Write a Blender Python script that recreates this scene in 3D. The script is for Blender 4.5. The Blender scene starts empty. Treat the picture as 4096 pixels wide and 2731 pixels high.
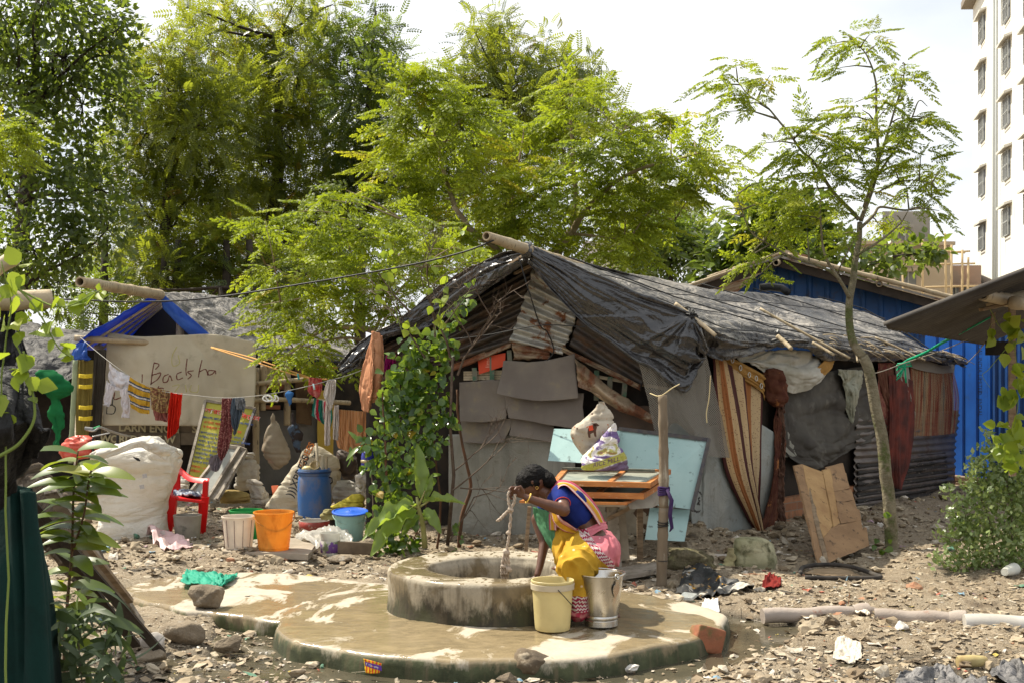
# Well, huts and trees: see the section comments of each object label. Units are metres; px,py are columns/rows of the 4096 px photo turned into points at a given depth.
import bpy,math,random
import numpy as np
from mathutils import Vector,Matrix
R=random.Random(7)
NR=np.random.RandomState(11)
scene=bpy.context.scene
COL=scene.collection
F,H,HY,CX=5400.0,1.8,1420.0,2048.0
def P(px,py,Y):
 return Vector(((px-CX)*Y/F,Y,H-(py-HY)*Y/F))
def G(px,py,z=0.0):
 return P(px,py,(H-z)*F/(py-HY))
class Plane:
 def __init__(s,a,b):s.a,s.b=a,b
 def Y(s,px):return s.a/(1-s.b*(px-CX)/F)
 def __call__(s,px,py,off=0.0):
  return P(px,py,s.Y(px)-off)
GAB=Plane(12.9,-0.355)
SIDE=Plane(10.377,1.138)
LGAB=Plane(17.0,0.0)
def _h(ix,iy,iz,s):
 n=(ix*374761393+iy*668265263+iz*2147483647+s*1274126177)&0xffffffff
 n=((n^(n>>13))*1274126177)&0xffffffff
 return((n^(n>>16))&0xffff)/65535.0
def vnoise(p,s=0):
 p=np.asarray(p,float);i=np.floor(p).astype(np.int64);f=p-i;f=f*f*(3-2*f)
 x,y,z=i[...,0],i[...,1],i[...,2];r=0
 for dx in(0,1):
  for dy in(0,1):
   for dz in(0,1):
    w=(f[...,0]if dx else 1-f[...,0])*(f[...,1]if dy else 1-f[...,1])*(f[...,2]if dz else 1-f[...,2])
    r=r+w*_h(x+dx,y+dy,z+dz,s)
 return r*2-1
def fbm(p,o=4,s=0,g=.5):
 p=np.asarray(p,float);r=0;a=1
 for k in range(o):
  r=r+a*vnoise(p*(2.03**k),s+k*17);a*=g
 return r
def link(o,parent=None):
 COL.objects.link(o)
 if parent is not None:
  o.parent=parent
  o.matrix_parent_inverse=Matrix.Translation(-parent.location)
 return o
def tag(o,label,cat,group=None,kind=None):
 if label:o['label']=label
 if cat:o['category']=cat
 if group:o['group']=group
 if kind:o['kind']=kind
 return o
def thing(name,label,cat,loc,group=None):
 o=bpy.data.objects.new(name,None);o.empty_display_size=.1
 o.location=Vector(loc);link(o)
 return tag(o,label,cat,group)
def struct(o,kind='structure'):
 o['kind']=kind;return o
class MB:
 def __init__(s):s.v,s.f,s.uv,s.m=[],[],{},[]
 def add(s,vs,fs,uvs=None,mi=0):
  b=len(s.v);s.v.extend([tuple(q)for q in vs])
  if uvs is not None:
   for k,u in enumerate(uvs):s.uv[b+k]=u
  s.f.extend([tuple(b+i for i in q)for q in fs]);s.m.extend([mi]*len(fs))
  return s
 def box(s,c,d,rot=None,mi=0,jit=0):
  vs=[]
  for x in(-.5,.5):
   for y in(-.5,.5):
    for z in(-.5,.5):
     q=Vector((x*d[0]+R.uniform(-jit,jit),y*d[1]+R.uniform(-jit,jit),z*d[2]+R.uniform(-jit,jit)))
     if rot is not None:q=rot@q
     vs.append(Vector(c)+q)
  return s.add(vs,[(0,1,3,2),(4,6,7,5),(0,4,5,1),(2,3,7,6),(0,2,6,4),(1,5,7,3)],mi=mi)
 def beam(s,a,b,w,h,up=(0,0,1),mi=0,jit=0):
  a,b=Vector(a),Vector(b);d=(b-a);L=d.length;x=d.normalized();u=Vector(up)
  if abs(x.dot(u))>.95:u=Vector((0,1,0))
  y=u.cross(x).normalized();z=x.cross(y)
  rot=Matrix((x,y,z)).transposed()
  return s.box((a+b)/2,(L,w,h),rot,mi,jit)
 def tube(s,pts,rad,n=8,caps=True,mi=0):
  pts=[Vector(p)for p in pts]
  if not hasattr(rad,'__len__'):rad=[rad]*len(pts)
  vs,fs=[],[];ref=None
  for i,p in enumerate(pts):
   t=(pts[min(i+1,len(pts)-1)]-pts[max(i-1,0)])
   t=t.normalized()if t.length>1e-9 else Vector((0,0,1))
   if ref is None:
    ref=Vector((0,0,1))if abs(t.z)<.9 else Vector((1,0,0))
   a=(ref-t*ref.dot(t)).normalized();ref=a;b=t.cross(a)
   for k in range(n):
    th=2*math.pi*k/n
    vs.append(p+(a*math.cos(th)+b*math.sin(th))*rad[i])
  for i in range(len(pts)-1):
   for k in range(n):
    k2=(k+1)%n
    fs.append((i*n+k,i*n+k2,(i+1)*n+k2,(i+1)*n+k))
  if caps:
   fs.append(tuple(range(n-1,-1,-1)));fs.append(tuple((len(pts)-1)*n+k for k in range(n)))
  return s.add(vs,fs,mi=mi)
 def lathe(s,c,prof,n=32,squash=1,tilt=None,mi=0):
  vs,fs=[],[];c=Vector(c)
  for r,z in prof:
   for k in range(n):
    th=2*math.pi*k/n
    q=Vector((r*math.cos(th),r*math.sin(th)*squash,z))
    if tilt is not None:q=tilt@q
    vs.append(c+q)
  for i in range(len(prof)-1):
   for k in range(n):
    k2=(k+1)%n
    fs.append((i*n+k,i*n+k2,(i+1)*n+k2,(i+1)*n+k))
  return s.add(vs,fs,mi=mi)
 def prism(s,pts,off,mi=0):
  """polygon pts (3-D, near-planar) given thickness by the vector off"""
  n=len(pts);off=Vector(off)
  vs=[Vector(p)for p in pts]+[Vector(p)+off for p in pts]
  fs=[tuple(range(n)),tuple(range(2*n-1,n-1,-1))]
  for k in range(n):
   k2=(k+1)%n;fs.append((k,k+n,k2+n,k2))
  return s.add(vs,fs,mi=mi)
 def grid(s,A,closed=False,uv=None,mi=0):
  """A: (nu, nv, 3) array"""
  nu,nv=A.shape[:2];vs=A.reshape(-1,3)
  fs=[]
  for i in range(nu-1):
   for j in range(nv-1):
    fs.append((i*nv+j,(i+1)*nv+j,(i+1)*nv+j+1,i*nv+j+1))
   if closed:fs.append((i*nv+nv-1,(i+1)*nv+nv-1,(i+1)*nv,i*nv))
  u=None
  if not closed or uv:
   u=[(i/(nu-1),j/(nv-1))for i in range(nu)for j in range(nv)]
  return s.add([tuple(q)for q in vs],fs,u,mi)
 def build(s,name,mats,parent=None,smooth=True,thick=0,bevel=0,sub=0):
  me=bpy.data.meshes.new(name);me.from_pydata(s.v,[],s.f)
  if s.uv:
   l=me.uv_layers.new(name='UV');a=np.zeros((len(me.loops),2),np.float32)
   vi=np.empty(len(me.loops),np.int32);me.loops.foreach_get('vertex_index',vi)
   t=np.zeros((len(s.v),2),np.float32)
   for k,u in s.uv.items():t[k]=u
   l.data.foreach_set('uv',t[vi].ravel())
  mats=mats if isinstance(mats,(list,tuple))else[mats]
  for m in mats:me.materials.append(m)
  if len(mats)>1:me.polygons.foreach_set('material_index',s.m)
  me.polygons.foreach_set('use_smooth',[bool(smooth)]*len(me.polygons))
  me.validate();me.update()
  if smooth=='auto':
   me.set_sharp_from_angle(angle=math.radians(40))
  o=bpy.data.objects.new(name,me)
  if thick:
   m=o.modifiers.new('thick','SOLIDIFY');m.thickness=thick;m.offset=0
  if bevel:
   m=o.modifiers.new('bevel','BEVEL');m.width=bevel;m.segments=2;m.limit_method='ANGLE'
  if sub:
   m=o.modifiers.new('sub','SUBSURF');m.levels=sub;m.render_levels=sub
  return link(o,parent)
def fastmesh(name,V,Fc,mat,parent=None,smooth=False,rnd=None):
 """V (n,3), Fc (m,k) all faces with k corners"""
 me=bpy.data.meshes.new(name);V=np.asarray(V,np.float32);Fc=np.asarray(Fc,np.int32)
 me.vertices.add(len(V));me.vertices.foreach_set('co',V.ravel())
 k=Fc.shape[1];me.loops.add(Fc.size);me.loops.foreach_set('vertex_index',Fc.ravel())
 me.polygons.add(len(Fc));me.polygons.foreach_set('loop_start',np.arange(0,Fc.size,k,dtype=np.int32))
 me.polygons.foreach_set('loop_total',np.full(len(Fc),k,np.int32))
 me.polygons.foreach_set('use_smooth',np.full(len(Fc),bool(smooth)))
 mats=mat if isinstance(mat,(list,tuple))else[mat]
 for q in mats:me.materials.append(q)
 if rnd is not None:
  a=me.attributes.new('rnd','FLOAT','POINT');a.data.foreach_set('value',np.asarray(rnd,np.float32))
 me.update(calc_edges=True)
 o=bpy.data.objects.new(name,me)
 return link(o,parent)
def catmull(C,n):
 """C: (k,...) control array -> (n,...) samples on a Catmull-Rom curve"""
 C=np.asarray(C,float);k=len(C)
 if k==2:
  t=np.linspace(0,1,n).reshape((-1,)+(1,)*(C.ndim-1));return C[0]*(1-t)+C[1]*t
 E=np.concatenate([[2*C[0]-C[1]],C,[2*C[-1]-C[-2]]]);out=[]
 for x in np.linspace(0,k-1,n):
  i=min(int(x),k-2);t=x-i;a,b,c,d=E[i:i+4]
  out.append(.5*((2*b)+(c-a)*t+(2*a-5*b+4*c-d)*t*t+(3*b-a-3*c+d)*t**3))
 return np.array(out)
def surf(ctrl,nu,nv,raw=False):
 """ctrl[i][j] = (px,py,Y) (or 3-D point when raw): smooth surface through them"""
 C=np.array([[tuple(c)if raw else tuple(P(*c))for c in row]for row in ctrl],float)
 A=catmull(C,nu);A=np.swapaxes(catmull(np.swapaxes(A,0,1),nv),0,1)
 return A
def normals(A):
 du=np.gradient(A,axis=0);dv=np.gradient(A,axis=1);n=np.cross(du,dv)
 return n/(np.linalg.norm(n,axis=-1,keepdims=True)+1e-12)
def rough(A,amp,scale,o=4,seed=0,axis=None,stretch=(1,1,1)):
 n=normals(A)if axis is None else np.array(axis,float)
 return A+n*(fbm(A*scale*np.array(stretch),o,seed)*amp)[...,None]
def wrinkle(A,amp,fu=1,fv=1,seed=0,ridged=True,warp=.35,o=3):
 """folds in the sheet's own (u,v): low fu = long folds along u"""
 nu,nv=A.shape[:2];u,v=np.meshgrid(np.linspace(0,1,nu),np.linspace(0,1,nv),indexing='ij')
 q=np.stack([u*fu,v*fv,np.full_like(u,seed*3.7)],-1)
 w=fbm(q*.7+9.1,2,seed+5)[...,None];q=q+w*warp
 h=0;a=1
 for k in range(o):
  x=vnoise(q*(1.9**k)+k*5.2,seed+k)
  if ridged:x=1-2*np.abs(x)**.8
  h=h+a*x;a*=.5
 return A+normals(A)*(h*amp)[...,None]
def sheet(name,ctrl,mat,parent=None,nu=40,nv=40,wr=(),thick=.004,raw=False,smooth=True,fn=None):
 A=surf(ctrl,nu,nv,raw)
 for w in wr:A=wrinkle(A,**w)
 if fn is not None:A=fn(A)
 return MB().grid(A).build(name,mat,parent,smooth,thick=thick)
def edgefray(A,amp,seed=0):
 """ragged outline for a sheet"""
 A=A.copy();nu,nv=A.shape[:2];ru=(A[1]-A[0]).mean(0)*0
 for side in range(4):
  idx=[(slice(None),0),(slice(None),-1),(0,slice(None)),(-1,slice(None))][side]
  E=A[idx];n=fbm(E*9,3,seed+side)
  c=A.mean((0,1));d=E-c;d/=np.linalg.norm(d,axis=-1,keepdims=True)+1e-9
  A[idx]=E+d*(n*amp)[:,None]
 return A
def loft(name,rows,Y,mat,parent=None,depth=.8,n=40,m=40,amp=.01,scale=8,seed=0,sup=2.4,top=True,creases=0,dmax=9,raw=False):
 """closed body from silhouette rows (py, pxL, pxR): cross-sections are superellipses"""
 C=catmull(np.array([(r[0],r[1],r[2],(r[3]if len(r)>3 else Y))for r in rows],float),m)
 A=np.zeros((m,n,3));th=np.linspace(0,2*math.pi,n,endpoint=False)
 c,s=np.cos(th),np.sin(th)
 ex=np.sign(c)*np.abs(c)**(2/sup);ey=np.sign(s)*np.abs(s)**(2/sup)
 for i,(py,l,r,y)in enumerate(C):
  a=P(l,py,y);b=P(r,py,y);ce=(a+b)/2;hw=max((b-a).length/2,.002)
  A[i,:,0]=ce.x+ex*hw;A[i,:,1]=y+ey*min(hw*depth,dmax);A[i,:,2]=ce.z
 nn=A-A.mean(1,keepdims=True);nn[...,2]=0;nn/=np.linalg.norm(nn,axis=-1,keepdims=True)+1e-9
 h=fbm(A*scale,4,seed)*amp
 if creases:
  x=vnoise(A*scale*np.array([.5,.5,1.6])+3.3,seed+9);h=h-creases*np.exp(-(x/.12)**2)
  x=vnoise(A*scale*np.array([1.6,1.6,.6])+7.3,seed+19);h=h-creases*.7*np.exp(-(x/.12)**2)
 A=A+nn*h[...,None]
 mb=MB();u=[(i/(m-1),j/n)for i in range(m)for j in range(n)]
 fs=[]
 for i in range(m-1):
  for j in range(n):
   fs.append((i*n+j,(i+1)*n+j,(i+1)*n+(j+1)%n,i*n+(j+1)%n))
 vs=[tuple(q)for q in A.reshape(-1,3)]
 if top:
  for row,fl in((0,0),(m-1,1)):
   ce=A[row].mean(0);vs.append(tuple(ce));u.append((row/(m-1),.5));k=len(vs)-1
   for j in range(n):
    t=(row*n+j,row*n+(j+1)%n,k);fs.append(t if not fl else t[::-1])
 mb.add(vs,fs,u)
 return mb.build(name,mat,parent,True)
def rock(name,c,d,mat,parent=None,seed=0,amp=.25,sub=3,flat=False,rotz=0,chunk=2.2):
 import bmesh
 bm=bmesh.new();bmesh.ops.create_icosphere(bm,subdivisions=sub+1,radius=1)
 V=np.array([v.co[:]for v in bm.verts])
 V=np.sign(V)*np.abs(V)**.8
 n=fbm(V*chunk*.6+seed*3.1,4,seed);V=V*(1+amp*n)[:,None]
 rs=np.random.RandomState(seed+5)
 for k in range(9):
  q=rs.normal(size=3);q/=np.linalg.norm(q);t=.62+.3*rs.rand()
  e=V@q-t;V=V-np.where(e>0,e*.85,0)[:,None]*q
 V=V+V*(fbm(V*7+seed,3,seed+3)*.03)[:,None]
 V=V*np.array(d)/2;ca,sa=math.cos(rotz),math.sin(rotz)
 V=V@np.array([[ca,sa,0],[-sa,ca,0],[0,0,1]])
 V=V+np.array(c)
 fs=[tuple(v.index for v in f.verts)for f in bm.faces];bm.free()
 return MB().add(V,fs).build(name,mat,parent,True)
def rope(name,pts,r,mat,parent=None,n=6,seg=40,sag=0):
 C=np.array([tuple(Vector(p))for p in pts]);A=catmull(C,seg)
 if sag:A[:,2]-=sag*4*(np.linspace(0,1,seg)*(1-np.linspace(0,1,seg)))
 return MB().tube([Vector(a)for a in A],r,n).build(name,mat,parent)
def bamboo(mb,a,b,r0,r1,nodes=6,hollow=False,n=12,bend=.0,seed=0):
 rr=random.Random(seed);a,b=Vector(a),Vector(b);pts,rad=[],[]
 side=Vector((rr.uniform(-1,1),rr.uniform(-1,1),rr.uniform(-1,1)))
 N=nodes*6
 for i in range(N+1):
  t=i/N;p=a.lerp(b,t)+side*bend*math.sin(t*math.pi)
  r=r0+(r1-r0)*t;k=i%6
  if k==0 and 0<i<N:r*=1.14
  if k in(1,5):r*=1.03
  pts.append(p);rad.append(r*(1+rr.uniform(-.02,.02)))
 mb.tube(pts,rad,n,caps=not hollow)
 if hollow:
  d=(b-a).normalized()
  mb.tube([a,a+d*.12],[r0*.7,r0*.7],n,caps=False);mb.tube([b-d*.0,b-d*.12],[r1*.7,r1*.7],n,caps=True)
  ref=Vector((0,0,1));x=(ref-d*ref.dot(d)).normalized();y=d.cross(x);vs,fs=[],[]
  for k in range(n):
   th=2*math.pi*k/n;e=x*math.cos(th)+y*math.sin(th);vs+=[a+e*rad[0],a+e*r0*.7]
  for k in range(n):
   k2=(k+1)%n;fs.append((2*k,2*k+1,2*k2+1,2*k2))
  mb.add(vs,fs)
 return mb
def text_mesh(name,s,origin,xd,yd,size,mat,parent=None,ext=.001,bold=0,font=None):
 cu=bpy.data.curves.new(name,'FONT');cu.body=s;cu.size=size;cu.extrude=ext;cu.offset=bold
 cu.resolution_u=3
 t=bpy.data.objects.new(name,cu);COL.objects.link(t)
 dg=bpy.context.evaluated_depsgraph_get();me=bpy.data.meshes.new_from_object(t.evaluated_get(dg))
 bpy.data.objects.remove(t);bpy.data.curves.remove(cu)
 xd,yd=Vector(xd).normalized(),Vector(yd).normalized();zd=xd.cross(yd)
 M=Matrix((xd,yd,zd)).transposed().to_4x4();M.translation=Vector(origin)
 me.transform(M);me.materials.clear();me.materials.append(mat);me.name=name
 o=bpy.data.objects.new(name,me)
 return link(o,parent)
def strokes(name,polys,fn,w,mat,parent=None):
 """painted strokes: thin flat ribbons lying on a surface; fn(px,py)->point"""
 mb=MB()
 for pl in polys:
  C=catmull(np.array(pl,float),max(2,len(pl)*4))if len(pl)>2 else catmull(np.array(pl,float),4)
  vs=[];fs=[]
  for i in range(len(C)):
   d=C[min(i+1,len(C)-1)]-C[max(i-1,0)];d/=np.linalg.norm(d)+1e-9;nx=np.array([-d[1],d[0]])
   ww=w*(.7+.5*R.random())
   for s_ in(-1,1):
    q=C[i]+nx*ww*s_/2;vs.append(fn(q[0],q[1]))
  for i in range(len(C)-1):fs.append((2*i,2*i+1,2*i+3,2*i+2))
  mb.add(vs,fs)
 return mb.build(name,mat,parent,True,thick=.002)
def srgb(h):
 if isinstance(h,str):
  c=[int(h[i:i+2],16)/255 for i in(0,2,4)]
  c=[x/12.92 if x<=.04045 else((x+.055)/1.055)**2.4 for x in c]
  return(c[0],c[1],c[2],1)
 return(h[0],h[1],h[2],1)if len(h)==3 else h
class NT:
 def __init__(s,name):
  s.m=bpy.data.materials.new(name);s.m.use_nodes=True;s.t=s.m.node_tree;s.t.nodes.clear()
  s.out=s.t.nodes.new('ShaderNodeOutputMaterial');s._c={}
 def N(s,typ,**k):
  n=s.t.nodes.new(typ)
  for a,b in k.items():setattr(n,a,b)
  return n
 def L(s,a,b):s.t.links.new(a,b)
 def put(s,sock,v):
  if isinstance(v,bpy.types.NodeSocket):s.L(v,sock)
  elif v is not None:
   if isinstance(v,(tuple,list))and sock.type=='VECTOR':sock.default_value=tuple(v)[:3]
   elif sock.type=='RGBA' and isinstance(v,(str,tuple,list)):sock.default_value=srgb(v)
   else:sock.default_value=v
 def coord(s,kind='Object'):
  if kind not in s._c:s._c[kind]=s.N('ShaderNodeTexCoord').outputs[kind]
  return s._c[kind]
 def map(s,vec,sc=(1,1,1),rot=(0,0,0),loc=(0,0,0)):
  n=s.N('ShaderNodeMapping');s.L(vec,n.inputs['Vector'])
  n.inputs['Scale'].default_value=sc;n.inputs['Rotation'].default_value=rot;n.inputs['Location'].default_value=loc
  return n.outputs[0]
 def noise(s,scale=5,detail=5,rough=.55,vec=None,dist=0,col=False):
  n=s.N('ShaderNodeTexNoise');s.L(vec if vec is not None else s.coord(),n.inputs['Vector'])
  n.inputs['Scale'].default_value=scale;n.inputs['Detail'].default_value=detail
  n.inputs['Roughness'].default_value=rough;n.inputs['Distortion'].default_value=dist
  return n.outputs['Color' if col else 'Fac']
 def vor(s,scale=5,vec=None,feature='F1',out='Distance',rnd=1):
  n=s.N('ShaderNodeTexVoronoi',feature=feature);s.L(vec if vec is not None else s.coord(),n.inputs['Vector'])
  n.inputs['Scale'].default_value=scale;n.inputs['Randomness'].default_value=rnd
  return n.outputs[out]
 def wave(s,scale=5,dist=0,vec=None,axis='X',detail=2,prof='SIN',kind='BANDS'):
  n=s.N('ShaderNodeTexWave',wave_type=kind,bands_direction=axis,wave_profile=prof)if kind=='BANDS' else s.N('ShaderNodeTexWave',wave_type=kind)
  s.L(vec if vec is not None else s.coord(),n.inputs['Vector'])
  n.inputs['Scale'].default_value=scale;n.inputs['Distortion'].default_value=dist;n.inputs['Detail'].default_value=detail
  return n.outputs['Fac']
 def ramp(s,fac,stops,interp='LINEAR'):
  n=s.N('ShaderNodeValToRGB');s.L(fac,n.inputs[0]);e=n.color_ramp.elements;n.color_ramp.interpolation=interp
  while len(e)<len(stops):e.new(.5)
  for i,(p,c)in enumerate(stops):
   e[i].position=p;e[i].color=srgb(c)if not isinstance(c,(int,float))else(c,c,c,1)
  return n.outputs[0]
 def step(s,fac,a,b):
  n=s.N('ShaderNodeMapRange');s.L(fac,n.inputs[0]);n.inputs[1].default_value=a;n.inputs[2].default_value=b
  return n.outputs[0]
 def mix(s,f,a,b,mode='MIX'):
  n=s.N('ShaderNodeMix',data_type='RGBA',blend_type=mode)
  s.put(n.inputs[0],f);s.put(n.inputs[6],a);s.put(n.inputs[7],b);return n.outputs[2]
 def math(s,op,a,b=None,c=None):
  n=s.N('ShaderNodeMath',operation=op);s.put(n.inputs[0],a);s.put(n.inputs[1],b)if b is not None else 0
  if c is not None:s.put(n.inputs[2],c)
  return n.outputs[0]
 def sep(s,vec):
  n=s.N('ShaderNodeSeparateXYZ');s.L(vec,n.inputs[0]);return n.outputs
 def comb(s,x,y,z):
  n=s.N('ShaderNodeCombineXYZ')
  for i,v in enumerate((x,y,z)):s.put(n.inputs[i],v)
  return n.outputs[0]
 def bump(s,h,str_=.3,dist=.02,normal=None):
  n=s.N('ShaderNodeBump');s.L(h,n.inputs['Height']);n.inputs['Strength'].default_value=str_;n.inputs['Distance'].default_value=dist
  if normal is not None:s.L(normal,n.inputs['Normal'])
  return n.outputs[0]
 def bsdf(s,col,rough=.8,metal=0,spec=.3,normal=None,trans=0,tcol=None,alpha=None,coat=0,sheen=0,transmission=0):
  b=s.N('ShaderNodeBsdfPrincipled');s.put(b.inputs['Base Color'],col);s.put(b.inputs['Roughness'],rough)
  s.put(b.inputs['Metallic'],metal);s.put(b.inputs['Specular IOR Level'],spec)
  if coat:b.inputs['Coat Weight'].default_value=coat;b.inputs['Coat Roughness'].default_value=.2
  if transmission:b.inputs['Transmission Weight'].default_value=transmission
  if normal is not None:s.L(normal,b.inputs['Normal'])
  sh=b.outputs[0]
  if trans:
   t=s.N('ShaderNodeBsdfTranslucent');s.put(t.inputs[0],tcol if tcol is not None else col)
   if normal is not None:s.L(normal,t.inputs['Normal'])
   m=s.N('ShaderNodeMixShader');s.put(m.inputs[0],trans);s.L(sh,m.inputs[1]);s.L(t.outputs[0],m.inputs[2]);sh=m.outputs[0]
  if alpha is not None:
   t=s.N('ShaderNodeBsdfTransparent');m=s.N('ShaderNodeMixShader');s.put(m.inputs[0],alpha)
   s.L(t.outputs[0],m.inputs[1]);s.L(sh,m.inputs[2]);sh=m.outputs[0]
  s.L(sh,s.out.inputs[0]);return s.m
def mat(name,c1,c2=None,scale=6,thr=(.35,.65),rough=.85,bump=.25,bscale=40,metal=0,spec=.3,trans=0,tcol=None,c3=None,s3=14,t3=(.58,.66),stretch=(1,1,1),coat=0,bdist=.01,detail=6,coord='Object',alpha=None):
 t=NT(name);v=t.map(t.coord(coord),stretch)
 col=c1
 if c2 is not None:
  col=t.mix(t.step(t.noise(scale,detail,vec=v),*thr),c1,c2)
 if c3 is not None:
  col=t.mix(t.step(t.noise(s3,6,.65,vec=v),*t3),col,c3)
 nrm=None
 if bump:nrm=t.bump(t.noise(bscale,5,.6,vec=v),bump,bdist)
 r=rough
 if not isinstance(rough,(int,float)):r=t.ramp(t.noise(scale*2,4,vec=v),[(.3,rough[0]),(.7,rough[1])])
 return t.bsdf(col,r,metal,spec,nrm,trans,tcol,alpha,coat)
cam_d=bpy.data.cameras.new('camera');cam=bpy.data.objects.new('camera',cam_d);COL.objects.link(cam)
cam.location=(0,0,H);cam.rotation_euler=(math.radians(90),0,0)
cam_d.sensor_width=36;cam_d.lens=36*F/4096;cam_d.shift_y=(HY-1365.5)/4096
cam_d.clip_start=.1;cam_d.clip_end=2000
cam_d.dof.use_dof=True;cam_d.dof.focus_distance=10.3;cam_d.dof.aperture_fstop=10
scene.camera=cam
EL=math.radians(54);sx,sy=-.85,.53
to_sun=Vector((sx*math.cos(EL),sy*math.cos(EL),math.sin(EL)))
sd=bpy.data.lights.new('sun','SUN');sd.energy=4.5;sd.angle=math.radians(.55);sd.color=(1,.925,.78)
sun=bpy.data.objects.new('sun',sd);COL.objects.link(sun);sun.rotation_euler=to_sun.to_track_quat('Z','Y').to_euler()
w=bpy.data.worlds.new('World');scene.world=w;w.use_nodes=True;wt=w.node_tree;wt.nodes.clear()
def wn(t,**k):
 n=wt.nodes.new(t)
 for a,b in k.items():setattr(n,a,b)
 return n
wo=wn('ShaderNodeOutputWorld');bg=wn('ShaderNodeBackground');sk=wn('ShaderNodeTexSky',sky_type='NISHITA')
sk.sun_disc=False;sk.sun_elevation=EL;sk.sun_rotation=math.atan2(to_sun.x,to_sun.y);sk.dust_density=3;sk.air_density=1
bg.inputs[1].default_value=.1
tc=wn('ShaderNodeTexCoord');mp=wn('ShaderNodeMapping');mp.inputs['Scale'].default_value=(1,1,2.6);mp.inputs['Location'].default_value=(2.1,.7,.3)
nz=wn('ShaderNodeTexNoise');nz.inputs['Scale'].default_value=3.0;nz.inputs['Detail'].default_value=7;nz.inputs['Roughness'].default_value=.5
nz.inputs['Distortion'].default_value=.3
mr=wn('ShaderNodeMapRange');mr.inputs[1].default_value=.34;mr.inputs[2].default_value=.56;mr.inputs[3].default_value=0;mr.inputs[4].default_value=1
mx=wn('ShaderNodeMix',data_type='RGBA');cl=wn('ShaderNodeMix',data_type='RGBA');cl.inputs[6].default_value=(4.9,5.2,5.6,1);cl.inputs[7].default_value=(6.7,6.75,6.8,1);wt.links.new(cl.outputs[2],mx.inputs[7])
wt.links.new(tc.outputs['Generated'],mp.inputs[0]);wt.links.new(mp.outputs[0],nz.inputs['Vector']);wt.links.new(nz.outputs[0],mr.inputs[0])
wt.links.new(mr.outputs[0],cl.inputs[0]);mx.inputs[0].default_value=.88;wt.links.new(sk.outputs[0],mx.inputs[6]);wt.links.new(mx.outputs[2],bg.inputs[0]);wt.links.new(bg.outputs[0],wo.inputs[0])
vs_=scene.view_settings;vs_.view_transform='Standard';vs_.look='None';vs_.gamma=1;vs_.exposure=.90;vs_.use_curve_mapping=False
scene.cycles.max_bounces=6;scene.cycles.diffuse_bounces=3;scene.cycles.glossy_bounces=3;scene.cycles.transmission_bounces=4
scene.cycles.transparent_max_bounces=12;scene.cycles.caustics_reflective=False;scene.cycles.caustics_refractive=False
scene.cycles.use_denoising=True
def m_concrete(name,dry,wet,moss,mossz=None,wetlo=.47,wethi=.53,wscale=1.6,drops=False,sloped=False):
 t=NT(name);o=t.coord()
 v=t.map(o,(1,.62,1))
 w_=t.noise(wscale,7,.62,vec=v,dist=.8)
 wet_f=t.step(w_,wetlo,wethi)
 if drops:
  d=t.step(t.noise(26,3,.6,vec=v),.56,.6);wet_f=t.math('MAXIMUM',wet_f,t.math('MULTIPLY',d,t.step(t.sep(t.N('ShaderNodeNewGeometry').outputs['Normal'])[2],.5,.8)))
 dryc=t.mix(t.step(t.noise(11,7,.7),.3,.72),dry,tuple(x*.74 for x in dry))
 dryc=t.mix(t.math('MULTIPLY',t.step(t.noise(70,4,.7),.55,.7),.35),dryc,tuple(x*.5 for x in dry))
 dryc=t.mix(t.math('MULTIPLY',t.step(t.vor(2.6,feature='DISTANCE_TO_EDGE'),.012,.002),.55),dryc,(.12,.1,.07))if sloped else dryc
 wetc=t.mix(t.step(t.noise(5,6,.65,vec=t.map(o,(1,2.4,1)),dist=1.5),.35,.7),wet,tuple(x*.6 for x in wet))
 c=t.mix(wet_f,dryc,wetc)
 up=t.sep(t.N('ShaderNodeNewGeometry').outputs['Normal'])[2]
 vert=t.step(up,.75,.45)
 if mossz:
  z=t.sep(o)[2]
  band=t.math('ADD',t.step(z,mossz[1],mossz[0]),t.math('MULTIPLY',t.math('SUBTRACT',t.noise(7,6,.7,vec=t.map(o,(1,1,.45))),.5),2.6))
  mf=t.math('MULTIPLY',t.step(band,.3,.75),vert)
  mc=t.mix(t.step(t.noise(6,5,.6),.4,.6),moss[0],moss[1]);c=t.mix(mf,c,mc)
  st=t.math('MULTIPLY',t.step(t.noise(9,5,.6,vec=t.map(o,(1.6,1.6,.12))),.52,.66),t.math('MULTIPLY',vert,.65))
  c=t.mix(st,c,tuple(x*.42 for x in wet))
 r=t.mix(wet_f,(.8,)*3,(.10,)*3)
 r=t.mix(vert,r,(.75,)*3)
 b=t.bump(t.noise(90,4,.7),.25,.004);b=t.bump(t.noise(9,6,.6),.35,.02,b)
 return t.bsdf(c,r,0,.45,b)
M_well=m_concrete('well_concrete',(.37,.32,.235),(.19,.145,.08),((.030,.023,.013),(.045,.045,.018)),(.12,.36),.5,.56,2.3,drops=True)
M_plat=m_concrete('platform_concrete',(.46,.40,.305),(.285,.22,.125),((.028,.034,.012),(.07,.08,.035)),(.0,.17),.425,.47,1.9)
M_slab=m_concrete('slab_concrete',(.44,.385,.30),(.275,.21,.12),((.05,.055,.018),(.085,.1,.035)),(-.04,.1),.45,.5,2.2)
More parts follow.
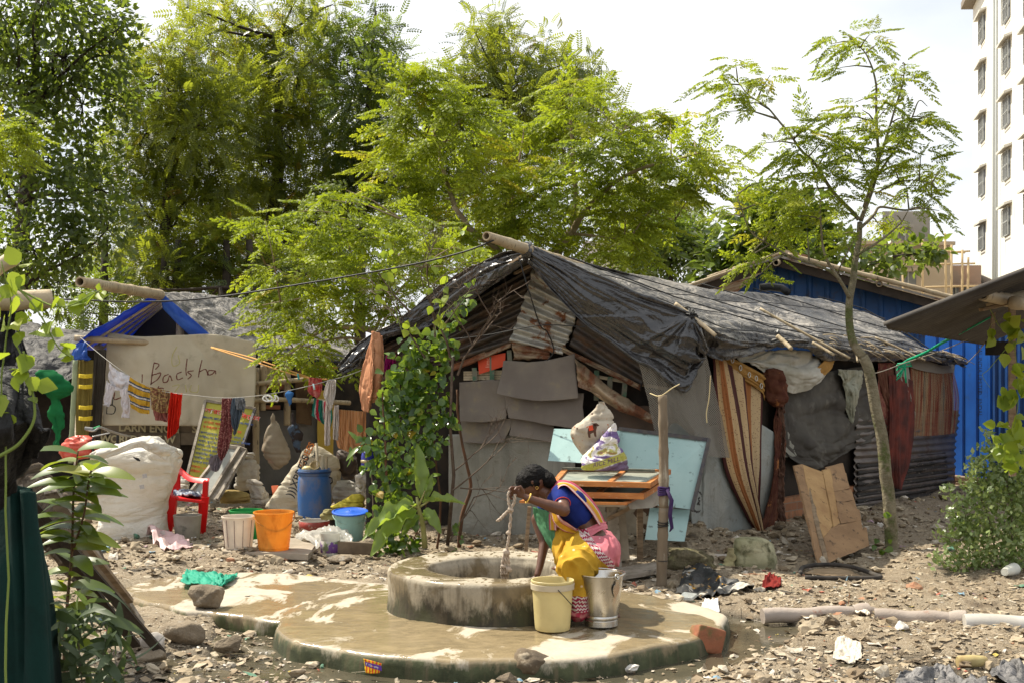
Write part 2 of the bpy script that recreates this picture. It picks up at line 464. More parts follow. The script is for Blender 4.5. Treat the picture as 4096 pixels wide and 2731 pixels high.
def m_ground():
 t=NT('packed_earth');o=t.coord()
 c=t.mix(t.step(t.noise(1.1,6,.6),.4,.62),(.245,.195,.135),(.33,.27,.19))
 c=t.mix(t.step(t.noise(9,7,.7),.45,.7),c,(.20,.15,.095))
 c=t.mix(t.step(t.vor(60,out='Distance'),.12,.3),(.5,.44,.34),c)
 c=t.mix(t.step(t.noise(2.2,4,.5),.62,.72),c,(.14,.105,.07))
 z=t.sep(o)[2];wf=t.step(z,.012,-.03);c=t.mix(wf,c,(.07,.055,.035))
 b=t.bump(t.noise(60,6,.75),.9,.02);b=t.bump(t.noise(12,5,.6),.6,.04,b)
 return t.bsdf(c,t.mix(wf,(.92,)*3,(.35,)*3),0,.3,b)
M_ground=m_ground()
def m_water():
 t=NT('murky_water');c=t.mix(t.step(t.noise(3,5),.4,.65),(.10,.085,.055),(.055,.05,.035))
 return t.bsdf(c,.06,0,.5,t.bump(t.noise(14,3,.5),.12,.01))
M_water=m_water()
PC=(-.10,8.83);PA,PB=1.45,1.22
def plat_r(x,y):
 th=np.arctan2((y-PC[1])/PB,(x-PC[0])/PA)
 wob=1+.022*np.sin(3*th+.6)+.016*np.sin(5*th+2)+.01*np.sin(9*th)
 return np.sqrt(((x-PC[0])/PA)**2+((y-PC[1])/PB)**2)/wob
def sstep(a,b,x):
 t=np.clip((x-a)/(b-a),0,1);return t*t*(3-2*t)
def gz(x,y):
 x=np.asarray(x,float);y=np.asarray(y,float);p=np.stack([x,y,x*0],-1)
 near=1-sstep(22,40,np.abs(y-8));h=.05*fbm(p*.7,3,3)+near*(.03*fbm(p*3.1,4,8)+.012*np.abs(fbm(p*14,3,21)))
 h=h+.035-.085*(1-sstep(7.3,8.6,y))
 r=plat_r(x,y);n=fbm(p*1.1,3,31)
 wd=.15+.09*n+.12*sstep(.3,1.5,x)*(y<9.3)+.12*np.exp(-((x+1.4)**2+(y-8.35)**2)/.12)
 ch=(1-sstep(1+wd,1.12+wd,r))*(1-sstep(9.2,9.9,y))
 h=h*(1-ch)+ch*(-.085+.02*n)
 h=np.where(r<.97,-.15,h)
 mud=np.exp(-((x-2.9)**2/.9+(y-11.2)**2/.8))
 h=h*(1-.6*mud)+.6*mud*.0
 side=y-(10.377+1.138*x);h=h+.12*sstep(-1.3,-.1,side)*(x>1.5)*(x<6)
 g=y-(12.9-.355*x);h=h+.09*sstep(-.9,0,g)*sstep(-1.5,-1.1,x)*(x<=1.75)
 return h
def axis(a,b,s,far,g=1.25):
 c=list(np.arange(a,b,s));d=s;lo,hi=[a],[c[-1]]
 while lo[-1]>-far:d*=g;lo.append(lo[-1]-d)
 d=s
 while hi[-1]<far:d*=g;hi.append(hi[-1]+d)
 return np.array(lo[:0:-1]+c+hi[1:])
gx=axis(-4.2,4.8,.028,700);gy=axis(6.6,14,.028,900)
X,Y=np.meshgrid(gx,gy,indexing='ij');Z=gz(X,Y)
nx_,ny_=X.shape;I=np.arange(nx_*ny_).reshape(nx_,ny_)
Fq=np.stack([I[:-1,:-1],I[1:,:-1],I[1:,1:],I[:-1,1:]],-1).reshape(-1,4)
struct(fastmesh('ground',np.stack([X,Y,Z],-1).reshape(-1,3),Fq,M_ground,smooth=True))
mb=MB();th=np.linspace(0,2*math.pi,120,endpoint=False);A=np.zeros((2,120,3))
for i,rr in enumerate((.9,1.62)):
 A[i,:,0]=PC[0]+PA*rr*np.cos(th);A[i,:,1]=PC[1]+PB*rr*np.sin(th);A[i,:,2]=-.032
mb.grid(A,closed=True);struct(mb.build('water',M_water))
def ring_body(name,rows,mat_,n=220,wob=None,seed=0,amp=.006,cap=None):
 """rows: (radius factor, z) ; wob(th)->(x,y) unit outline"""
 th=np.linspace(0,2*math.pi,n,endpoint=False);A=np.zeros((len(rows),n,3))
 for i,(r,z)in enumerate(rows):
  ox,oy=wob(th,r);A[i,:,0],A[i,:,1],A[i,:,2]=ox,oy,z
 nn=normals(A);A=A+nn*(fbm(A*6,4,seed)*amp)[...,None]
 mb=MB();mb.grid(A,closed=True)
 if cap is not None:
  c=A[cap].mean(0);k0=(cap%len(rows))*n;mb.v.append(tuple(c));k=len(mb.v)-1
  for j in range(n):mb.f.append((k0+j,k0+(j+1)%n,k));mb.m.append(0)
 return mb.build(name,mat_,None,True)
def plat_out(th,r):
 wob=1+.022*np.sin(3*th+.6)+.016*np.sin(5*th+2)+.01*np.sin(9*th)
 wob=wob+.006*np.sin(17*th)*(r>.9)
 return PC[0]+PA*r*wob*np.cos(th),PC[1]+PB*r*wob*np.sin(th)
rows=[(1.03,-.12),(1.022,-.02),(1.018,.03),(1.013,.06),(1.005,.078),(.993,.087),(.97,.09)]
for r in np.linspace(.93,.3,12):rows.append((r,.088+.05*(1-r)))
o=ring_body('platform',rows,M_plat,wob=plat_out,seed=4,amp=.007)
tag(o,'round low concrete platform, wet and moss-edged, under the well','platform')
WC=(-.098,9.1)
def well_out(th,r):return WC[0]+r*np.cos(th)*(1+.006*np.sin(3*th)),WC[1]+r*np.sin(th)*(1+.006*np.sin(4*th))
t=thing('well','low round open concrete well with a wide wet rim, dark stains round its wall','well',(WC[0],WC[1],.11))
rows=[(.75,.08),(.742,.13),(.735,.2),(.735,.28),(.738,.345),(.733,.366),(.715,.380),(.66,.384),(.58,.383),(.50,.380),(.472,.374),(.462,.36),(.458,.34),(.452,.335),(.448,.30),(.44,.2),(.44,0),(.44,-.5),(.44,-1.6)]
o=ring_body('well_wall',rows,M_well,wob=well_out,seed=9,amp=.006);o.parent=t;o.matrix_parent_inverse=Matrix.Translation(-t.location)
mb=MB();mb.lathe((WC[0],WC[1],-.9),[(.45,0),(.001,.0)],40);struct(mb.build('well_water',M_water))
sl=[(478,2352),(560,2325),(700,2300),(900,2284),(1150,2292),(1400,2318),(1620,2350),(1650,2440),(1400,2500),(1180,2490),(1040,2470),(900,2452),(735,2436),(640,2420),(540,2392)]
C=catmull(np.array([tuple(G(a,b,.075))for a,b in sl]+[tuple(G(*sl[0],.075))]),160)[:-1]
C=C+(fbm(C*5,3,2)*.025)[:,None]*np.array([1,1,0]);ce=C.mean(0)
A=np.stack([C*np.array([1,1,0])+np.array([0,0,-.08]),C*np.array([1,1,0])+np.array([0,0,.05]),ce+(C-ce)*.985,ce+(C-ce)*.9,ce+(C-ce)*.5,ce+(C-ce)*.02])
A[1:,:,2]+=(.006*fbm(A[1:]*3,3,5));A[2:,:,2]=.072+.006*fbm(A[2:]*2,3,6)
o=MB().grid(A,closed=True).build('slab',M_slab)
tag(o,'thin flat concrete slab under shallow water, left of the round platform','slab')
def surf_z(x,y):
 """height of what lies at x, y (ground, slab or platform)"""
 z=float(gz(x,y));r=float(plat_r(x,y))
 if r<1.0:return.09+.05*(1-r)
 px=CX+x*F/y;py=HY+(H-.075)*F/y
 if 560<px<1150 and 2300<py<2440:return.074
 return z
def m_tarp(name,dust=.6,dark=(.014,.014,.016),dustc=(.34,.31,.27),rough=.33,bmp=1,spec=.55):
 t=NT(name);o=t.coord()
 up=t.sep(t.N('ShaderNodeNewGeometry').outputs['Normal'])[2]
 upf=t.step(t.math('ABSOLUTE',up),.25,.8)
 n=t.step(t.noise(3.0,7,.68,vec=t.map(o,(1,1,1.4)),dist=1),.42,.60)
 f=t.math('MULTIPLY',t.math('MULTIPLY',t.math('ADD',n,.22),upf),dust)
 f=t.math('ADD',f,t.math('MULTIPLY',t.step(t.noise(14,6,.7),.5,.8),.12))
 c=t.mix(f,dark,dustc)
 c=t.mix(t.math('MULTIPLY',t.step(t.noise(45,3,.6),.72,.76),.5),c,(.33,.29,.22))
 r=t.mix(f,(rough,)*3,(.72,)*3)
 b=t.bump(t.noise(22,5,.6,dist=1.2),.3*bmp,.02);b=t.bump(t.noise(4.5,4,.5,dist=2.5),.9*bmp,.08,b)
 return t.bsdf(c,r,0,spec,b)
M_tarp=m_tarp('black_tarpaulin')
M_flap=m_tarp('black_tarpaulin_hanging',.10,(.010,.010,.012),rough=.24,bmp=.3,spec=.8)
M_tarpgrey=m_tarp('dusty_grey_tarpaulin',1.0,(.03,.03,.03),(.24,.22,.195),.5)
M_wood=mat('weathered_wood',(.30,.22,.14),(.17,.12,.075),9,(.35,.65),.85,.5,60,stretch=(1,1,4),c3=(.07,.05,.035),s3=20,t3=(.6,.7))
M_woodgrey=mat('grey_wood',(.34,.30,.25),(.2,.17,.13),9,(.35,.65),.85,.5,60,c3=(.1,.08,.06),s3=18)
M_orangewood=mat('orange_varnished_wood',(.50,.20,.055),(.34,.115,.03),7,(.35,.65),.55,.3,40,c3=(.55,.42,.28),s3=24,t3=(.6,.68),stretch=(1,1,3))
M_bamboo=mat('bamboo',(.42,.34,.22),(.27,.2,.12),5,(.35,.7),.6,.4,50,c3=(.12,.09,.06),s3=26,t3=(.56,.66),stretch=(1,1,.3))
M_bamboolight=mat('pale_bamboo',(.5,.41,.28),(.36,.28,.17),5,(.35,.7),.6,.4,50,c3=(.2,.15,.1),s3=26,t3=(.58,.68))
M_postwood=mat('old_bamboo_post',(.24,.19,.13),(.13,.095,.06),6,(.3,.7),.75,.6,40,c3=(.33,.29,.22),s3=16,t3=(.55,.68),stretch=(1,1,.25))
M_dark=mat('dark_inner_wall',(.032,.024,.018),(.015,.012,.01),5,(.4,.6),.95,.4,30)  # dirty dark wood, with the dark of the interior put into its colour
M_felt=mat('brown_felt_board',(.165,.14,.12),(.21,.18,.15),3,(.4,.65),.95,.35,160,c3=(.24,.2,.13),s3=6,t3=(.56,.74))
def m_sheet(name,a,b):
 t=NT(name);o=t.coord();z=t.sep(o)[2];c=t.mix(t.step(t.noise(2,6,.6),.35,.65),a,b)
 c=t.mix(t.math('MULTIPLY',t.step(t.noise(3.2,6,.65,vec=t.map(o,(2.2,2.2,.16))),.5,.72),.6),c,tuple(x*.5 for x in b));c=t.mix(t.math('MULTIPLY',t.step(t.noise(9,6,.75),.56,.7),.7),c,(.13,.11,.08))
 c=t.mix(t.step(t.math('ADD',t.math('MULTIPLY',z,-1.6),t.noise(5,5,.7)),.28,.62),c,(.15,.11,.075));c=t.mix(t.step(t.vor(7,vec=t.map(o,(1,1,.7))),.045,.03),c,(.07,.04,.025))
 return t.bsdf(c,.55,0,.35,t.bump(t.noise(3.5,5,.6,dist=.8),.5,.05,t.bump(t.noise(40,4),.2,.004)))
M_tin=m_sheet('grey_green_sheet',(.29,.285,.25),(.20,.19,.155));M_tin2=m_sheet('blue_grey_sheet',(.23,.255,.245),(.31,.305,.27))
M_wire=mat('black_wire',(.015,.015,.015),rough=.5,bump=0)
M_string=mat('straw_string',(.55,.45,.25),bump=0)
M_black=mat('black_paint',(.02,.02,.02),(.05,.045,.04),20,rough=.6)
M_white=mat('white_paint',(.75,.74,.7),rough=.6)
def m_rust(name,zinc,rust,lo,hi,sc=3.2,z0=None):
 t=NT(name);o=t.coord()
 n=t.noise(sc,7,.68,vec=t.map(o,(1,1,1.5)),dist=.6);f=t.step(n,lo,hi)
 zc=t.mix(t.step(t.noise(7,5,.6),.35,.65),zinc,tuple(x*.62 for x in zinc))
 rc=t.mix(t.step(t.noise(18,6,.7),.35,.65),rust,tuple(x*.4 for x in rust))
 if z0:f=t.math('MAXIMUM',f,t.step(t.math('ADD',t.sep(o)[2],t.math('MULTIPLY',t.noise(6,4),.16)),z0+.13,z0+.05))
 c=t.mix(f,zc,rc)
 return t.bsdf(c,t.mix(f,(.42,)*3,(.9,)*3),t.mix(f,(.35,)*3,(0,)*3),.5,t.bump(t.noise(50,5,.7),.35,.006))
M_zinc=m_rust('galvanised_iron_rusting',(.50,.485,.43),(.23,.085,.03),.53,.58)
M_irondark=m_rust('black_stained_iron',(.055,.042,.032),(.13,.065,.03),.50,.68,2.4)
M_rust=m_rust('thick_rust',(.36,.27,.17),(.21,.075,.03),.42,.52,3)
M_ironbrown=m_rust('brown_corrugated_iron',(.17,.13,.105),(.12,.065,.04),.45,.7,2)
def ragged(pts,amp,step=.06,seed=0):
 out=[];n=len(pts);rr=random.Random(seed+int(abs(pts[0].x)*1000))
 for k in range(n):
  a,b=pts[k],pts[(k+1)%n];m=max(1,int((b-a).length/step))
  for i in range(m):
   p=a.lerp(b,i/m)
   if i:p=p+Vector((rr.uniform(-amp,amp),0,rr.uniform(-amp,amp)))
   out.append(p)
 return out
def panel(name,px,plane,off,mat_,parent=None,thick=.008,rag=0,seed=0,tilt=0,smooth=False):
 """flat board: px outline on an upright plane, 'off' metres in front; tilt leans the top back"""
 ys=[q[1]for q in px];lo=max(ys)
 pts=[plane(a,b,off-tilt*(lo-b)/max(1,lo-min(ys)))for a,b in px]
 if rag:pts=ragged(pts,rag,seed=seed)
 return MB().prism(pts,(0,thick,0)).build(name,mat_,parent,smooth)
def on(plane,off):return lambda a,b,o=0:(a,b,plane.Y(a)-off-o)
def corr(name,tl,tr,br,bl,n,amp,mat_,parent=None,plane=GAB,off=.05,along='u',rag=.012,nu=60,seed=0,thick=.003):
 """corrugated sheet from its four corners; ridges run along u (tl-tr) or v"""
 g=on(plane,off);nv=n*8
 A=surf([[g(*tl),g(*bl)],[g(*tr),g(*br)]],nu,nv)
 nn=normals(A);t=np.linspace(0,n*2*math.pi,nv)
 A=A+nn*(np.sin(t)*amp)[None,:,None]
 A=rough(A,.012,2.5,3,seed)
 if rag:A=edgefray(A,rag,seed)
 if along=='v':pass
 return MB().grid(A).build(name,mat_,parent,True,thick=thick)
hut=thing('hut','large low hut of tin sheets and boards under a black tarpaulin roof, beside the well','hut',(1.6,12.6,0))
dirv=Vector((.66,.75,0))
def hwall(name,a,b,z0,z1a,z1b,mat_,th=.04):
 a,b=Vector(a),Vector(b);pts=[Vector((a.x,a.y,z0)),Vector((b.x,b.y,z0)),Vector((b.x,b.y,z1b)),Vector((a.x,a.y,z1a))]
 n=Vector((0,0,1)).cross(b-a).normalized()
 return MB().prism(pts,n*th).build(name,mat_,hut,False)
ga,gb=GAB(1475,1400,-.12),GAB(2790,1400,-.12);sc_=SIDE(3812,1500,-.12)
lb=ga+dirv*5.6
apex=GAB(2130,1040,-.12)
mb=MB();mb.prism([Vector((ga.x,ga.y,-.05)),Vector((gb.x,gb.y,-.05)),Vector((gb.x,gb.y,1.92)),Vector((apex.x,apex.y,2.62)),Vector((ga.x,ga.y,1.92))],(0,.04,0))  # dark inner planes added behind the hut sheets to block light
mb.build('wall',M_dark,hut,False)
hwall('wall',gb,sc_,-.05,1.85,1.72,M_dark);hwall('wall',(ga.x,ga.y,0),(lb.x,lb.y,0),-.05,1.9,1.8,M_dark);hwall('wall',(lb.x,lb.y,0),(sc_.x,sc_.y,0),-.05,1.8,1.7,M_dark)
def m_brick(name,c1=(.33,.15,.075),c2=(.22,.10,.055),mortar=(.2,.16,.12),sc=4.2,rot=0):
 t=NT(name);o=t.coord();s=t.sep(o)
 u=t.math('ADD',t.math('MULTIPLY',s[0],math.cos(rot)),t.math('MULTIPLY',s[1],math.sin(rot)))
 b=t.N('ShaderNodeTexBrick');t.L(t.comb(u,s[2],0),b.inputs['Vector']);b.inputs['Scale'].default_value=sc
 b.inputs['Color1'].default_value=srgb(c1);b.inputs['Color2'].default_value=srgb(c2);b.inputs['Mortar'].default_value=srgb(mortar)
 b.inputs['Mortar Size'].default_value=.02;b.inputs['Brick Width'].default_value=1.0;b.inputs['Row Height'].default_value=.34
 c=t.mix(t.step(t.noise(9,6,.7),.5,.75),b.outputs[0],(.1,.075,.05))
 bb=t.bump(b.outputs['Fac'],-.6,.012);bb=t.bump(t.noise(40,5,.7),.5,.01,bb)
 return t.bsdf(c,.92,0,.2,bb)
M_brick=m_brick('old_brick',rot=math.atan2(.75,.66));M_brickf=m_brick('old_brick_front')
s1=SIDE(2795,2200,.02);s2=SIDE(3820,2100,.02)
mb=MB();mb.prism([Vector((s1.x,s1.y,-.05)),Vector((s2.x,s2.y,-.05)),Vector((s2.x,s2.y,.42)),Vector((s1.x,s1.y,.36))],(-.09,.08,0));mb.build('footing',M_brick,hut,False)
mb=MB()
for k in range(26):
 a=SIDE(2850+k*37,2150,.07+R.uniform(0,.05));mb.box((a.x,a.y,.05+.06*R.random()),(.2,.1,.07),Matrix.Rotation(.85+R.uniform(-.3,.3),3,'Z'),jit=.012)
mb.build('rubble',M_brick,hut,False)
ctrl=[[(2112,994,12.05),(2330,1084,11.93),(2550,1182,11.85),(2700,1240,11.78),(2772,1270,11.75),(2822,1405,11.9)],[(2300,1022,12.85),(2440,1108,12.5),(2600,1200,12.2),(2720,1262,11.98),(2810,1318,11.9),(2850,1425,11.98)],[(2470,1072,13.5),(2610,1158,13.0),(2740,1240,12.6),(2850,1310,12.3),(2925,1352,12.15),(2930,1440,12.2)],[(2690,1128,14.4),(2830,1200,13.9),(2950,1272,13.4),(3040,1330,13.05),(3100,1362,12.9),(3097,1392,12.95)],[(2850,1150,15.0),(2980,1210,14.5),(3100,1290,13.9),(3180,1345,13.5),(3240,1378,13.3),(3200,1402,13.4)],[(3000,1165,15.5),(3120,1218,15.0),(3230,1290,14.4),(3310,1350,14.0),(3370,1390,13.8),(3330,1446,13.9)],[(3200,1187,16.4),(3320,1245,15.9),(3440,1325,15.2),(3520,1375,14.9),(3580,1408,14.7),(3540,1450,14.8)],[(3330,1212,17.1),(3480,1275,16.7),(3620,1350,16.2),(3710,1395,15.9),(3790,1425,15.7),(3700,1440,15.6)],[(3400,1250,17.6),(3560,1320,17.2),(3700,1385,16.7),(3790,1425,16.4),(3870,1452,16.2),(3868,1462,16.2)]]
A=surf(ctrl,300,150)
uu,vv=np.meshgrid(np.linspace(0,1,300),np.linspace(0,1,150),indexing='ij')
q_=np.stack([uu*2.2+vv*.5,vv*7-uu*2.5,uu*0],-1);q_=q_+fbm(q_*.8,2,77)[...,None]*.5
A=A+normals(A)*((1-2*np.abs(vnoise(q_,3))**.7)*.06+(1-2*np.abs(vnoise(q_*np.array([2.1,2.4,1]),5))**.8)*.022)[...,None]
A=wrinkle(A,.011,18,9,12,ridged=True,warp=1.5,o=2);ev=sstep(.72,.95,vv)*.03;A=A+normals(A)*(fbm(np.stack([uu*16,vv*7,uu*0],-1),3,9)*ev)[...,None]
MB().grid(A).build('roof_tarpaulin',M_tarp,hut,True,thick=.004)
fr=[(2108,1000,12.05),(2000,1022,12.3),(1900,1070,12.55),(1745,1165,12.9),(1610,1268,13.05),(1500,1322,13.15),(1430,1380,13.2),(1352,1470,13.2)]
lo=[(2125,1040,12.1),(1990,1130,12.4),(1905,1190,12.65),(1770,1270,12.95),(1650,1335,13.1),(1530,1365,13.2),(1450,1450,13.2),(1370,1500,13.2)]
md=[((a[0]+b[0])/2,(a[1]+b[1])/2,(a[2]+b[2])/2-.05)for a,b in zip(fr,lo)]
sheet('tarpaulin_rim',[fr,md,lo],M_flap,hut,30,200,wr=[dict(amp=.04,fu=2.2,fv=4,seed=21,warp=1,o=1),dict(amp=.012,fu=4,fv=14,seed=5,warp=1.2,o=2)])
e0=P(2112,994,12.05);d1=P(3330,1212,17.1)-e0+Vector((0,0,-.04));d2=P(2760,1137,14.7)-e0+Vector((0,0,-.05))
bk=[tuple(P(*q)+d1)for q in fr];mdk=[tuple(P(*q)+d2)for q in fr]
sheet('roof_tarpaulin',[[tuple(P(*q))for q in fr],mdk,bk],M_tarp,hut,60,60,wr=[dict(amp=.03,fu=3,fv=5,seed=31)],raw=True)
def pleat(A):
 K=np.array(P(2762,1262,11.7));d=A-K;r=np.hypot(d[...,0],d[...,2]);a=np.arctan2(d[...,2],d[...,0])
 h=(1-2*np.abs(vnoise(np.stack([a*3.2,r*.9,r*0],-1),5))**.7)*.055*np.clip(r/.25,0,1)*np.exp(-r/.75);return A+np.array([0,-1,0])*h[...,None]
top=[(2122,1000,12.02),(2240,1040,11.95),(2330,1084,11.92),(2440,1130,11.87),(2550,1182,11.83),(2670,1225,11.78),(2765,1268,11.73),(2800,1330,11.76),(2822,1400,11.85)]
bot=[(2128,1045,12.08),(2215,1160,12.02),(2340,1295,11.95),(2440,1365,11.9),(2540,1440,11.85),(2620,1478,11.82),(2735,1562,11.8),(2775,1480,11.82),(2800,1412,11.88)]
m1=[(a[0]*.66+b[0]*.34,a[1]*.66+b[1]*.34,(a[2]*.66+b[2]*.34)-.09)for a,b in zip(top,bot)]
m2=[(a[0]*.3+b[0]*.7,a[1]*.3+b[1]*.7,(a[2]*.3+b[2]*.7)-.03)for a,b in zip(top,bot)]
m1[6]=(2768,1330,11.66);m2[6]=(2745,1450,11.7)
sheet('front_flap',[top,m1,m2,bot],M_flap,hut,90,200,wr=[dict(amp=.055,fu=4.2,fv=1.1,seed=41,warp=.7,o=1),dict(amp=.018,fu=9,fv=3,seed=43,warp=1.2,o=1)],fn=pleat)
mb=MB();c0=P(2762,1262,11.7)
for k in range(7):
 a=k*.9;mb.tube([c0+Vector((math.cos(a)*.05,-.02,math.sin(a)*.04)),c0+Vector((R.uniform(-.02,.02),-.05,R.uniform(-.03,.02))),c0+Vector((math.cos(a+2)*.05,-.02,math.sin(a+2)*.05))],.008,6)
mb.build('knot',M_wire,hut)
def stick(a,b,r=.016,m=M_bamboolight,par=hut,name='batten',seed=0):
 mb=MB();bamboo(mb,P(*a),P(*b),r,r*.9,3,seed=seed,bend=.01);return mb.build(name,m,par)
stick((2700,1215,11.75),(2862,1342,11.6),.019);stick((3110,1345,12.75),(3165,1395,12.6),.022);stick((3250,1370,13.2),(3335,1418,13.05),.015)
stick((3040,1235,13.3),(3400,1432,13.0),.013,seed=3);stick((3400,1340,14.4),(3430,1446,13.9),.012,M_bamboo);stick((3500,1350,14.8),(3700,1440,14.6),.012,M_bamboo)
mb=MB()
for k in range(5):
 i0=30+k*52;pts=[Vector(A[min(299,i0+int(q*26)),q*18+4])+Vector((0,-.02,.045))for q in range(8)]
 mb.tube(pts,.0065,5)
for k in range(3):
 j=30+k*36;pts=[Vector(A[q,j])+Vector((0,-.02,.04))for q in range(10,296,13)];mb.tube(pts,.005,5)
mb.build('roof_rope',M_wire,hut)
mb=MB()
for k in range(46):
 i,j=R.randint(170,285),R.randint(95,135);a=Vector(A[i,j])+Vector((0,-.02,.04));d=Vector((R.uniform(.3,1),R.uniform(-.2,.4),R.uniform(-.45,0)))*R.uniform(.1,.35)
 mb.tube([a,a+d*.5+Vector((0,0,.02)),a+d],[.006,.005,.003],4)
o=mb.build('dry_twigs',M_bamboo,hut);o['kind']='stuff'
mb=MB();bamboo(mb,P(1945,945,11.35),P(2120,1003,12.0),.040,.052,2,hollow=True,n=16,seed=4);bamboo(mb,P(2120,1003,12.0),P(2330,1075,12.9),.05,.05,2,seed=2)
mb.build('ridge_pole',M_bamboo,hut)
mb=MB();c1=P(2105,1003,11.95)
for k in range(8):
 a0=R.random()*6;mb.tube([c1+Vector((.0+R.uniform(-.04,.04),.062*math.cos(q*1.05+a0),.062*math.sin(q*1.05+a0)))for q in range(7)],.016,6)
mb.build('tarpaulin_wrap',M_flap,hut)
mb=MB()
for a,b in[((2098,1020,12.0),(1930,1130,12.6)),((2150,1050,12.15),(2060,1095,12.5))]:mb.beam(P(*a),P(*b),.03,.02)
mb.build('rafter',M_wood,hut,False)
corr('iron_sheet',(1560,1400),(2142,1060),(2042,1376),(1720,1475),6,.021,M_irondark,hut,off=.03,seed=3)
corr('iron_sheet',(1490,1400),(1800,1250),(1840,1450),(1500,1560),6,.014,M_irondark,hut,off=.0,seed=5)
corr('iron_sheet',(2138,1062),(2330,1180),(2252,1420),(2036,1366),7,.023,M_zinc,hut,off=.06,seed=8,rag=.02)
corr('iron_sheet',(2040,1362),(2200,1400),(2196,1437),(2062,1432),2,.012,M_rust,hut,off=.05,seed=9,rag=.03)
corr('iron_sheet',(2318,1250),(2600,1440),(2560,1560),(2282,1384),3,.01,M_irondark,hut,off=.05,seed=13)
corr('rusty_edge',(2245,1385),(2558,1540),(2558,1562),(2250,1408),1,.012,M_rust,hut,off=.085,seed=14,rag=.01)
corr('rusty_edge',(1800,1462),(2040,1366),(2044,1390),(1812,1486),1,.01,M_rust,hut,off=.055,seed=15,rag=.012)
M_slat=mat('green_paint_slat',(.21,.2,.15),(.10,.19,.12),14,(.5,.56),.8,.3)
for(a,b,c,d)in[(1897,1470,1900,1522),(1968,1425,1968,1520),(2036,1400,2040,1450),(2387,1480,2385,1600),(2440,1505,2436,1700),(2500,1530,2492,1620)]:
 MB().beam(GAB(a,b,.0),GAB(c,d,.0),.045,.02,up=(0,1,0)).build('stud',M_slat,hut,False)
for k,y in enumerate((1484,1493,1503,1512)):MB().beam(GAB(1855,y+4,-.03),GAB(2012,y,-.03),.012,.02).build('bamboo_slat',M_bamboolight,hut,False)
MB().beam(GAB(2360,1500,-.03),GAB(2700,1560,-.03),.03,.03).build('bamboo_slat',M_bamboolight,hut,False)
M_redcard=mat('red_card',(.62,.075,.03),rough=.6,bump=.1)
o=MB().prism([GAB(1911,1432,.012),GAB(2022,1410,.012),GAB(2020,1462,.012),GAB(1916,1496,.012)],(0,.003,0)).build('card',M_redcard,hut,False)
text_mesh('card_lettering','limca',GAB(1958,1470,.018),GAB(1958,1440,.018)-GAB(1958,1470,.018),GAB(1940,1470,.018)-GAB(1958,1470,.018),.06,mat('pink_ink',(.75,.35,.25)),hut)
g=on(GAB,.1)
def felt(rows,seed):
 A=surf([[g(q[0],q[1],q[2]if len(q)>2 else 0)for q in r]for r in rows],50,50);A=rough(A,.01,3,3,seed);A=edgefray(A,.008,seed)
 return MB().grid(A).build('felt_board',M_felt,hut,True,thick=.006)
felt([[(1838,1528),(1920,1523),(2015,1515)],[(1838,1600),(1925,1600),(2025,1600)],[(1841,1684,.07),(1930,1688,.06),(2024,1672,.04)]],3)
felt([[(2020,1580,.02),(2180,1575,.02),(2336,1572,.03)],[(2022,1620,.04),(2180,1625,.05),(2334,1630,.04)],[(2030,1668,.07),(2130,1668,.1),(2215,1700,.08),(2274,1712,.06),(2331,1716,.05)][:5:2]],7)
felt([[(1842,1676,-.03),(1940,1680,-.03),(2050,1672,-.03)],[(1843,1720,-.02),(1940,1730,-.01),(2040,1715,-.01)],[(1845,1766,.02),(1920,1774,.03),(2012,1768,.02)]],11)
felt([[(2045,1668,-.02),(2130,1680,-.02),(2215,1704,-.02)],[(2042,1705,0),(2130,1715,0),(2214,1735,0)],[(2035,1740,.02),(2120,1752,.03),(2210,1768,.02)]],13)
felt([[(2013,1441,.05),(2150,1446,.05),(2295,1416,.06)],[(2003,1510,.09),(2150,1520,.1),(2304,1505,.1)],[(1984,1574,.17),(2150,1602,.16),(2313,1592,.13)]],17)
ctrl=[[g(2300,1432,.12),g(2460,1560,.12),g(2612,1662,.12)],[g(2306,1475,.17),g(2440,1590,.18),g(2606,1680,.15)],[g(2308,1505,.12),g(2430,1612,.12),g(2600,1688,.12)],[g(2312,1545,.14),g(2400,1580,.13),g(2470,1632,.13)]]
A2=surf(ctrl,40,70);A2=rough(A2,.012,6,3,4);A2=edgefray(A2,.03,5);MB().grid(A2).build('rusty_strip',M_rust,hut,True,thick=.004)
def low(pts,off,m_,seed,rg=.012,nm='tin_sheet'):
 return panel(nm,pts,GAB,off,m_,hut,.006,rg,seed)
A2=surf([[g(1795,1735,-.06),g(1795,1960,-.05),g(1800,2168,-.02)],[g(2030,1735,-.06),g(2030,1960,-.04),g(2030,2172,-.02)],[g(2300,1740,-.06),g(2300,1960,-.05),g(2300,2188,-.02)]],60,40)
A2=rough(A2,.012,1.6,3,6);A2[:,-1]+=np.array([0,0,1])*(fbm(A2[:,-1]*9,3,4)*.02)[:,None];MB().grid(A2).build('tin_sheet',M_tin,hut,True,thick=.004)
low([(2290,1700),(2420,1620),(2560,1600),(2560,2190),(2290,2190)],-.02,M_dark,4,nm='board')
low([(2395,1620),(2440,1600),(2660,1640),(2670,1900),(2400,1900)],.03,mat('dark_brown_board',(.10,.065,.045),(.06,.045,.035),4),6,nm='board')
M_plaster=mat('peeling_plaster',(.36,.31,.23),(.25,.21,.15),5,(.4,.6),.9,.4,30,c3=(.085,.05,.03),s3=3.4,t3=(.50,.52))
low([(2380,2000),(2690,1990),(2700,2270),(2380,2290)],.12,M_plaster,8,nm='plaster_panel')
mb=MB()
for k in range(22):a=GAB(1800+k*23,2180,.0);mb.box((a.x,a.y,.05),(.11,.08,.09),Matrix.Rotation(R.uniform(-.2,.2),3,'Z'),jit=.015)
mb.build('footing',M_brickf,hut,False)
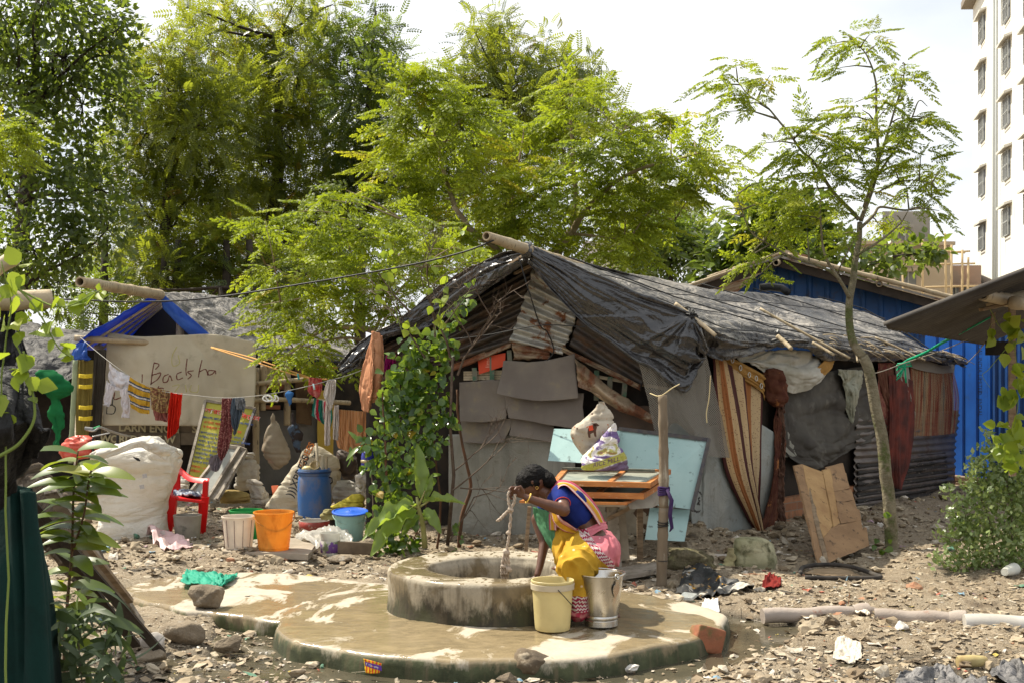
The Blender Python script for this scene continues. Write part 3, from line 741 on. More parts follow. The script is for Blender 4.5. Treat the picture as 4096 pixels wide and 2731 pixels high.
low([(2655,1560),(2815,1400),(2835,1700),(2800,2200),(2700,2200),(2660,1900)],.02,M_tin2,12)
sdp=on(SIDE,.05)
A2=surf([[sdp(2765,1745),sdp(2755,1950),sdp(2768,2178)],[sdp(2850,1700,-.02),sdp(2855,1950,.02),sdp(2860,2186)],[sdp(3000,1680),sdp(3000,1950),sdp(2985,2172)],[sdp(3115,1740),sdp(3118,1950),sdp(3112,2120)]],80,50)
A2=rough(A2,.03,1.3,4,16);A2[:,-1]+=np.array([0,0,1])*(fbm(A2[:,-1]*7,4,4)*.035)[:,None];MB().grid(A2).build('tin_sheet',M_tin2,hut,True,thick=.004)
mb=MB();c=SIDE(2790,2005,.085);ux=(SIDE(2830,2005,.085)-c).normalized()
for k in range(22):
 a=k/22*2*math.pi;p=c+ux*.085*math.cos(a)+Vector((0,0,.085*math.sin(a)));mb.beam(p,p+ux*.03*math.cos(a+1.2)+Vector((0,0,.03*math.sin(a+1.2))),.004,.012)
for k in range(5):p=c+ux*R.uniform(-.03,.03)+Vector((0,0,R.uniform(-.04,.04)));mb.beam(p,p+ux*.03+Vector((0,0,R.uniform(-.02,.03))),.004,.016)
mb.build('stencil_mark',M_black,hut,False)
corr('iron_sheet',(3425,1660),(3838,1640),(3800,2030),(3417,2082),15,.012,m_rust('sooty_iron',(.16,.135,.115),(.10,.055,.035),.5,.7,2),hut,plane=SIDE,off=.06,seed=31)
A2=surf([[sdp(3432,1850,.035),sdp(3425,2070,.035)],[sdp(3786,1808,.035),sdp(3790,2000,.035)]],50,110);t_=np.linspace(0,9.5*2*math.pi,110);A2=A2+normals(A2)*(np.sin(t_)*.012)[None,:,None];A2=edgefray(A2,.02,3)
MB().grid(A2).build('painted_patch',mat('flaking_black_paint',(.022,.02,.018),(.035,.03,.027),5,c3=(.22,.18,.14),s3=26,t3=(.60,.64),stretch=(1,1,2.2)),hut,True,thick=.002)
def m_cloth(name,c1,c2=None,scale=6,trans=.25,wave=None,c3=None,rough=.95,bump=.3,**k):
 return mat(name,c1,c2,scale,rough=rough,bump=bump,bscale=90,trans=trans,c3=c3,spec=.1,bdist=.003,**k)
def hang(name,label,cat,cols,mat_,group=None,Y=None,wr=None,thick=.004,nu=60,nv=60,parent=None,raw=False):
 """hanging cloth; cols[i] = vertical run of (px, py[, Y]) points"""
 c=[[(q[0],q[1],q[2]if len(q)>2 else Y)for q in col]for col in cols]
 o=sheet(name,c,mat_,parent,nu,nv,wr if wr is not None else[dict(amp=.02,fu=5,fv=.8,seed=len(name),warp=.5,o=2),dict(amp=.006,fu=12,fv=3,seed=3,warp=.8)],thick)
 if parent is None:tag(o,label,cat,group)
 return o
s_=lambda a,b,off=.12:(a,b,SIDE.Y(a)-off)
g_=lambda a,b,off=.12:(a,b,GAB.Y(a)-off)
def m_net(name,col,scale=300,op=.5,ang=.7):
 t=NT(name);uv=t.coord('Object')
 a=t.wave(scale*.05,0,t.map(uv,(1,0,1),(0,ang,0)),'X',0);b=t.wave(scale*.05,0,t.map(uv,(1,0,1),(0,ang,0)),'Z',0)
 f=t.math('MAXIMUM',t.step(a,.62,.72),t.step(b,.62,.72));f=t.math('ADD',t.math('MULTIPLY',f,1-op),op*t.math('ADD',0,0)if False else op)
 return t.bsdf(col,.8,0,.2,None,0,None,f)
M_net=m_net('grey_flyscreen',(.17,.155,.13),420,.42)
hang('net','torn grey flyscreen net hung over the hut corner beside the bamboo post','net',[[(2556,1450,11.95),(2590,1620,11.95),(2640,1800,12.0)],[(2640,1440,11.85),(2660,1560,11.85),(2700,1690,11.9)],[(2740,1450,11.85),(2770,1650,11.85),(2830,1810,11.9)],[(2830,1420,12.0),(2870,1600,12.1),(2925,1830,12.35)]],M_net,thick=0)
def m_curtain():
 t=NT('striped_brocade');uv=t.coord('UV');s=t.sep(uv)
 u=t.math('ADD',s[0],t.math('MULTIPLY',t.math('SUBTRACT',t.noise(3,3,vec=uv),.5),.05))
 st=t.ramp(u,[(0,(.075,.022,.02)),(.05,(.48,.32,.16)),(.13,(.34,.13,.045)),(.22,(.50,.35,.19)),(.36,(.075,.025,.022)),(.48,(.50,.36,.2)),(.60,(.075,.025,.022)),(.66,(.30,.12,.04)),(.77,(.48,.35,.2)),(.96,(.07,.02,.02))],'CONSTANT')
 vm=t.map(uv,(26,95,1));p=t.step(t.vor(1,vec=vm),.28,.2);lit=t.sep(st)[0]if False else None
 m=t.step(t.N('ShaderNodeRGBToBW').outputs[0],0,1)if False else None
 bw=t.N('ShaderNodeRGBToBW');t.L(st,bw.inputs[0]);isl=t.step(bw.outputs[0],.1,.2)
 c=t.mix(t.math('MULTIPLY',t.math('MULTIPLY',p,isl),.7),st,(.10,.04,.025))
 return t.bsdf(c,.85,0,.25,t.bump(t.noise(60,4),.2,.004),.12)
hang('curtain','brown and gold striped curtain hanging gathered from the eave on the long hut wall','curtain',[[s_(2848,1425),s_(2862,1640,.16),s_(2905,1880,.2),s_(2990,2060,.2),s_(3040,2150,.16)],[s_(2900,1440,.2),s_(2935,1640,.24),s_(2975,1880,.28),s_(3025,2060,.24),s_(3050,2150,.2)],[s_(2990,1520,.15),s_(3000,1680,.2),s_(3015,1880,.24),s_(3040,2040,.22),s_(3058,2140,.2)],[s_(3052,1560,.12),s_(3050,1680,.15),s_(3046,1880,.16),s_(3040,2030,.16),s_(3068,2120,.16)]],m_curtain(),nu=120,nv=100,wr=[dict(amp=.03,fu=5,fv=.5,seed=3,warp=.4,o=2),dict(amp=.008,fu=14,fv=2,seed=8)])
M_brown=m_cloth('dark_brown_cloth',(.075,.026,.020),(.12,.05,.03),9,.05,c3=(.33,.14,.05),s3=11,t3=(.6,.66))
hang('curtain_tail','brown cloth looped up from the hem of the striped curtain to the eave','cloth',[[s_(3055,2060),s_(3040,2130,.2),s_(3075,2200,.2)],[s_(3090,1900,.12),s_(3080,2040,.2),s_(3100,2130,.2)],[s_(3105,1700,.12),s_(3112,1850,.16),s_(3128,2010,.14)],[s_(3118,1600),s_(3128,1700,.14),s_(3150,1760,.12)]],M_brown,wr=[dict(amp=.02,fu=1,fv=6,seed=5,o=2),dict(amp=.01,fu=6,fv=9,seed=6)])
M_yel=m_cloth('mustard_cloth',(.46,.27,.09),(.36,.2,.06),5,.2)
o=hang('eyelet_curtain','mustard curtain top with a row of metal eyelets below the tarpaulin edge','curtain',[[s_(2838,1400,.1),s_(2862,1440,.12),s_(2890,1480,.12)],[s_(2920,1425,.14),s_(2940,1480,.16),s_(2990,1530,.14)],[s_(3010,1470,.14),s_(3020,1520,.18),s_(3050,1570,.15)],[s_(3062,1500,.12),s_(3058,1545,.14),s_(3060,1600,.13)]],M_yel,wr=[dict(amp=.012,fu=1.2,fv=7,seed=9,o=2)])
M_steel=mat('eyelet_steel',(.5,.5,.48),metal=.9,rough=.35,bump=0)
for(a,b)in[(2930,1440),(2962,1470),(2997,1498),(3025,1512),(3045,1542)]:
 c=P(a,b,SIDE.Y(a)-.19);mb=MB();n=14;mb.tube([c+Vector((.66*math.cos(k/n*2*math.pi),.75*math.cos(k/n*2*math.pi),1.1*math.sin(k/n*2*math.pi)))*.022 for k in range(n+1)],.005,5,caps=False);mb.build('eyelet',M_steel,o)
loft('cloth_bundle',[(1470,3090,3100),(1480,3062,3130),(1510,3048,3145),(1560,3050,3152),(1600,3062,3150),(1622,3085,3135),(1628,3105,3115)],SIDE.Y(3100)-.2,M_brown,None,.7,36,36,.02,14,4,creases=.02)
tag(bpy.data.objects['cloth_bundle'],'dark brown knotted bundle of cloth hanging under the eave beside the mustard curtain','cloth bundle')
o=sheet('twisted_cloth',[[s_(3112,1600),s_(3118,1700),s_(3122,1800),s_(3112,1900),s_(3108,2000),s_(3116,2090),s_(3108,2150)],[s_(3142,1600,.2),s_(3140,1700,.2),s_(3136,1780,.2),s_(3140,1900,.2),s_(3138,2000,.2),s_(3142,2080,.2),s_(3122,2160,.2)]],mat('rust_brown_rag',(.13,.065,.04),(.07,.035,.025),14,bump=.6),None,14,90,[dict(amp=.02,fu=2,fv=22,seed=6),dict(amp=.01,fu=3,fv=50,seed=9)],.012)
tag(o,'frayed rust-brown rag twisted like a rope down the long hut wall','rag')
M_whitetarp=m_cloth('dirty_white_tarp',(.60,.585,.53),(.46,.44,.37),4,.25,c3=(.36,.32,.23),s3=6,t3=(.6,.75),rough=.6)
hang('white_tarp','dirty white tarp slung like a hammock under the hut eave','tarpaulin',[[s_(2960,1430,.05),s_(3000,1450,.1),s_(3060,1500,.1)],[s_(3080,1398,.1),s_(3090,1460,.2),s_(3110,1530,.15)],[s_(3190,1400,.14),s_(3185,1480,.3),s_(3170,1572,.2)],[s_(3280,1420,.14),s_(3270,1480,.28),s_(3255,1545,.2)],[s_(3332,1432,.12),s_(3332,1462,.2),s_(3326,1478,.16)]],M_whitetarp,nu=100,wr=[dict(amp=.04,fu=3,fv=1.6,seed=4,warp=.8,o=2),dict(amp=.01,fu=9,fv=5,seed=5)])
hang('eyelet_flap','mustard strip with dark eyelets at the far end of the white tarp','curtain',[[s_(3260,1480,.3),s_(3300,1500,.3)],[s_(3300,1440,.28),s_(3330,1470,.28)],[s_(3318,1405,.2),s_(3335,1420,.2)]],M_yel,wr=[dict(amp=.008,fu=4,fv=2,seed=9)])
M_gnet=m_cloth('dark_grey_netting',(.105,.098,.085),(.06,.055,.05),3,.1,c3=(.2,.19,.165),s3=4,t3=(.56,.8))
hang('netting','dark grey netting draped along the long hut wall behind the leaning pallet','netting',[[s_(3115,1500,.08),s_(3120,1650,.1),s_(3150,1800,.16),s_(3260,1885,.2)],[s_(3230,1500,.08),s_(3230,1650,.1),s_(3260,1780,.16),s_(3330,1850,.18)],[s_(3350,1480,.08),s_(3350,1620,.1),s_(3370,1740,.16),s_(3420,1800,.16)],[s_(3480,1460,.08),s_(3490,1580,.1),s_(3520,1680,.14),s_(3535,1740,.14)]],M_gnet,nu=90,nv=90,wr=[dict(amp=.04,fu=2.4,fv=2.2,seed=14,warp=1,o=2),dict(amp=.014,fu=7,fv=6,seed=15)])
sheet('plastic_sheet',[[s_(3110,1730,.06),s_(3110,1830,.06)],[s_(3225,1720,.07),s_(3225,1820,.06)]],mat('pale_plastic',(.2,.2,.17),rough=.5),hut,thick=.004)
hang('sack_hanging','limp grey-green plastic sack hanging from the eave left of the tree','sack',[[s_(3350,1475,.2),s_(3385,1560,.26),s_(3400,1680,.22)],[s_(3400,1478,.24),s_(3410,1570,.3),s_(3412,1690,.24)],[s_(3446,1480,.2),s_(3440,1570,.24),s_(3420,1640,.22)]],mat('grey_green_sack',(.27,.28,.215),(.36,.35,.27),9,c3=(.16,.14,.09),rough=.55,trans=.15),wr=[dict(amp=.03,fu=3,fv=2,seed=4,o=2),dict(amp=.01,fu=8,fv=6,seed=8)])
def m_rednet():
 t=NT('red_and_tan_net');uv=t.coord('UV');s=t.sep(uv)
 c=t.ramp(t.noise(1,3,.8,vec=t.map(uv,(26,.5,1))),[(.36,(.17,.035,.025)),(.47,(.26,.10,.055)),(.53,(.33,.24,.14)),(.66,(.14,.12,.10))])
 a=t.vor(1,vec=t.map(uv,(60,62,1)),feature='DISTANCE_TO_EDGE',rnd=.25);f=t.step(a,.27,.17)
 return t.bsdf(c,.9,0,.1,None,.1,None,t.math('MAXIMUM',f,.25))
hang('net_curtain','red and tan knitted net curtain hanging at the far end of the hut wall','net',[[s_(3640,1450,.12),s_(3645,1600,.14),s_(3640,1745,.12)],[s_(3700,1470,.14),s_(3700,1600,.18),s_(3695,1742,.14)],[s_(3770,1488,.14),s_(3770,1600,.18),s_(3765,1738,.14)],[s_(3822,1480,.1),s_(3842,1600,.12),s_(3826,1730,.1)]],m_rednet(),thick=0,nu=100,wr=[dict(amp=.02,fu=7,fv=.5,seed=4,o=2)])
hang('net_curtain','dark red knitted net between the tree and the far end of the hut','net',[[s_(3512,1450,.1),s_(3515,1600,.12),s_(3522,1760,.1)],[s_(3600,1450,.1),s_(3600,1600,.12),s_(3605,1750,.1)]],mat('dark_red_net',(.13,.03,.028),(.2,.09,.06),22,(.4,.6),.95,.8,60),thick=0.004,wr=[dict(amp=.02,fu=6,fv=.5,seed=4,o=2)])
hang('lining','pale grey felt strip sagging above the net curtain at the far eave','cloth',[[s_(3610,1430,.1),s_(3615,1455,.16)],[s_(3700,1440,.14),s_(3690,1482,.2)],[s_(3770,1460,.14),s_(3760,1492,.2)],[s_(3822,1455,.1),s_(3818,1488,.14)]],m_cloth('grey_lining',(.27,.24,.2)),wr=[dict(amp=.006,fu=4,fv=1,seed=3)])
hang('ragged_cloth','pale grey torn cloth strip hanging by the green string','cloth',[[s_(3582,1462,.2),s_(3592,1520,.2),s_(3625,1590,.2),s_(3655,1650,.2)],[s_(3612,1455,.24),s_(3622,1520,.26),s_(3642,1590,.24),s_(3662,1655,.22)],[s_(3634,1445,.22),s_(3644,1520,.22),s_(3652,1590,.22),s_(3666,1670,.2)]],m_cloth('grey_white_cloth',(.36,.34,.3),(.28,.26,.22)))
hang('shawl','long dark reddish shawl hanging from the eave to the right of the tree trunk','cloth',[[s_(3560,1500,.22),s_(3566,1650,.24),s_(3562,1800,.26),s_(3572,1900,.26),s_(3578,1950,.24)],[s_(3600,1500,.28),s_(3602,1650,.32),s_(3600,1800,.34),s_(3596,1900,.3),s_(3596,1955,.28)],[s_(3650,1520,.22),s_(3654,1650,.24),s_(3648,1780,.26),s_(3628,1890,.24),s_(3606,1958,.24)]],mat('maroon_shawl',(.055,.018,.015),(.14,.03,.02),5,(.4,.65),.9,.3,60),nv=90)
hang('ragged_cloth','faded red-brown rag hanging just right of the tree trunk','cloth',[[s_(3510,1480,.14),s_(3530,1560,.16),s_(3560,1640,.16)],[s_(3580,1470,.14),s_(3580,1560,.16),s_(3570,1660,.16)]],m_cloth('red_brown_rag',(.18,.09,.06),(.12,.05,.035),6))
t=thing('pallet','broken plank pallet leaning against the long hut wall','pallet',(SIDE(3350,2200,.6).x,SIDE(3350,2200,.6).y,.05))
M_plank=mat('raw_plank',(.46,.29,.13),(.33,.19,.085),6,(.35,.65),.8,.4,60,c3=(.10,.06,.035),s3=13,t3=(.6,.7),stretch=(1,1,.35))
M_plank2=mat('dark_plank',(.25,.15,.08),(.34,.21,.11),6,(.35,.65),.85,.4,60,c3=(.07,.045,.03),s3=13,t3=(.58,.68))
def plk(pts,m_,th=.02,nm='plank',rg=.006,parent=t):
 p3=[P(a,b,yy)for a,b,yy in pts];return MB().prism(ragged(p3,rg,.08),(-.01,th,0)).build(nm,m_,parent,False)
yb=11.55;yt=12.85
def pl(a,b):return(a,b,yb+(2255-b)/400*(yt-yb)+(a-3300)*.0012)
plk([pl(3176,1862),pl(3212,1855),pl(3292,2240),pl(3275,2252)],M_plank2);plk([pl(3212,1856),pl(3290,1885),pl(3330,2100),pl(3272,2180)],M_plank,.025)
plk([pl(3292,1880),pl(3320,1872),pl(3360,2090),pl(3335,2105)],M_plank,.022)
for(a,b,c,d,e,f)in[(3305,1868,3372,1850,3382,1890),(3318,1900,3385,1890,3400,1950),(3335,1965,3405,1955,3418,1998),(3340,2010,3418,1998,3430,2040),(3350,2052,3438,2036,3445,2078)]:
 plk([pl(a,b),pl(c,d),pl(e,f),pl(a+16,f+14)],M_plank2,.03)
plk([pl(3280,2130),pl(3350,2098),pl(3444,2078),pl(3452,2120),pl(3466,2108),pl(3478,2180),pl(3306,2254)],M_plank2,.04)
plk([pl(3205,1870),pl(3222,1870),pl(3320,2256),pl(3300,2262)],M_wood,.12)
M_sackgreen=mat('mouldy_sack',(.36,.34,.22),(.17,.17,.08),3.5,(.38,.6),.9,.35,70,c3=(.07,.07,.035),s3=5,t3=(.54,.66))
o=loft('cement_sack',[(2148,2960,3040),(2158,2940,3072),(2185,2930,3095),(2230,2928,3104),(2270,2926,3106),(2308,2938,3098),(2322,2960,3080)],11.25,M_sackgreen,None,.75,48,40,.012,10,3,3.2,creases=.015)
tag(o,'hardened green-mouldy cement sack standing upright near the hut corner','sack')
o=loft('net_sack',[(2192,2700,2770),(2205,2684,2810),(2235,2672,2845),(2275,2668,2864),(2310,2676,2862),(2335,2700,2850)],11.2,mat('mossy_lump',(.15,.125,.075),(.09,.08,.04),9,(.4,.6),.95,1.0,26,c3=(.2,.19,.08),s3=7,bdist=.04),None,.9,56,44,.05,14,5)
tag(o,'bulging mossy sack of rubble right of the bamboo post','sack')
o=loft('torn_sacking',[(2190,2915,2935),(2230,2905,2940),(2270,2890,2950),(2300,2870,2960),(2316,2868,2965)],11.15,mat('yellow_sacking',(.37,.33,.17),(.25,.22,.12),12,bump=.7),None,.5,30,30,.03,16,8);tag(o,'torn yellowish sacking bunched against the mouldy sack','sacking')
M_stone=mat('pale_stone',(.46,.42,.37),(.34,.3,.26),6,bump=.6,bscale=20)
o=rock('stone',P(2893,2250,11.5),(.24,.2,.17),M_stone,seed=4);tag(o,'pale angular stone between the mossy sack and the mouldy sack','stone')
M_blueb=mat('pale_blue_board',(.37,.52,.50),(.29,.44,.43),2.2,(.35,.65),.6,.15,60,c3=(.11,.14,.13),s3=13,t3=(.60,.70))
M_framed=mat('dark_frame',(.06,.058,.07),(.1,.09,.08),20,rough=.6)
t=thing('board','large pale blue board with a dark frame leaning behind the bamboo post','board',P(2650,2040,11.75))
def bd(pts):return[P(*q)for q in pts]
q=bd([(2475,1712,11.95),(2836,1757,11.85),(2766,2036,11.6),(2560,2010,11.6),(2450,1990,11.65)])
MB().prism(q,(0,.012,0)).build('panel',M_blueb,t,False)
mb=MB();
mb.beam(q[0]+Vector((0,-.015,0)),q[1]+Vector((0,-.015,0)),.02,.032);mb.build('frame',M_framed,t,False)
MB().beam(q[1]+Vector((0,-.018,.01)),q[2]+Vector((0,-.018,-.01)),.02,.036).build('frame',M_framed,t,False)
o=MB().prism(bd([(2600,2028,11.7),(2760,2038,11.7),(2738,2164,11.5),(2580,2156,11.5)]),(0,.012,0)).build('board',M_blueb,None,False);tag(o,'small pale blue board stained at its foot, below the large framed one','board')
o=MB().prism(bd([(2216,1713,11.9),(2330,1716,11.9),(2480,1722,11.9),(2460,1858,11.6),(2192,1841,11.6)]),(0,.012,0)).build('board',M_blueb,None,False);tag(o,'pale blue board behind the purple sack, left of the framed one','board')
t=thing('table','makeshift table of old planks beside the bamboo post','table',(.75,11.2,.02))
ty=11.0;tz=(1420-2010)
def TP(px,py,Y):return P(px,py,Y)
mb=MB();mb.prism([TP(2130,2003,10.75),TP(2500,2014,10.65),TP(2640,1975,11.3),TP(2300,1960,11.5)],(0,0,-.025));mb.build('tabletop',M_white if False else mat('worn_cream_board',(.5,.45,.36),(.36,.3,.22),5,c3=(.2,.15,.1)),t,False)
mb=MB();mb.prism([TP(2510,2012,10.66),TP(2642,1940,11.25),TP(2636,2010,11.25),TP(2600,2030,10.9),TP(2520,2035,10.66)],(.02,.01,0));mb.build('apron',mat('grey_board',(.36,.33,.27),(.26,.23,.19),6),t,False)
for a,b,c,d,w_,m_ in[((2118,2025,10.9),(2103,2215,10.95),0,0,.03,M_wood),((2448,2020,10.9),(2466,2285,10.95),0,0,.09,M_woodgrey),((2560,2020,11.3),(2560,2240,11.4),0,0,.05,M_wood),((2300,1990,11.4),(2300,2190,11.5),0,0,.05,M_wood)]:
 mb=MB();mb.beam(P(*a),P(*b),w_,.03,up=(0,1,0));mb.build('leg',m_,t,False)
MB().beam(P(2430,2075,10.9),P(2540,2020,10.8),.03,.03).build('brace',M_wood,t,False)
o=MB().prism(ragged([P(2440,2040,11.3),P(2500,2035,11.3),P(2520,2235,11.2),P(2440,2250,11.2)],.004),(0,.02,0)).build('board',mat('stained_cream_board',(.36,.31,.23),(.2,.16,.11),4),None,False);tag(o,'stained cream board leaning on its side under the table','board')
o=MB().prism([P(2200,2065,11.4),P(2400,2060,11.4),P(2400,2190,11.4),P(2200,2190,11.4)],(0,.02,0)).build('board',mat('brown_stained_board',(.27,.21,.14),(.14,.10,.065),4),None,False);tag(o,'brown stained board standing under the table behind the woman','board')
o=MB().prism(ragged([P(2470,2270,10.9),P(2625,2245,11.0),P(2640,2275,10.7),P(2480,2305,10.6)],.004),(0,0,-.03)).build('plank',M_woodgrey,None,False);tag(o,'dark grimy plank lying on the ground under the table','plank')
M_glass=mat('dusty_glass',(.38,.38,.31),(.26,.27,.22),4,rough=.25,bump=.05,spec=.6)
def winframe(name,label,cs,mull,th,glass=True,w_=.045):
 """window frame lying flat: four corners (front-left, front-right, back-right, back-left)"""
 c=[P(*q)for q in cs];r=thing(name,label,'window frame',(c[0]+c[2])/2,'old window frames stacked on the table')
 for a,b in((0,1),(1,2),(3,2),(0,3)):
  e=(c[b]-c[a]).normalized();MB().beam(c[a]-e*.02,c[b]+e*.02,w_,th,jit=.002).build('rail',M_orangewood,r,False)
 a,b=c[0].lerp(c[1],mull),c[3].lerp(c[2],mull);MB().beam(a,b,w_*.9,th*.9).build('rail',M_orangewood,r,False)
 if glass:MB().prism([c[0]+Vector((0,0,.004)),c[1]+Vector((0,0,.004)),c[2]+Vector((0,0,.004)),c[3]+Vector((0,0,.004))],(0,0,-.006)).build('pane',M_glass,r,False)
 return r
r=winframe('window_frame','orange wooden window frame with dusty glass, uppermost of the pile',[(2220,1930,10.65),(2592,1938,10.55),(2672,1886,11.25),(2262,1882,11.35)],.58,.04)
winframe('window_frame','orange wooden window frame with flaking paint, second in the pile',[(2250,1975,10.65),(2566,1982,10.55),(2655,1925,11.2),(2290,1925,11.3)],.45,.045)
winframe('window_frame','thin grey wooden window frame at the bottom of the pile',[(2090,2004,10.62),(2500,2012,10.52),(2600,1962,11.2),(2200,1962,11.3)],.5,.018,False,.04)
mb=MB();c=P(2385,1944,10.6);mb.tube([c+Vector((.016*math.cos(k/12*6.283),0,.016*math.sin(k/12*6.283)))for k in range(13)],.003,5,caps=False);mb.build('ring_pull',M_wire,r)
o=MB().beam(P(2250,1872,11.3),P(2620,1880,11.2),.05,.02).build('plank',mat('mouldy_plank',(.06,.065,.05),(.15,.15,.12),20),None,False);tag(o,'narrow mouldy dark plank on the back edge of the stacked frames','plank')
t=thing('bamboo_post','upright old bamboo post with purple rag tied round it, in front of the table end','post',P(2645,2350,10.45))
mb=MB();bamboo(mb,P(2646,2352,10.45),P(2655,2030,10.5),.042,.038,3,seed=3,bend=.004);bamboo(mb,P(2655,2030,10.5),P(2650,1578,10.55),.038,.035,4,seed=6,bend=.008)
mb.build('culm',M_postwood,t)
M_purple=m_cloth('purple_rag',(.055,.03,.11),(.09,.06,.13),20)
mb=MB()
for k in range(5):mb.tube([P(2655,1948+k*7,10.5)+Vector((.042*math.cos(q),.042*math.sin(q),.004*math.sin(q*2+k)))for q in np.linspace(0,6.283,14)],.008,6,caps=False)
mb.tube([P(2668,1955,10.45),P(2686,2000,10.44),P(2680,2060,10.45),P(2688,2110,10.45),P(2678,2125,10.45)],[.012,.018,.016,.014,.004],7);mb.build('rag',M_purple,t)
mb=MB()
for k in range(3):mb.tube([P(2652,2085+k*9,10.48)+Vector((.042*math.cos(q),.042*math.sin(q),.006*math.sin(q+k)))for q in np.linspace(0,6.283,14)],.004,5,caps=False)
mb.tube([P(2650,2240,10.46)+Vector((.042*math.cos(q),.042*math.sin(q),0))for q in np.linspace(0,6.283,14)],.003,5,caps=False);mb.build('tie',M_wire,t)
o=rope('string',[P(2600,1572,10.6),P(2640,1582,10.5),P(2690,1550,10.5),P(2718,1535,10.6)],.004,M_string);tag(o,'pale straw string tied over the top of the bamboo post','string')
o=rope('string',[P(2842,1500,11.6),P(2836,1590,11.6),P(2826,1650,11.6),P(2828,1690,11.6)],.005,M_string);tag(o,'pale straw string dangling at the hut corner','string')
def m_ricesack():
 t=NT('printed_woven_sack');o=t.coord();s=t.sep(t.coord('UV'))
 n=t.noise(5.5,4,.6,vec=t.map(o,(1,1,1.3)),dist=1.6,col=True)
 c=t.ramp(t.noise(5.5,4,.62,vec=t.map(o,(1,1,1.6),(0,.6,0)),dist=1.2),[(.30,(.09,.05,.17)),(.46,(.15,.09,.25)),(.485,(.66,.62,.62)),(.54,(.70,.66,.60)),(.60,(.36,.34,.05)),(.66,(.30,.14,.06)),(.72,(.12,.17,.10))])
 z=t.sep(o)[2];y=t.math('ADD',z,t.math('MULTIPLY',t.sep(o)[0],-.32));band=t.math('MULTIPLY',t.step(y,.66,.67),t.step(y,.735,.725))
 c=t.mix(band,c,(.36,.34,.05));low_=t.step(y,.665,.655);c=t.mix(low_,c,(.12,.07,.13))
 return t.bsdf(c,.42,0,.45,t.bump(t.noise(14,6,.6,dist=1),.8,.03))
o=loft('rice_sack',[(1690,2455,2462),(1720,2430,2470),(1760,2390,2480),(1800,2345,2495),(1840,2322,2512),(1862,2318,2522),(1876,2328,2520)],10.95,m_ricesack(),None,.6,50,46,.014,8,11,creases=.02)
tag(o,'purple and yellow printed sack standing full on the stacked window frames','sack')
mb=MB();sc0=P(2395,1868,10.72)
text_mesh('lettering','RICE MILL',P(2372,1868,10.70),P(2480,1840,10.70)-P(2372,1868,10.70),(0.1,0,1),.05,mat('purple_print',(.10,.05,.12)),o)
def m_eleph():
 t=NT('cream_printed_cloth');o=t.coord()
 c=t.mix(t.step(t.noise(4,5),.4,.7),(.5,.45,.36),(.38,.33,.25))
 v=t.vor(17,vec=o);c=t.mix(t.step(v,.17,.12),c,(.10,.05,.035));c=t.mix(t.step(t.noise(30,2,vec=o),.66,.70),c,(.4,.12,.05))
 return t.bsdf(c,.8,0,.2,t.bump(t.noise(12,6,.6,dist=1),.6,.02))
o=loft('cloth_bag',[(1605,2395,2412),(1630,2382,2432),(1670,2340,2452),(1720,2280,2450),(1760,2285,2440),(1800,2310,2420),(1845,2345,2400)],11.05,m_eleph(),None,.5,44,40,.012,8,15,creases=.018)
tag(o,'cream cloth bag printed with dark spots and an elephant, leaning behind the purple sack','bag')
EX=lambda a,b:P(a,b,10.86)
mb=MB()
mb.prism([EX(a,b)for a,b in[(2352,1712),(2366,1700),(2380,1694),(2388,1706),(2384,1722),(2386,1744),(2378,1744),(2374,1728),(2362,1734),(2362,1750),(2354,1748),(2350,1730)]],(0,.004,0));mb.prism([EX(a,b)for a,b in[(2366,1692),(2386,1690),(2398,1700),(2390,1704),(2380,1702)]],(0,.004,0))
mb.build('elephant_print',mat('print_brown',(.09,.045,.03)),o,False)
MB().prism([EX(a,b+0)+Vector((0,-.003,0))for a,b in[(2354,1702),(2370,1698),(2374,1718),(2356,1722)]],(0,.002,0)).build('saddle_print',M_redcard,o,False)
lhut=thing('hut','small hut with a blue tarpaulin underlay and grey roof, painted cloth banner over its front','hut',(-3.3,17.2,0))
M_blue=mat('blue_tarpaulin',(.018,.085,.42),(.03,.14,.55),5,(.35,.65),.38,.3,14,spec=.5,trans=.45,c3=(.10,.25,.6),s3=22,t3=(.62,.7))
M_banner=m_cloth('cream_banner',(.58,.52,.39),(.49,.43,.32),2.2,.18,c3=(.33,.29,.21),s3=3,t3=(.58,.75))
def lw(pts,m_,nm='wall',th=.03,rag=0):
 p=[P(*q)for q in pts];p=ragged(p,rag,.1)if rag else p;return MB().prism(p,(0,th,0)).build(nm,m_,lhut,False)
lw([(310,1400,17.15),(1030,1400,17.15),(1030,2000,17.15),(310,2000,17.15)],M_dark)
lw([(330,1440,18.2),(655,1215,18.2),(1040,1440,18.2)],mat('grey_board_back',(.035,.032,.03)),rag=0)
rc=[[(640,1160,16.7),(750,1270,16.7),(880,1380,16.8),(975,1455,16.9),(1010,1470,16.9)],[(800,1172,17.6),(900,1265,17.5),(1010,1360,17.5),(1080,1418,17.5),(1100,1425,17.5)],[(1000,1200,18.8),(1120,1290,18.5),(1230,1375,18.2),(1290,1430,18.1),(1300,1440,18.1)],[(1230,1240,20.0),(1340,1310,19.6),(1440,1385,19.3),(1500,1440,19.1),(1505,1460,19.1)]]
sheet('roof_tarpaulin',rc,M_tarpgrey,lhut,110,80,wr=[dict(amp=.022,fu=2,fv=5,seed=51,warp=.9),dict(amp=.009,fu=14,fv=10,seed=52,warp=1.2)])
under=[[(q[0]-2,q[1]+26+4*j,q[2]+.1)for j,q in enumerate(r)]for r in rc];sheet('blue_underlay',under,M_blue,lhut,60,40,wr=[dict(amp=.012,fu=9,fv=4,seed=5)])
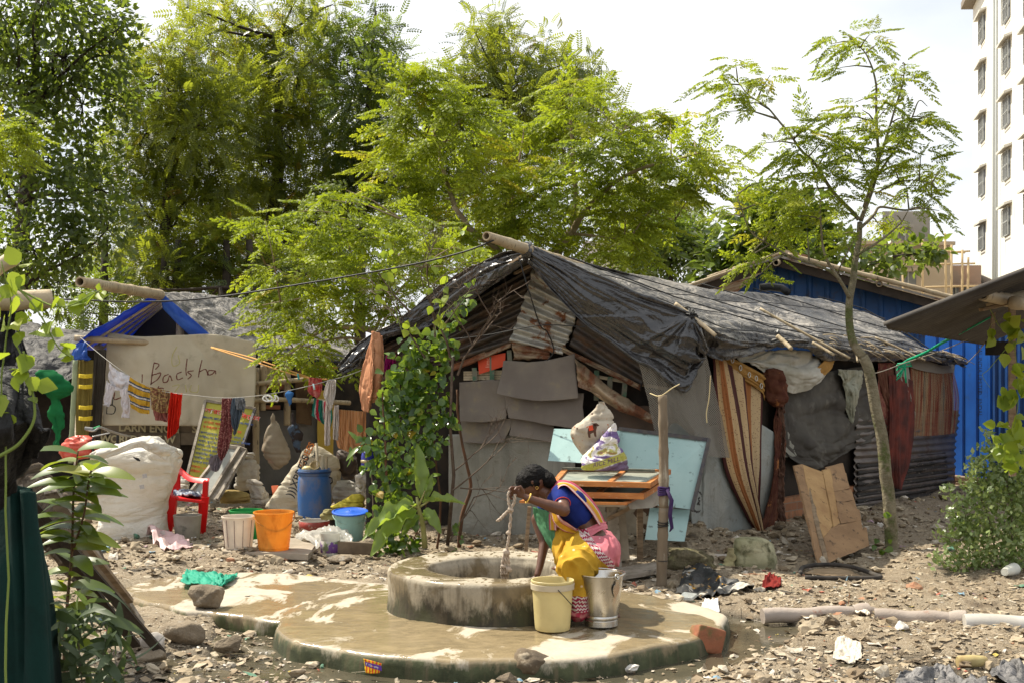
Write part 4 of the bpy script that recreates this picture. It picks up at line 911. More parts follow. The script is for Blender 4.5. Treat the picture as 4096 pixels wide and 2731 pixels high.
sheet('blue_edge',[[(636,1165,16.62),(600,1180,16.65)][:1]+[(650,1235,16.62)],[(760,1268,16.62),(745,1330,16.62)],[(880,1372,16.7),(880,1428,16.7)],[(970,1445,16.8),(960,1482,16.8)],[(1015,1462,16.8),(1020,1485,16.8)]],M_blue,lhut,80,12,wr=[dict(amp=.02,fu=6,fv=1.5,seed=5)])
sheet('blue_edge',[[(1060,1430,17.4),(1060,1440,17.4)],[(1250,1446,18),(1245,1462,18)],[(1400,1455,18.6),(1340,1462,18.4)],[(1420,1455,18.7),(1350,1470,18.5)]],M_blue,lhut,60,10,wr=[dict(amp=.01,fu=6,fv=1.5,seed=5)])
ls=[[(640,1165,16.5),(500,1250,16.4),(380,1320,16.3),(305,1378,16.2)],[(650,1180,17.2),(520,1290,17.2),(420,1360,17.2),(340,1400,17.2)],[(660,1200,18.4),(560,1330,18.4),(480,1400,18.4),(420,1420,18.4)]]
sheet('blue_underlay',ls,M_blue,lhut,30,50,wr=[dict(amp=.015,fu=2,fv=4,seed=55)])
sheet('roof_tarpaulin',[[(q[0]-10,q[1]-14,q[2]+.5)for q in r]for r in ls[2:]+[[(q[0]+30,q[1]+20,q[2]+1)for q in ls[2]]]],M_tarpgrey,lhut,30,50,wr=[dict(amp=.015,fu=2,fv=4,seed=56)])
sheet('blue_edge',[[(300,1378,16.15),(280,1430,16.1),(300,1440,16.1)],[(340,1360,16.2),(320,1420,16.1),(345,1435,16.1)],[(350,1372,16.2),(352,1420,16.15),(370,1430,16.2)]],M_blue,lhut,30,20,wr=[dict(amp=.03,fu=2,fv=2,seed=5)])
for k in range(4):
 a=P(650,1190+k*12,16.7+k*.35);b=P(345+k*30,1385+k*6,16.5+k*.35);mb=MB();bamboo(mb,a,b,.018,.016,4,seed=k);mb.build('rafter',M_bamboolight,lhut)
mb=MB();bamboo(mb,P(320,1128,14.4),P(640,1180,16.6),.056,.064,5,hollow=True,n=14,seed=9);mb.build('ridge_pole',M_bamboo,lhut)
mb=MB();bamboo(mb,P(720,1225,17.0),P(720,1345,17.0),.045,.05,2,seed=9);mb.build('king_post',M_bamboolight,lhut)
mb=MB();bamboo(mb,P(298,1352,16.4),P(1020,1398,16.9),.036,.036,8,seed=9);mb.build('tie_beam',M_bamboo,lhut)
mb=MB();bamboo(mb,P(395,1380,16.8),P(400,2000,16.8),.05,.05,5,seed=9);mb.build('corner_post',M_bamboo,lhut)
b_=lambda a,b,o=0:(a,b,16.6-o)
o=sheet('banner',[[b_(430,1328),b_(418,1500),b_(408,1700,.1)],[b_(560,1346,.02),b_(560,1520,.06),b_(560,1700,.1)],[b_(712,1340,.04),b_(710,1520,.08),b_(705,1702,.12)],[b_(860,1338,.02),b_(860,1530,.06),b_(850,1702,.1)],[b_(1022,1368),b_(1022,1550,.04),b_(1008,1700,.08)]],M_banner,lhut,80,50,[dict(amp=.03,fu=3,fv=1.2,seed=61,warp=.8,o=2),dict(amp=.008,fu=9,fv=4,seed=62)])
PT=lambda a,b:P(a,b,16.43)
def c1(x,y):return(x/2.091,950+y/2.091)
st=[[(1290,1040),(1275,1120),(1262,1230)],[(1290,1045),(1330,1060),(1300,1100)],[(1265,1150),(1300,1140),(1345,1130),(1320,1180),(1260,1222)],[(1190,1140),(1188,1210)],[(1410,1140),(1370,1160),(1365,1205),(1400,1200),(1420,1150),(1440,1195)],[(1520,1120),(1480,1140),(1485,1185),(1530,1170)],[(1565,1010),(1555,1100),(1560,1150)],[(1620,1110),(1570,1120),(1600,1150),(1570,1180)],[(1690,1020),(1670,1100),(1660,1165)],[(1665,1120),(1720,1100),(1740,1150)],[(1800,1110),(1745,1110),(1745,1145),(1780,1135),(1800,1110),(1805,1140)],[(1330,1240),(1320,1260),(1350,1255),(1370,1260)],[(960,1290),(955,1350),(1010,1335)]]
strokes('writing',[[c1(*q)for q in s]for s in st],PT,4.5,mat('brown_paint_writing',(.13,.04,.03)),o)
strokes('writing',[[c1(*q)for q in s]for s in[[(1480,910),(1440,990),(1445,1070),(1500,1050),(1490,980)],[(1440,1240),(1500,1230),(1460,1290)],[(1550,1230),(1560,1290)],[(1600,1230),(1590,1280),(1650,1290),(1660,1230)]]],PT,3.5,mat('yellow_paint_writing',(.42,.38,.16)),o)
strokes('writing',[[c1(*q)for q in s]for s in[[(945,1330),(935,1395),(900,1400),(890,1470)],[(890,1470),(950,1468),(965,1420),(940,1398)],[(900,1395),(945,1395)]]],PT,4.5,M_black,o)
M_boardg=mat('grimy_board',(.13,.105,.075),(.20,.165,.12),6,(.4,.65),.9,.4,50)
for(a,b,c,d,yy)in[(400,1683,800,1728,16.78),(440,1728,790,1778,16.76),(600,1726,720,1790,16.74)]:
 lw([(a,b,yy),(c,b,yy),(c,d,yy),(a,d,yy)],M_boardg,'board',.02,.004)
M_creamp=mat('cream_paint_writing',(.42,.38,.24))
text_mesh('painted_letters','LARN ENGLI',P(474,1722,16.72),(1,0,-.03),(0,0,1),.135,M_creamp,lhut,bold=.004)
text_mesh('painted_letters','WORLD BEST W',P(400,1767,16.68),(1,0,-.01),(0,0,1),.125,M_creamp,lhut,bold=.004)
text_mesh('painted_letters','S',P(768,1728,16.66),(1,0,-.01),(0,0,1),.13,M_creamp,lhut,bold=.004)
o=hang('netting','mustard netting with bright yellow bands hung on the corner of the left hut','netting',[[(308,1440,16.3),(302,1600,16.3),(296,1790,16.3)],[(340,1440,16.2),(335,1600,16.25),(330,1790,16.2)],[(378,1440,16.3),(368,1600,16.3),(356,1790,16.3)]],m_cloth('mustard_netting',(.25,.20,.06),(.19,.15,.05),6),nv=80)
for y in(1502,1545,1628,1672):sheet('yellow_band',[[(316,y-8,16.17),(315,y+8,16.17)],[(342,y-6,16.12),(340,y+10,16.12)],[(370,y-9,16.17),(369,y+8,16.17)]],mat('yellow_plastic',(.62,.46,.03),bump=.2),o,10,6)
hang('curtain','dark grey curtain between the yellow netting and the banner','curtain',[[(378,1400,16.5),(366,1600,16.5),(345,1790,16.4)],[(420,1395,16.4),(408,1600,16.4),(398,1790,16.4)]],m_cloth('charcoal_curtain',(.055,.048,.04),(.09,.08,.065),3))
mb=MB();bamboo(mb,P(302,1440,16.1),P(282,1850,16.1),.03,.03,4,seed=1);o=mb.build('pole',mat('green_bamboo',(.28,.33,.2),(.2,.24,.15),5));tag(o,'pale green bamboo pole beside the yellow-banded netting','pole')
LS=Plane(14.6,-.0)
class _LS(Plane):
 pass
LS=Plane(19.55,.75)
def ls_(a,b,o=0):return P(a,b,LS.Y(a)-o)
def lsp(pts,m_,nm,o=.0,th=.03):return MB().prism(ragged([ls_(a,b,o)for a,b in pts],.004,.1),(0,th,0)).build(nm,m_,lhut,False)
lsp([(1020,1440),(1510,1450),(1510,1960),(1020,1990)],M_dark,'wall',-.15)
lsp([(1035,1470),(1140,1475),(1140,1545),(1035,1545)],mat('cream_panel',(.38,.33,.22),(.28,.23,.14),5),'panel',0)
lsp([(1035,1535),(1138,1537),(1138,1556),(1035,1554)],mat('brick_red_board',(.32,.13,.07),(.2,.09,.05),6),'panel',.03)
lsp([(1035,1618),(1120,1620),(1120,1636),(1035,1634)],bpy.data.materials['brick_red_board'],'panel',.03)
lsp([(1035,1640),(1420,1640),(1420,1960),(1035,1975)],mat('grey_slate_sheet',(.105,.10,.095),(.16,.15,.14),2.5),'panel',-.05)
lsp([(1270,1560),(1340,1560),(1330,1900),(1268,1900)],mat('yellow_board',(.48,.33,.06),(.4,.27,.05),4),'panel',.02)
lsp([(1180,1470),(1250,1470),(1245,1700),(1185,1690)],m_cloth('brown_hanging',(.17,.11,.06),(.1,.06,.035)),'panel',.03)
for a,b,c,d in[(1024,1470,1024,1960),(1055,1460,1050,1640),(1150,1450,1148,1700)]:
 mb=MB();bamboo(mb,ls_(a,b,.1),ls_(c,d,.1),.04,.042,4,seed=int(a));mb.build('post',M_bamboo,lhut)
for a,b,c,d in[(1010,1535,1290,1510),(1012,1600,1110,1600),(1100,1595,1400,1610)]:
 mb=MB();bamboo(mb,ls_(a,b,.16),ls_(c,d,.16),.03,.03,4,seed=int(b));mb.build('rail',M_bamboo,lhut)
M_adv=mat('mustard_sign_face',(.42,.38,.045),(.36,.33,.05),3,rough=.5,bump=.05)
t=thing('sign','mustard yellow signboard with red and blue Bengali lettering leaning against the left hut','signboard',P(860,1960,15.4))
sa=[P(756,1950,15.3),P(905,1992,15.3),P(1030,1636,15.95),P(826,1598,15.95)]
sa=[P(750,1900,15.3),P(905,1975,15.3),P(1022,1632,15.9),P(824,1600,15.9)]
MB().prism(sa,(0,.03,0)).build('face',M_adv,t,False)
for a,b in((0,3),(3,2),(2,1)):MB().beam(sa[a]+Vector((0,-.01,0)),sa[b]+Vector((0,-.01,0)),.03,.03).build('frame',M_woodgrey if a!=2 else M_framed,t,False)
ux,uy=(sa[2]-sa[3]).normalized(),(sa[3]-sa[0]).normalized();nn=ux.cross(uy);nn=nn if nn.y<0 else-nn
M_redink,M_whiteink,M_blueink=mat('red_sign_ink',(.6,.035,.03),bump=0),mat('white_sign_ink',(.8,.78,.7),bump=0),mat('blue_sign_ink',(.05,.09,.25),bump=0)
W_,H_=(sa[2]-sa[3]).length,(sa[3]-sa[0]).length
def sg(s,u,v,sz,m_,bold=0,o=.004):
 return text_mesh('lettering',s,sa[3]+ux*u*W_-uy*v*H_+nn*o,ux,uy,sz,m_,t,bold=bold)
sg('আরোগ্য নিকেতন',.03,.16,.085,M_whiteink,.004,.003);sg('আরোগ্য নিকেতন',.03,.16,.085,M_redink,.001,.006)
sg('BH-177, SEC-II, SALT LAKE, KOL-700 091',.03,.235,.034,M_blueink,.001)
sg('এখানে ফ্রি-তে বৈদ্য',.06,.30,.045,M_redink);sg('ও রক্তের শর্করা মাপা হয়',.06,.36,.042,M_redink)
for k,s in enumerate(['জনস্বাস্থ্য কেন্দ্র ১। বৈদ্য ও','ডিপ্লোমা ইন ফিজিওথেরাপি কলেজ','পার্থ পুতি চৌধুরী। (অস্থি)','বৈদ্য এই অধ্যক্ষ রায়','সব ধরনের বাতের ব্যথা','সায়াটিকা কোমর ব্যথা','স্লিপড ডিস্ক, প্যারা','ঘাড়ের যন্ত্রণা']):
 sg(s,.04,.44+.055*k,.040,M_blueink)
sg('সকাল - ১০',.02,.89,.042,M_redink);sg('বিকেল - ৫',.02,.945,.042,M_redink)
for k,(q,lab)in enumerate([([(770,1960,15.0),(860,1990,14.9),(962,1790,15.3),(905,1782,15.35)],'grey-painted window shutter leaning in front of the yellow sign'),([(835,1992,14.85),(870,1996,14.8),(985,1800,15.25),(960,1790,15.25)],'weathered door leaf leaning beside the grey shutter')]):
 q=[P(*a)for a in q];r=thing('shutter',lab,'shutter',q[0]);MB().prism(q,(0,.03,0)).build('panel',mat('shutter_paint',(.38,.39,.36),(.3,.3,.27),5)if not k else M_woodgrey,r,False)
 for a,b in((0,3),(1,2),(2,3)):MB().beam(q[a]+Vector((0,-.01,0)),q[b]+Vector((0,-.01,0)),.04,.04).build('rail',M_woodgrey,r,False)
mb=MB();t_=thing('pallet','small weathered slatted frame behind the shutters','pallet',P(930,1790,15.4));mb.box(P(925,1785,15.4),(.3,.04,.06),jit=.01);mb.build('slat',M_woodgrey,t_,False)
sh=thing('shelter','dark tarpaulin lean-to at the far left beyond the foreground plants','shelter',(-6,17.5,0))
sheet('tarpaulin',[[(-200,1330,18.5),(-200,1420,17.5),(-200,1560,16.8)],[(60,1270,19),(60,1370,17.6),(60,1560,16.8)],[(200,1300,19),(200,1400,17.6),(200,1530,16.8)],[(370,1310,19),(320,1400,17.8),(290,1500,17)]],m_tarp('dark_tarpaulin',.2,rough=.75),sh,60,60,[dict(amp=.05,fu=3,fv=4,seed=5)])
MB().prism([P(-300,1480,17.6),P(290,1480,17.6),P(290,2000,17.6),P(-300,2000,17.6)],(0,.05,0)).build('wall',M_dark,sh,False)
o=rope('cable',[P(-60,1190,12),P(230,1197,12),P(560,1208,12),P(860,1190,12),P(1250,1130,11.8),P(1620,1065,11.6),P(1850,1010,11.4),P(1975,962,11.35)],.0075,M_wire,seg=90);tag(o,'black cable strung from the left to the big hut ridge pole','cable')
o=rope('cable',[P(2075,1030,11.9),P(2120,1180,11.9),P(2160,1300,12.05),P(2190,1330,12.1),P(2215,1400,12.15),P(2190,1440,12.2)],.006,M_wire);tag(o,'thin black wire dangling from the hut peak across the corrugated iron','wire')
o=rope('wire',[P(1780,1360,12.3),P(1950,1340,12.2),P(2160,1302,12.05),P(2340,1308,11.9)],.0045,M_wire);tag(o,'thin black wire stretched sideways across the corrugated gable','wire')
o=rope('clothesline',[P(322,1350,16.2),P(380,1400,15.7),P(470,1470,15.2),P(560,1530,14.9),P(660,1565,14.7),P(780,1580,14.5),P(900,1590,14.4),P(1040,1580,14.2),P(1180,1555,14),P(1300,1525,13.8),P(1420,1490,13.6),P(1530,1440,13.3)],.0038,mat('grey_line',(.33,.32,.29),bump=0),seg=100);tag(o,'long sagging white clothesline from the left hut to the big hut','clothesline')
M_orope=mat('orange_rope',(.55,.30,.10),bump=0)
o=rope('rope',[P(845,1390,16.3),P(1000,1440,15.6),P(1130,1483,15),P(1235,1510,14.6),P(1310,1516,14.2)],.009,M_orope);tag(o,'orange rope, lower of the two running from the banner','rope')
o=rope('rope',[P(845,1388,16.3),P(1000,1428,15.7),P(1120,1468,15.1),P(1240,1509,14.6)],.009,M_orope);tag(o,'orange rope, upper of the two running from the banner','rope')
o=rope('rope',[P(1110,1432,16),P(1230,1460,15.5),P(1350,1470,15)],.008,M_orope);tag(o,'short orange rope under the blue eave','rope')
o=rope('rope',[P(1110,1436,16),P(1200,1466,15.5),P(1335,1485,15)],.007,mat('lilac_cord',(.4,.4,.55),bump=0));tag(o,'lilac cord just under the short orange rope','cord')
M_shirtw=m_cloth('white_shirt',(.72,.70,.72),(.62,.60,.62),4,.3)
H1=lambda nm,lab,cat,cols,m_,Y=14.8,**k:hang(nm,lab,cat,[[(a,b,Y)for a,b in c]for c in cols],m_,None,**k)
r=thing('shirt','white long-sleeved shirt pegged on the clothesline in front of the banner','shirt',P(470,1480,15.1))
w1=[dict(amp=.02,fu=4,fv=2,seed=3,o=2),dict(amp=.006,fu=12,fv=6,seed=9)]
for nm,cols in[('body',[[(436,1450,15.1),(432,1510,15.1),(436,1560,15.1)],[(470,1480,15.05),(470,1520,15.0),(465,1560,15)],[(520,1502,15),(515,1530,14.95),(500,1570,15)]]),('sleeve',[[(426,1520,15.05),(414,1600,15.05),(412,1618,15.05)],[(455,1545,15),(435,1615,15),(432,1624,15)]]),('sleeve',[[(478,1560,14.98),(484,1620,14.98),(487,1668,15)],[(518,1545,14.9),(516,1620,14.92),(516,1672,14.95)]])]:
 sheet(nm,cols,M_shirtw,r,30,40,w1)
def m_stripes(name,cols,sc,axis='v',rough=.9):
 t=NT(name);uv=t.coord('UV');s=t.sep(uv);x=s[1]if axis=='v' else s[0]
 x=t.math('FRACT',t.math('MULTIPLY',t.math('ADD',x,t.math('MULTIPLY',t.noise(3,3,vec=uv),.05)),sc));c=t.ramp(x,cols,'CONSTANT')
 return t.bsdf(c,rough,0,.15,t.bump(t.noise(60,4),.2,.004),.22)
M_ystripe=m_stripes('yellow_striped_jersey',[(0,(.56,.34,.04)),(.42,(.07,.09,.13)),(.58,(.62,.60,.58)),(.74,(.07,.09,.13)),(.82,(.56,.34,.04))],3.2)
H1('shirt','yellow jersey with navy and white stripes on the clothesline','shirt',[[(518,1505),(512,1570),(525,1630)],[(560,1530),(558,1590),(560,1650)],[(600,1545),(598,1600),(598,1655)]],M_ystripe,14.85,wr=w1)
M_print=mat('brown_print_cloth',(.22,.09,.05),(.42,.30,.12),34,(.45,.55),.95,.2,trans=.2,c3=(.10,.05,.03),s3=50,t3=(.5,.6))
H1('cloth','brown and gold patterned cloth folded over the clothesline','cloth',[[(598,1545),(602,1590),(606,1635)],[(640,1555),(642,1600),(642,1650)],[(684,1565),(682,1610),(672,1650)]],M_print,14.7)
H1('cloth','dusty pink cloth showing below the brown patterned one','cloth',[[(610,1630),(616,1660),(622,1680)],[(640,1640),(645,1670),(650,1682)],[(672,1640),(672,1670),(668,1688)]],m_cloth('dusty_pink',(.40,.15,.13),(.33,.12,.1),5),14.75)
M_redc=m_cloth('bright_red_cloth',(.70,.035,.015),(.55,.02,.01),4,.3)
H1('trousers','bright red leggings hanging on the clothesline','trousers',[[(684,1567),(676,1640),(666,1758)],[(700,1572),(692,1650),(684,1745)],[(730,1572),(722,1650),(708,1725)]],M_redc,14.6,nv=60)
H1('scarf','maroon dotted scarf hanging long on the clothesline','scarf',[[(886,1592),(884,1680),(868,1780),(876,1830)],[(905,1592),(904,1690),(900,1790),(888,1838)],[(930,1592),(930,1680),(928,1740),(912,1800)]],mat('maroon_dotted',(.14,.03,.03),(.36,.17,.14),60,(.5,.6),.9,.2,trans=.15),14.35,nv=90)
H1('shirt','slate blue shirt hung beside the maroon scarf','shirt',[[(928,1592),(922,1650),(930,1700)],[(950,1590),(946,1660),(936,1740)],[(975,1600),(968,1650),(950,1715)]],m_cloth('slate_cloth',(.10,.13,.16),(.07,.09,.12),5),14.3)
H1('cloth','small grey cloth with a drawstring beside the slate blue shirt','cloth',[[(940,1592),(944,1620),(948,1636)],[(960,1588),(962,1620),(968,1640)],[(978,1592),(982,1615),(976,1650)]],m_cloth('grey_blue_cloth',(.2,.21,.22)),14.25)
H1('cloth','grey-mauve rag draped over the leaning shutter','cloth',[[(840,1825),(835,1850),(845,1880)],[(870,1815),(868,1850),(865,1885)],[(895,1810),(890,1840),(880,1870)]],m_cloth('mauve_rag',(.25,.22,.24),(.2,.17,.19)),14.9)
H1('sock','small red baby garment hanging on the orange rope','garment',[[(1236,1508),(1232,1560),(1245,1580)],[(1262,1510),(1258,1560),(1270,1590)],[(1290,1512),(1285,1560),(1278,1580)]],m_cloth('red_white_garment',(.62,.06,.06),(.6,.25,.22),25),14.3)
H1('garment','white leggings with one leg hanging long on the clothesline','garment',[[(1310,1520),(1296,1575),(1306,1590)],[(1328,1516),(1322,1600),(1320,1640)],[(1345,1520),(1340,1580),(1334,1600)]],m_cloth('off_white_cloth',(.72,.66,.6)),13.9)
H1('garment','narrow white stocking hanging lowest on the clothesline','garment',[[(1305,1600),(1300,1700),(1298,1778)],[(1312,1600),(1312,1700),(1308,1782)],[(1320,1600),(1320,1700),(1318,1778)]],m_cloth('cream_stocking',(.7,.62,.55)),13.95)
H1('garment','pale stocking hanging beside the narrow white one','garment',[[(1338,1620),(1334,1700),(1332,1755)],[(1354,1620),(1354,1700),(1350,1760)]],m_cloth('pale_stocking',(.68,.6,.53)),13.92)
H1('towel','teal, white and crimson striped towel hung cornerwise','towel',[[(1256,1590),(1250,1640),(1246,1660)],[(1285,1600),(1285,1660),(1300,1700)],[(1325,1610),(1330,1670),(1318,1720)]],m_stripes('striped_towel',[(0,(.03,.2,.15)),(.3,(.5,.5,.47)),(.45,(.45,.03,.06)),(.8,(.03,.2,.15))],2.2,'u'),14.4)
H1('towel','thin orange chequered towel hanging by the yellow board','towel',[[(1345,1635),(1342,1740),(1352,1790)],[(1400,1640),(1400,1760),(1410,1810)],[(1475,1645),(1470,1740),(1462,1800)]],m_stripes('orange_check',[(0,(.62,.30,.13)),(.8,(.7,.42,.25))],12,'u'),14.6)
o=loft('blue_rag',[(1560,1150,1162),(1575,1142,1170),(1595,1146,1162),(1610,1150,1168),(1622,1156,1160)],14.0,m_cloth('blue_rag_cloth',(.05,.16,.38)),None,.5,20,20,.015,30,3);tag(o,'small knotted blue rag on the clothesline','rag')
mb=MB();c=P(1082,1592,14.1)
for k in range(3):mb.tube([c+Vector((.05*math.cos(q+k)+.03*k-.03,.01*k,.03*math.sin(q*(1+.2*k))))for q in np.linspace(0,5.8,14)],.008,6)
o=mb.build('hook',M_white);tag(o,'white looped plastic strap tied on the clothesline','strap')
for(a,b,Y,m_)in[(1194,1505,14.7,(.05,.5,.6)),(1256,1545,13.85,(.55,.75,.75))]:
 MB().beam(P(a-3,b-12,Y),P(a+2,b+12,Y),.016,.02,up=(0,1,0)).build('clothes_peg',mat('peg_plastic',m_,rough=.4,bump=0));o=bpy.context.scene.objects[-1]if False else None
pg=[o for o in COL.objects if o.name.startswith('clothes_peg')];tag(pg[0],'turquoise clothes peg on the orange rope','peg');tag(pg[1],'pale clothes peg beside the red baby garment','peg')
o=hang('shawl','peach shawl with a lace edge draped over the eave end left of the climbing plants','shawl',[[(1462,1345,12.7),(1440,1440,12.7),(1422,1540,12.7),(1436,1640,12.7)],[(1480,1325,12.6),(1475,1440,12.55),(1468,1560,12.55),(1462,1650,12.6)],[(1500,1325,12.6),(1506,1440,12.55),(1504,1560,12.55),(1494,1625,12.6)],[(1525,1350,12.7),(1530,1440,12.65),(1528,1560,12.65),(1512,1600,12.7)]],m_cloth('peach_cloth',(.58,.29,.16),(.48,.22,.12),5,.2,c3=(.62,.46,.28),s3=30,t3=(.64,.7)),nu=70,nv=90,wr=[dict(amp=.05,fu=4.5,fv=.5,seed=5,o=2),dict(amp=.01,fu=10,fv=5,seed=6)])
H1('cloth','magenta cloth hanging in the shade behind the climbing plants','cloth',[[(1545,1420),(1538,1480),(1545,1520)],[(1585,1420),(1580,1480),(1575,1520)]],m_cloth('magenta_cloth',(.22,.01,.09)),13.0)
o=loft('green_cloth',[(1478,150,210),(1495,142,235),(1530,140,270),(1560,150,282),(1580,180,270),(1600,205,240),(1650,190,250),(1700,195,262),(1730,215,250),(1790,222,232)],11.5,m_cloth('green_mesh_cloth',(.02,.17,.055),(.012,.1,.035),5),None,.4,40,50,.03,9,5,creases=.01);tag(o,'bright green cloth knotted round a stick at the far left','cloth')
o=loft('red_bag',[(1740,300,350),(1755,270,372),(1780,250,400),(1805,240,405),(1825,242,380),(1838,250,300)],14.2,mat('red_plastic',(.5,.05,.03),(.62,.14,.09),9,rough=.35,bump=.6,bscale=12,trans=.15),None,.6,36,30,.03,14,5,creases=.02);tag(o,'crumpled red plastic bag hanging by the bicycle handlebar','bag')
by=thing('bicycle','old black bicycle half hidden behind the white sack, only its handlebar and carrier showing','bicycle',P(440,1900,14.3))
def tb(pts,r,nm,m_):mb=MB();C=catmull(np.array([tuple(P(*q))for q in pts]),20);mb.tube([Vector(c)for c in C],r,8);mb.build(nm,m_,by)
M_chrome=mat('dull_chrome',(.45,.44,.42),metal=.8,rough=.35,bump=0)
tb([(345,1716,14.0),(375,1722,14.0),(400,1708,14.1),(440,1722,14.2),(480,1735,14.4),(520,1745,14.6)],.012,'handlebar',M_chrome);tb([(340,1712,14.0),(372,1716,14.0)],.02,'grip',mat('grip_rubber',(.2,.2,.2)));tb([(398,1705,14.1),(372,1714,14.02)],.014,'grip',mat('green_tape',(.05,.3,.12)))
tb([(370,1745,14.1),(440,1730,14.2)],.008,'brake_lever',M_chrome);tb([(372,1750,14.1),(372,1820,14.1)],.014,'head_tube',M_wire);tb([(380,1765,14.1),(470,1790,14.3)],.013,'carrier',M_wire);tb([(384,1780,14.1),(470,1802,14.3)],.01,'carrier',M_wire);tb([(470,1740,14.3),(468,1860,14.3)],.014,'seat_tube',M_wire)
tb([(372,1820,14.1),(420,1990,14.2)],.013,'fork',M_wire)
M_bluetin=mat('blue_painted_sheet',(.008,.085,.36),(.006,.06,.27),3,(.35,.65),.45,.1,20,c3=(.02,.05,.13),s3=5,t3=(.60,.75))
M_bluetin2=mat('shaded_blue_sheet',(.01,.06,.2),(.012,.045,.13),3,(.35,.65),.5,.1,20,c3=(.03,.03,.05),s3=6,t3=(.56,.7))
def trapez(name,A0,A1,z0,z1a,z1b,n,amp,m_,parent,rib=.16):
 """upright ribbed sheet between two ground points"""
 A0,A1=np.array(A0,float),np.array(A1,float);d=A1-A0;L=np.linalg.norm(d);d/=L;nrm=np.array([d[1],-d[0]])
 prof=[(0,0),(1-rib*2,0),(1-rib*1.5,1),(1-rib*.5,1),(1,0)];xs=[];hs=[]
 for k in range(n):
  for f,h in prof[:-1]:xs.append((k+f)/n);hs.append(h)
 xs.append(1);hs.append(0);A=np.zeros((len(xs),6,3))
 for i,(x,h)in enumerate(zip(xs,hs)):
  zt=z1a+(z1b-z1a)*x
  for j in range(6):
   p=A0+d*L*x+nrm*h*amp;A[i,j]=(p[0],p[1],z0+(zt-z0)*j/5)
 return MB().grid(A).build(name,m_,parent,False,thick=.002)
bh=thing('hut','blue sheet-metal hut with a tin and bamboo roof behind the big hut','hut',(5,20,0))
a,b=P(2830,1400,19.5),P(3900,1400,19.0);ap=P(3110,1035,19.4)
A0,A1=np.array([a.x,a.y]),np.array([b.x,b.y]);xs=np.linspace(0,1,121);A=np.zeros((121,4,3))
for i,x in enumerate(xs):
 p=A0+(A1-A0)*x;h=.03 if(i%8)in(6,7)else 0;ax=(ap.x-a.x)/(b.x-a.x)
 zt=2.35+(ap.z-2.35)*(x/ax)if x<ax else ap.z-(ap.z-2.42)*((x-ax)/(1-ax))
 for j in range(4):A[i,j]=(p[0],p[1]-h,zt*j/3)
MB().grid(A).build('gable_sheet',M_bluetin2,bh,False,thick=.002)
M_tinroof=m_rust('weathered_roof_sheet',(.36,.33,.3),(.25,.10,.05),.5,.6,2)
for tl,tr in(((3110,1020,19.0),(3800,1205,18.6)),((3118,1022,19.0),(2700,1165,19.1))):
 p,q=P(*tl),P(*tr);up_=Vector((1.2,2.6,0))if tr[0]>tl[0]else Vector((1.2,2.6,0))
 MB().prism([p,q,q+up_,p+up_],(0,0,-.03)).build('roof_sheet',M_tinroof,bh,False)
 mb=MB();mb.beam(p+Vector((0,.12,-.09)),q+Vector((0,.12,-.09)),.1,.12);mb.build('fascia',mat('dark_rafter',(.06,.045,.035),(.035,.028,.022),6),bh,False)
for k,(a_,b_2,r_)in enumerate([((3150,1020,18.9),(3830,1195,18.5),.032),((3125,1012,18.95),(2830,1110,19),.022),((2990,1062,18.95),(2700,1162,19.0),.022)]):
 mb=MB();bamboo(mb,P(*a_),P(*b_2),r_,r_,8,seed=k);mb.build('roof_pole',M_bamboo,bh)
for(x,y)in((3104,1052),(3517,1136)):
 mb=MB();bamboo(mb,P(x,y,18.75),P(x+20,y-5,19.6),.045,.045,1,hollow=True,n=14);mb.build('purlin',M_bamboo,bh)
MB().prism([P(3115,1013,18.98),P(3150,1010,18.98),P(3230,1030,18.95),P(3200,1035,18.95)],(0,0,.03)).build('ridge_cap',M_rust,bh,False)
mb=MB();mb.tube([P(3040,1152,16.9),P(3080,1148,16.9),P(3130,1155,16.8),P(3150,1170,16.7)],.05,8);o=mb.build('rubber_hose',M_wire);tag(o,'black ribbed hose lying on the roof of the big hut','hose')
fw=thing('fence','bright blue ribbed sheet wall on low brickwork at the right','fence',(5.2,17.2,0))
p1,p2,p3=P(3700,1500,17.6),P(3968,1500,16.6),P(4200,1500,15.5)
trapez('sheet',(p1.x,p1.y),(p2.x,p2.y),.18,2.35,2.25,5,.02,M_bluetin,fw,.12)
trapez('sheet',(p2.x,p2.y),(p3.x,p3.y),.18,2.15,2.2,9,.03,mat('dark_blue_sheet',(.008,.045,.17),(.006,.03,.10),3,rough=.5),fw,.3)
for s,z,sz in(('JINDAL INDIA LIMITED',1500,.07),('+   JINDAL',1300,.07)):
 p=P(3912,1350 if z==1500 else 1560,16.72);text_mesh('sheet_lettering',s,p,(0,0,-1),(1,-.6,0),sz,M_black,fw)
a,b=P(3790,1900,17.2),P(4140,1900,15.8)
MB().prism([Vector((a.x,a.y,-.1)),Vector((b.x,b.y,-.1)),Vector((b.x,b.y,.22)),Vector((a.x,a.y,.22))],(.05,.2,0)).build('brick_base',m_brick('brick_base',(.3,.17,.11),(.25,.2,.15),rot=-.6),fw,False)
for k in range(30):
 c=Vector((a.x,a.y,0)).lerp(Vector((b.x,b.y,0)),(k%8)/8)+Vector((R.uniform(-.03,.03),-.08,.0));
mb=MB()
for k in range(4):
 for j in range(6):
  c=Vector((a.x,a.y,0)).lerp(Vector((b.x,b.y,0)),(j+.5*(k%2))/10);mb.box((c.x,c.y-.05,.03+k*.075),(.2,.1,.065),Matrix.Rotation(-.6+R.uniform(-.1,.1),3,'Z'),jit=.008)
mb.build('brick_course',mat('dusty_brick',(.3,.16,.1),(.27,.22,.16),4,bump=.6),fw,False)
aw=thing('shed','shed with a grey corrugated asbestos roof on bamboo at the right edge','shed',(4.3,11.5,0))
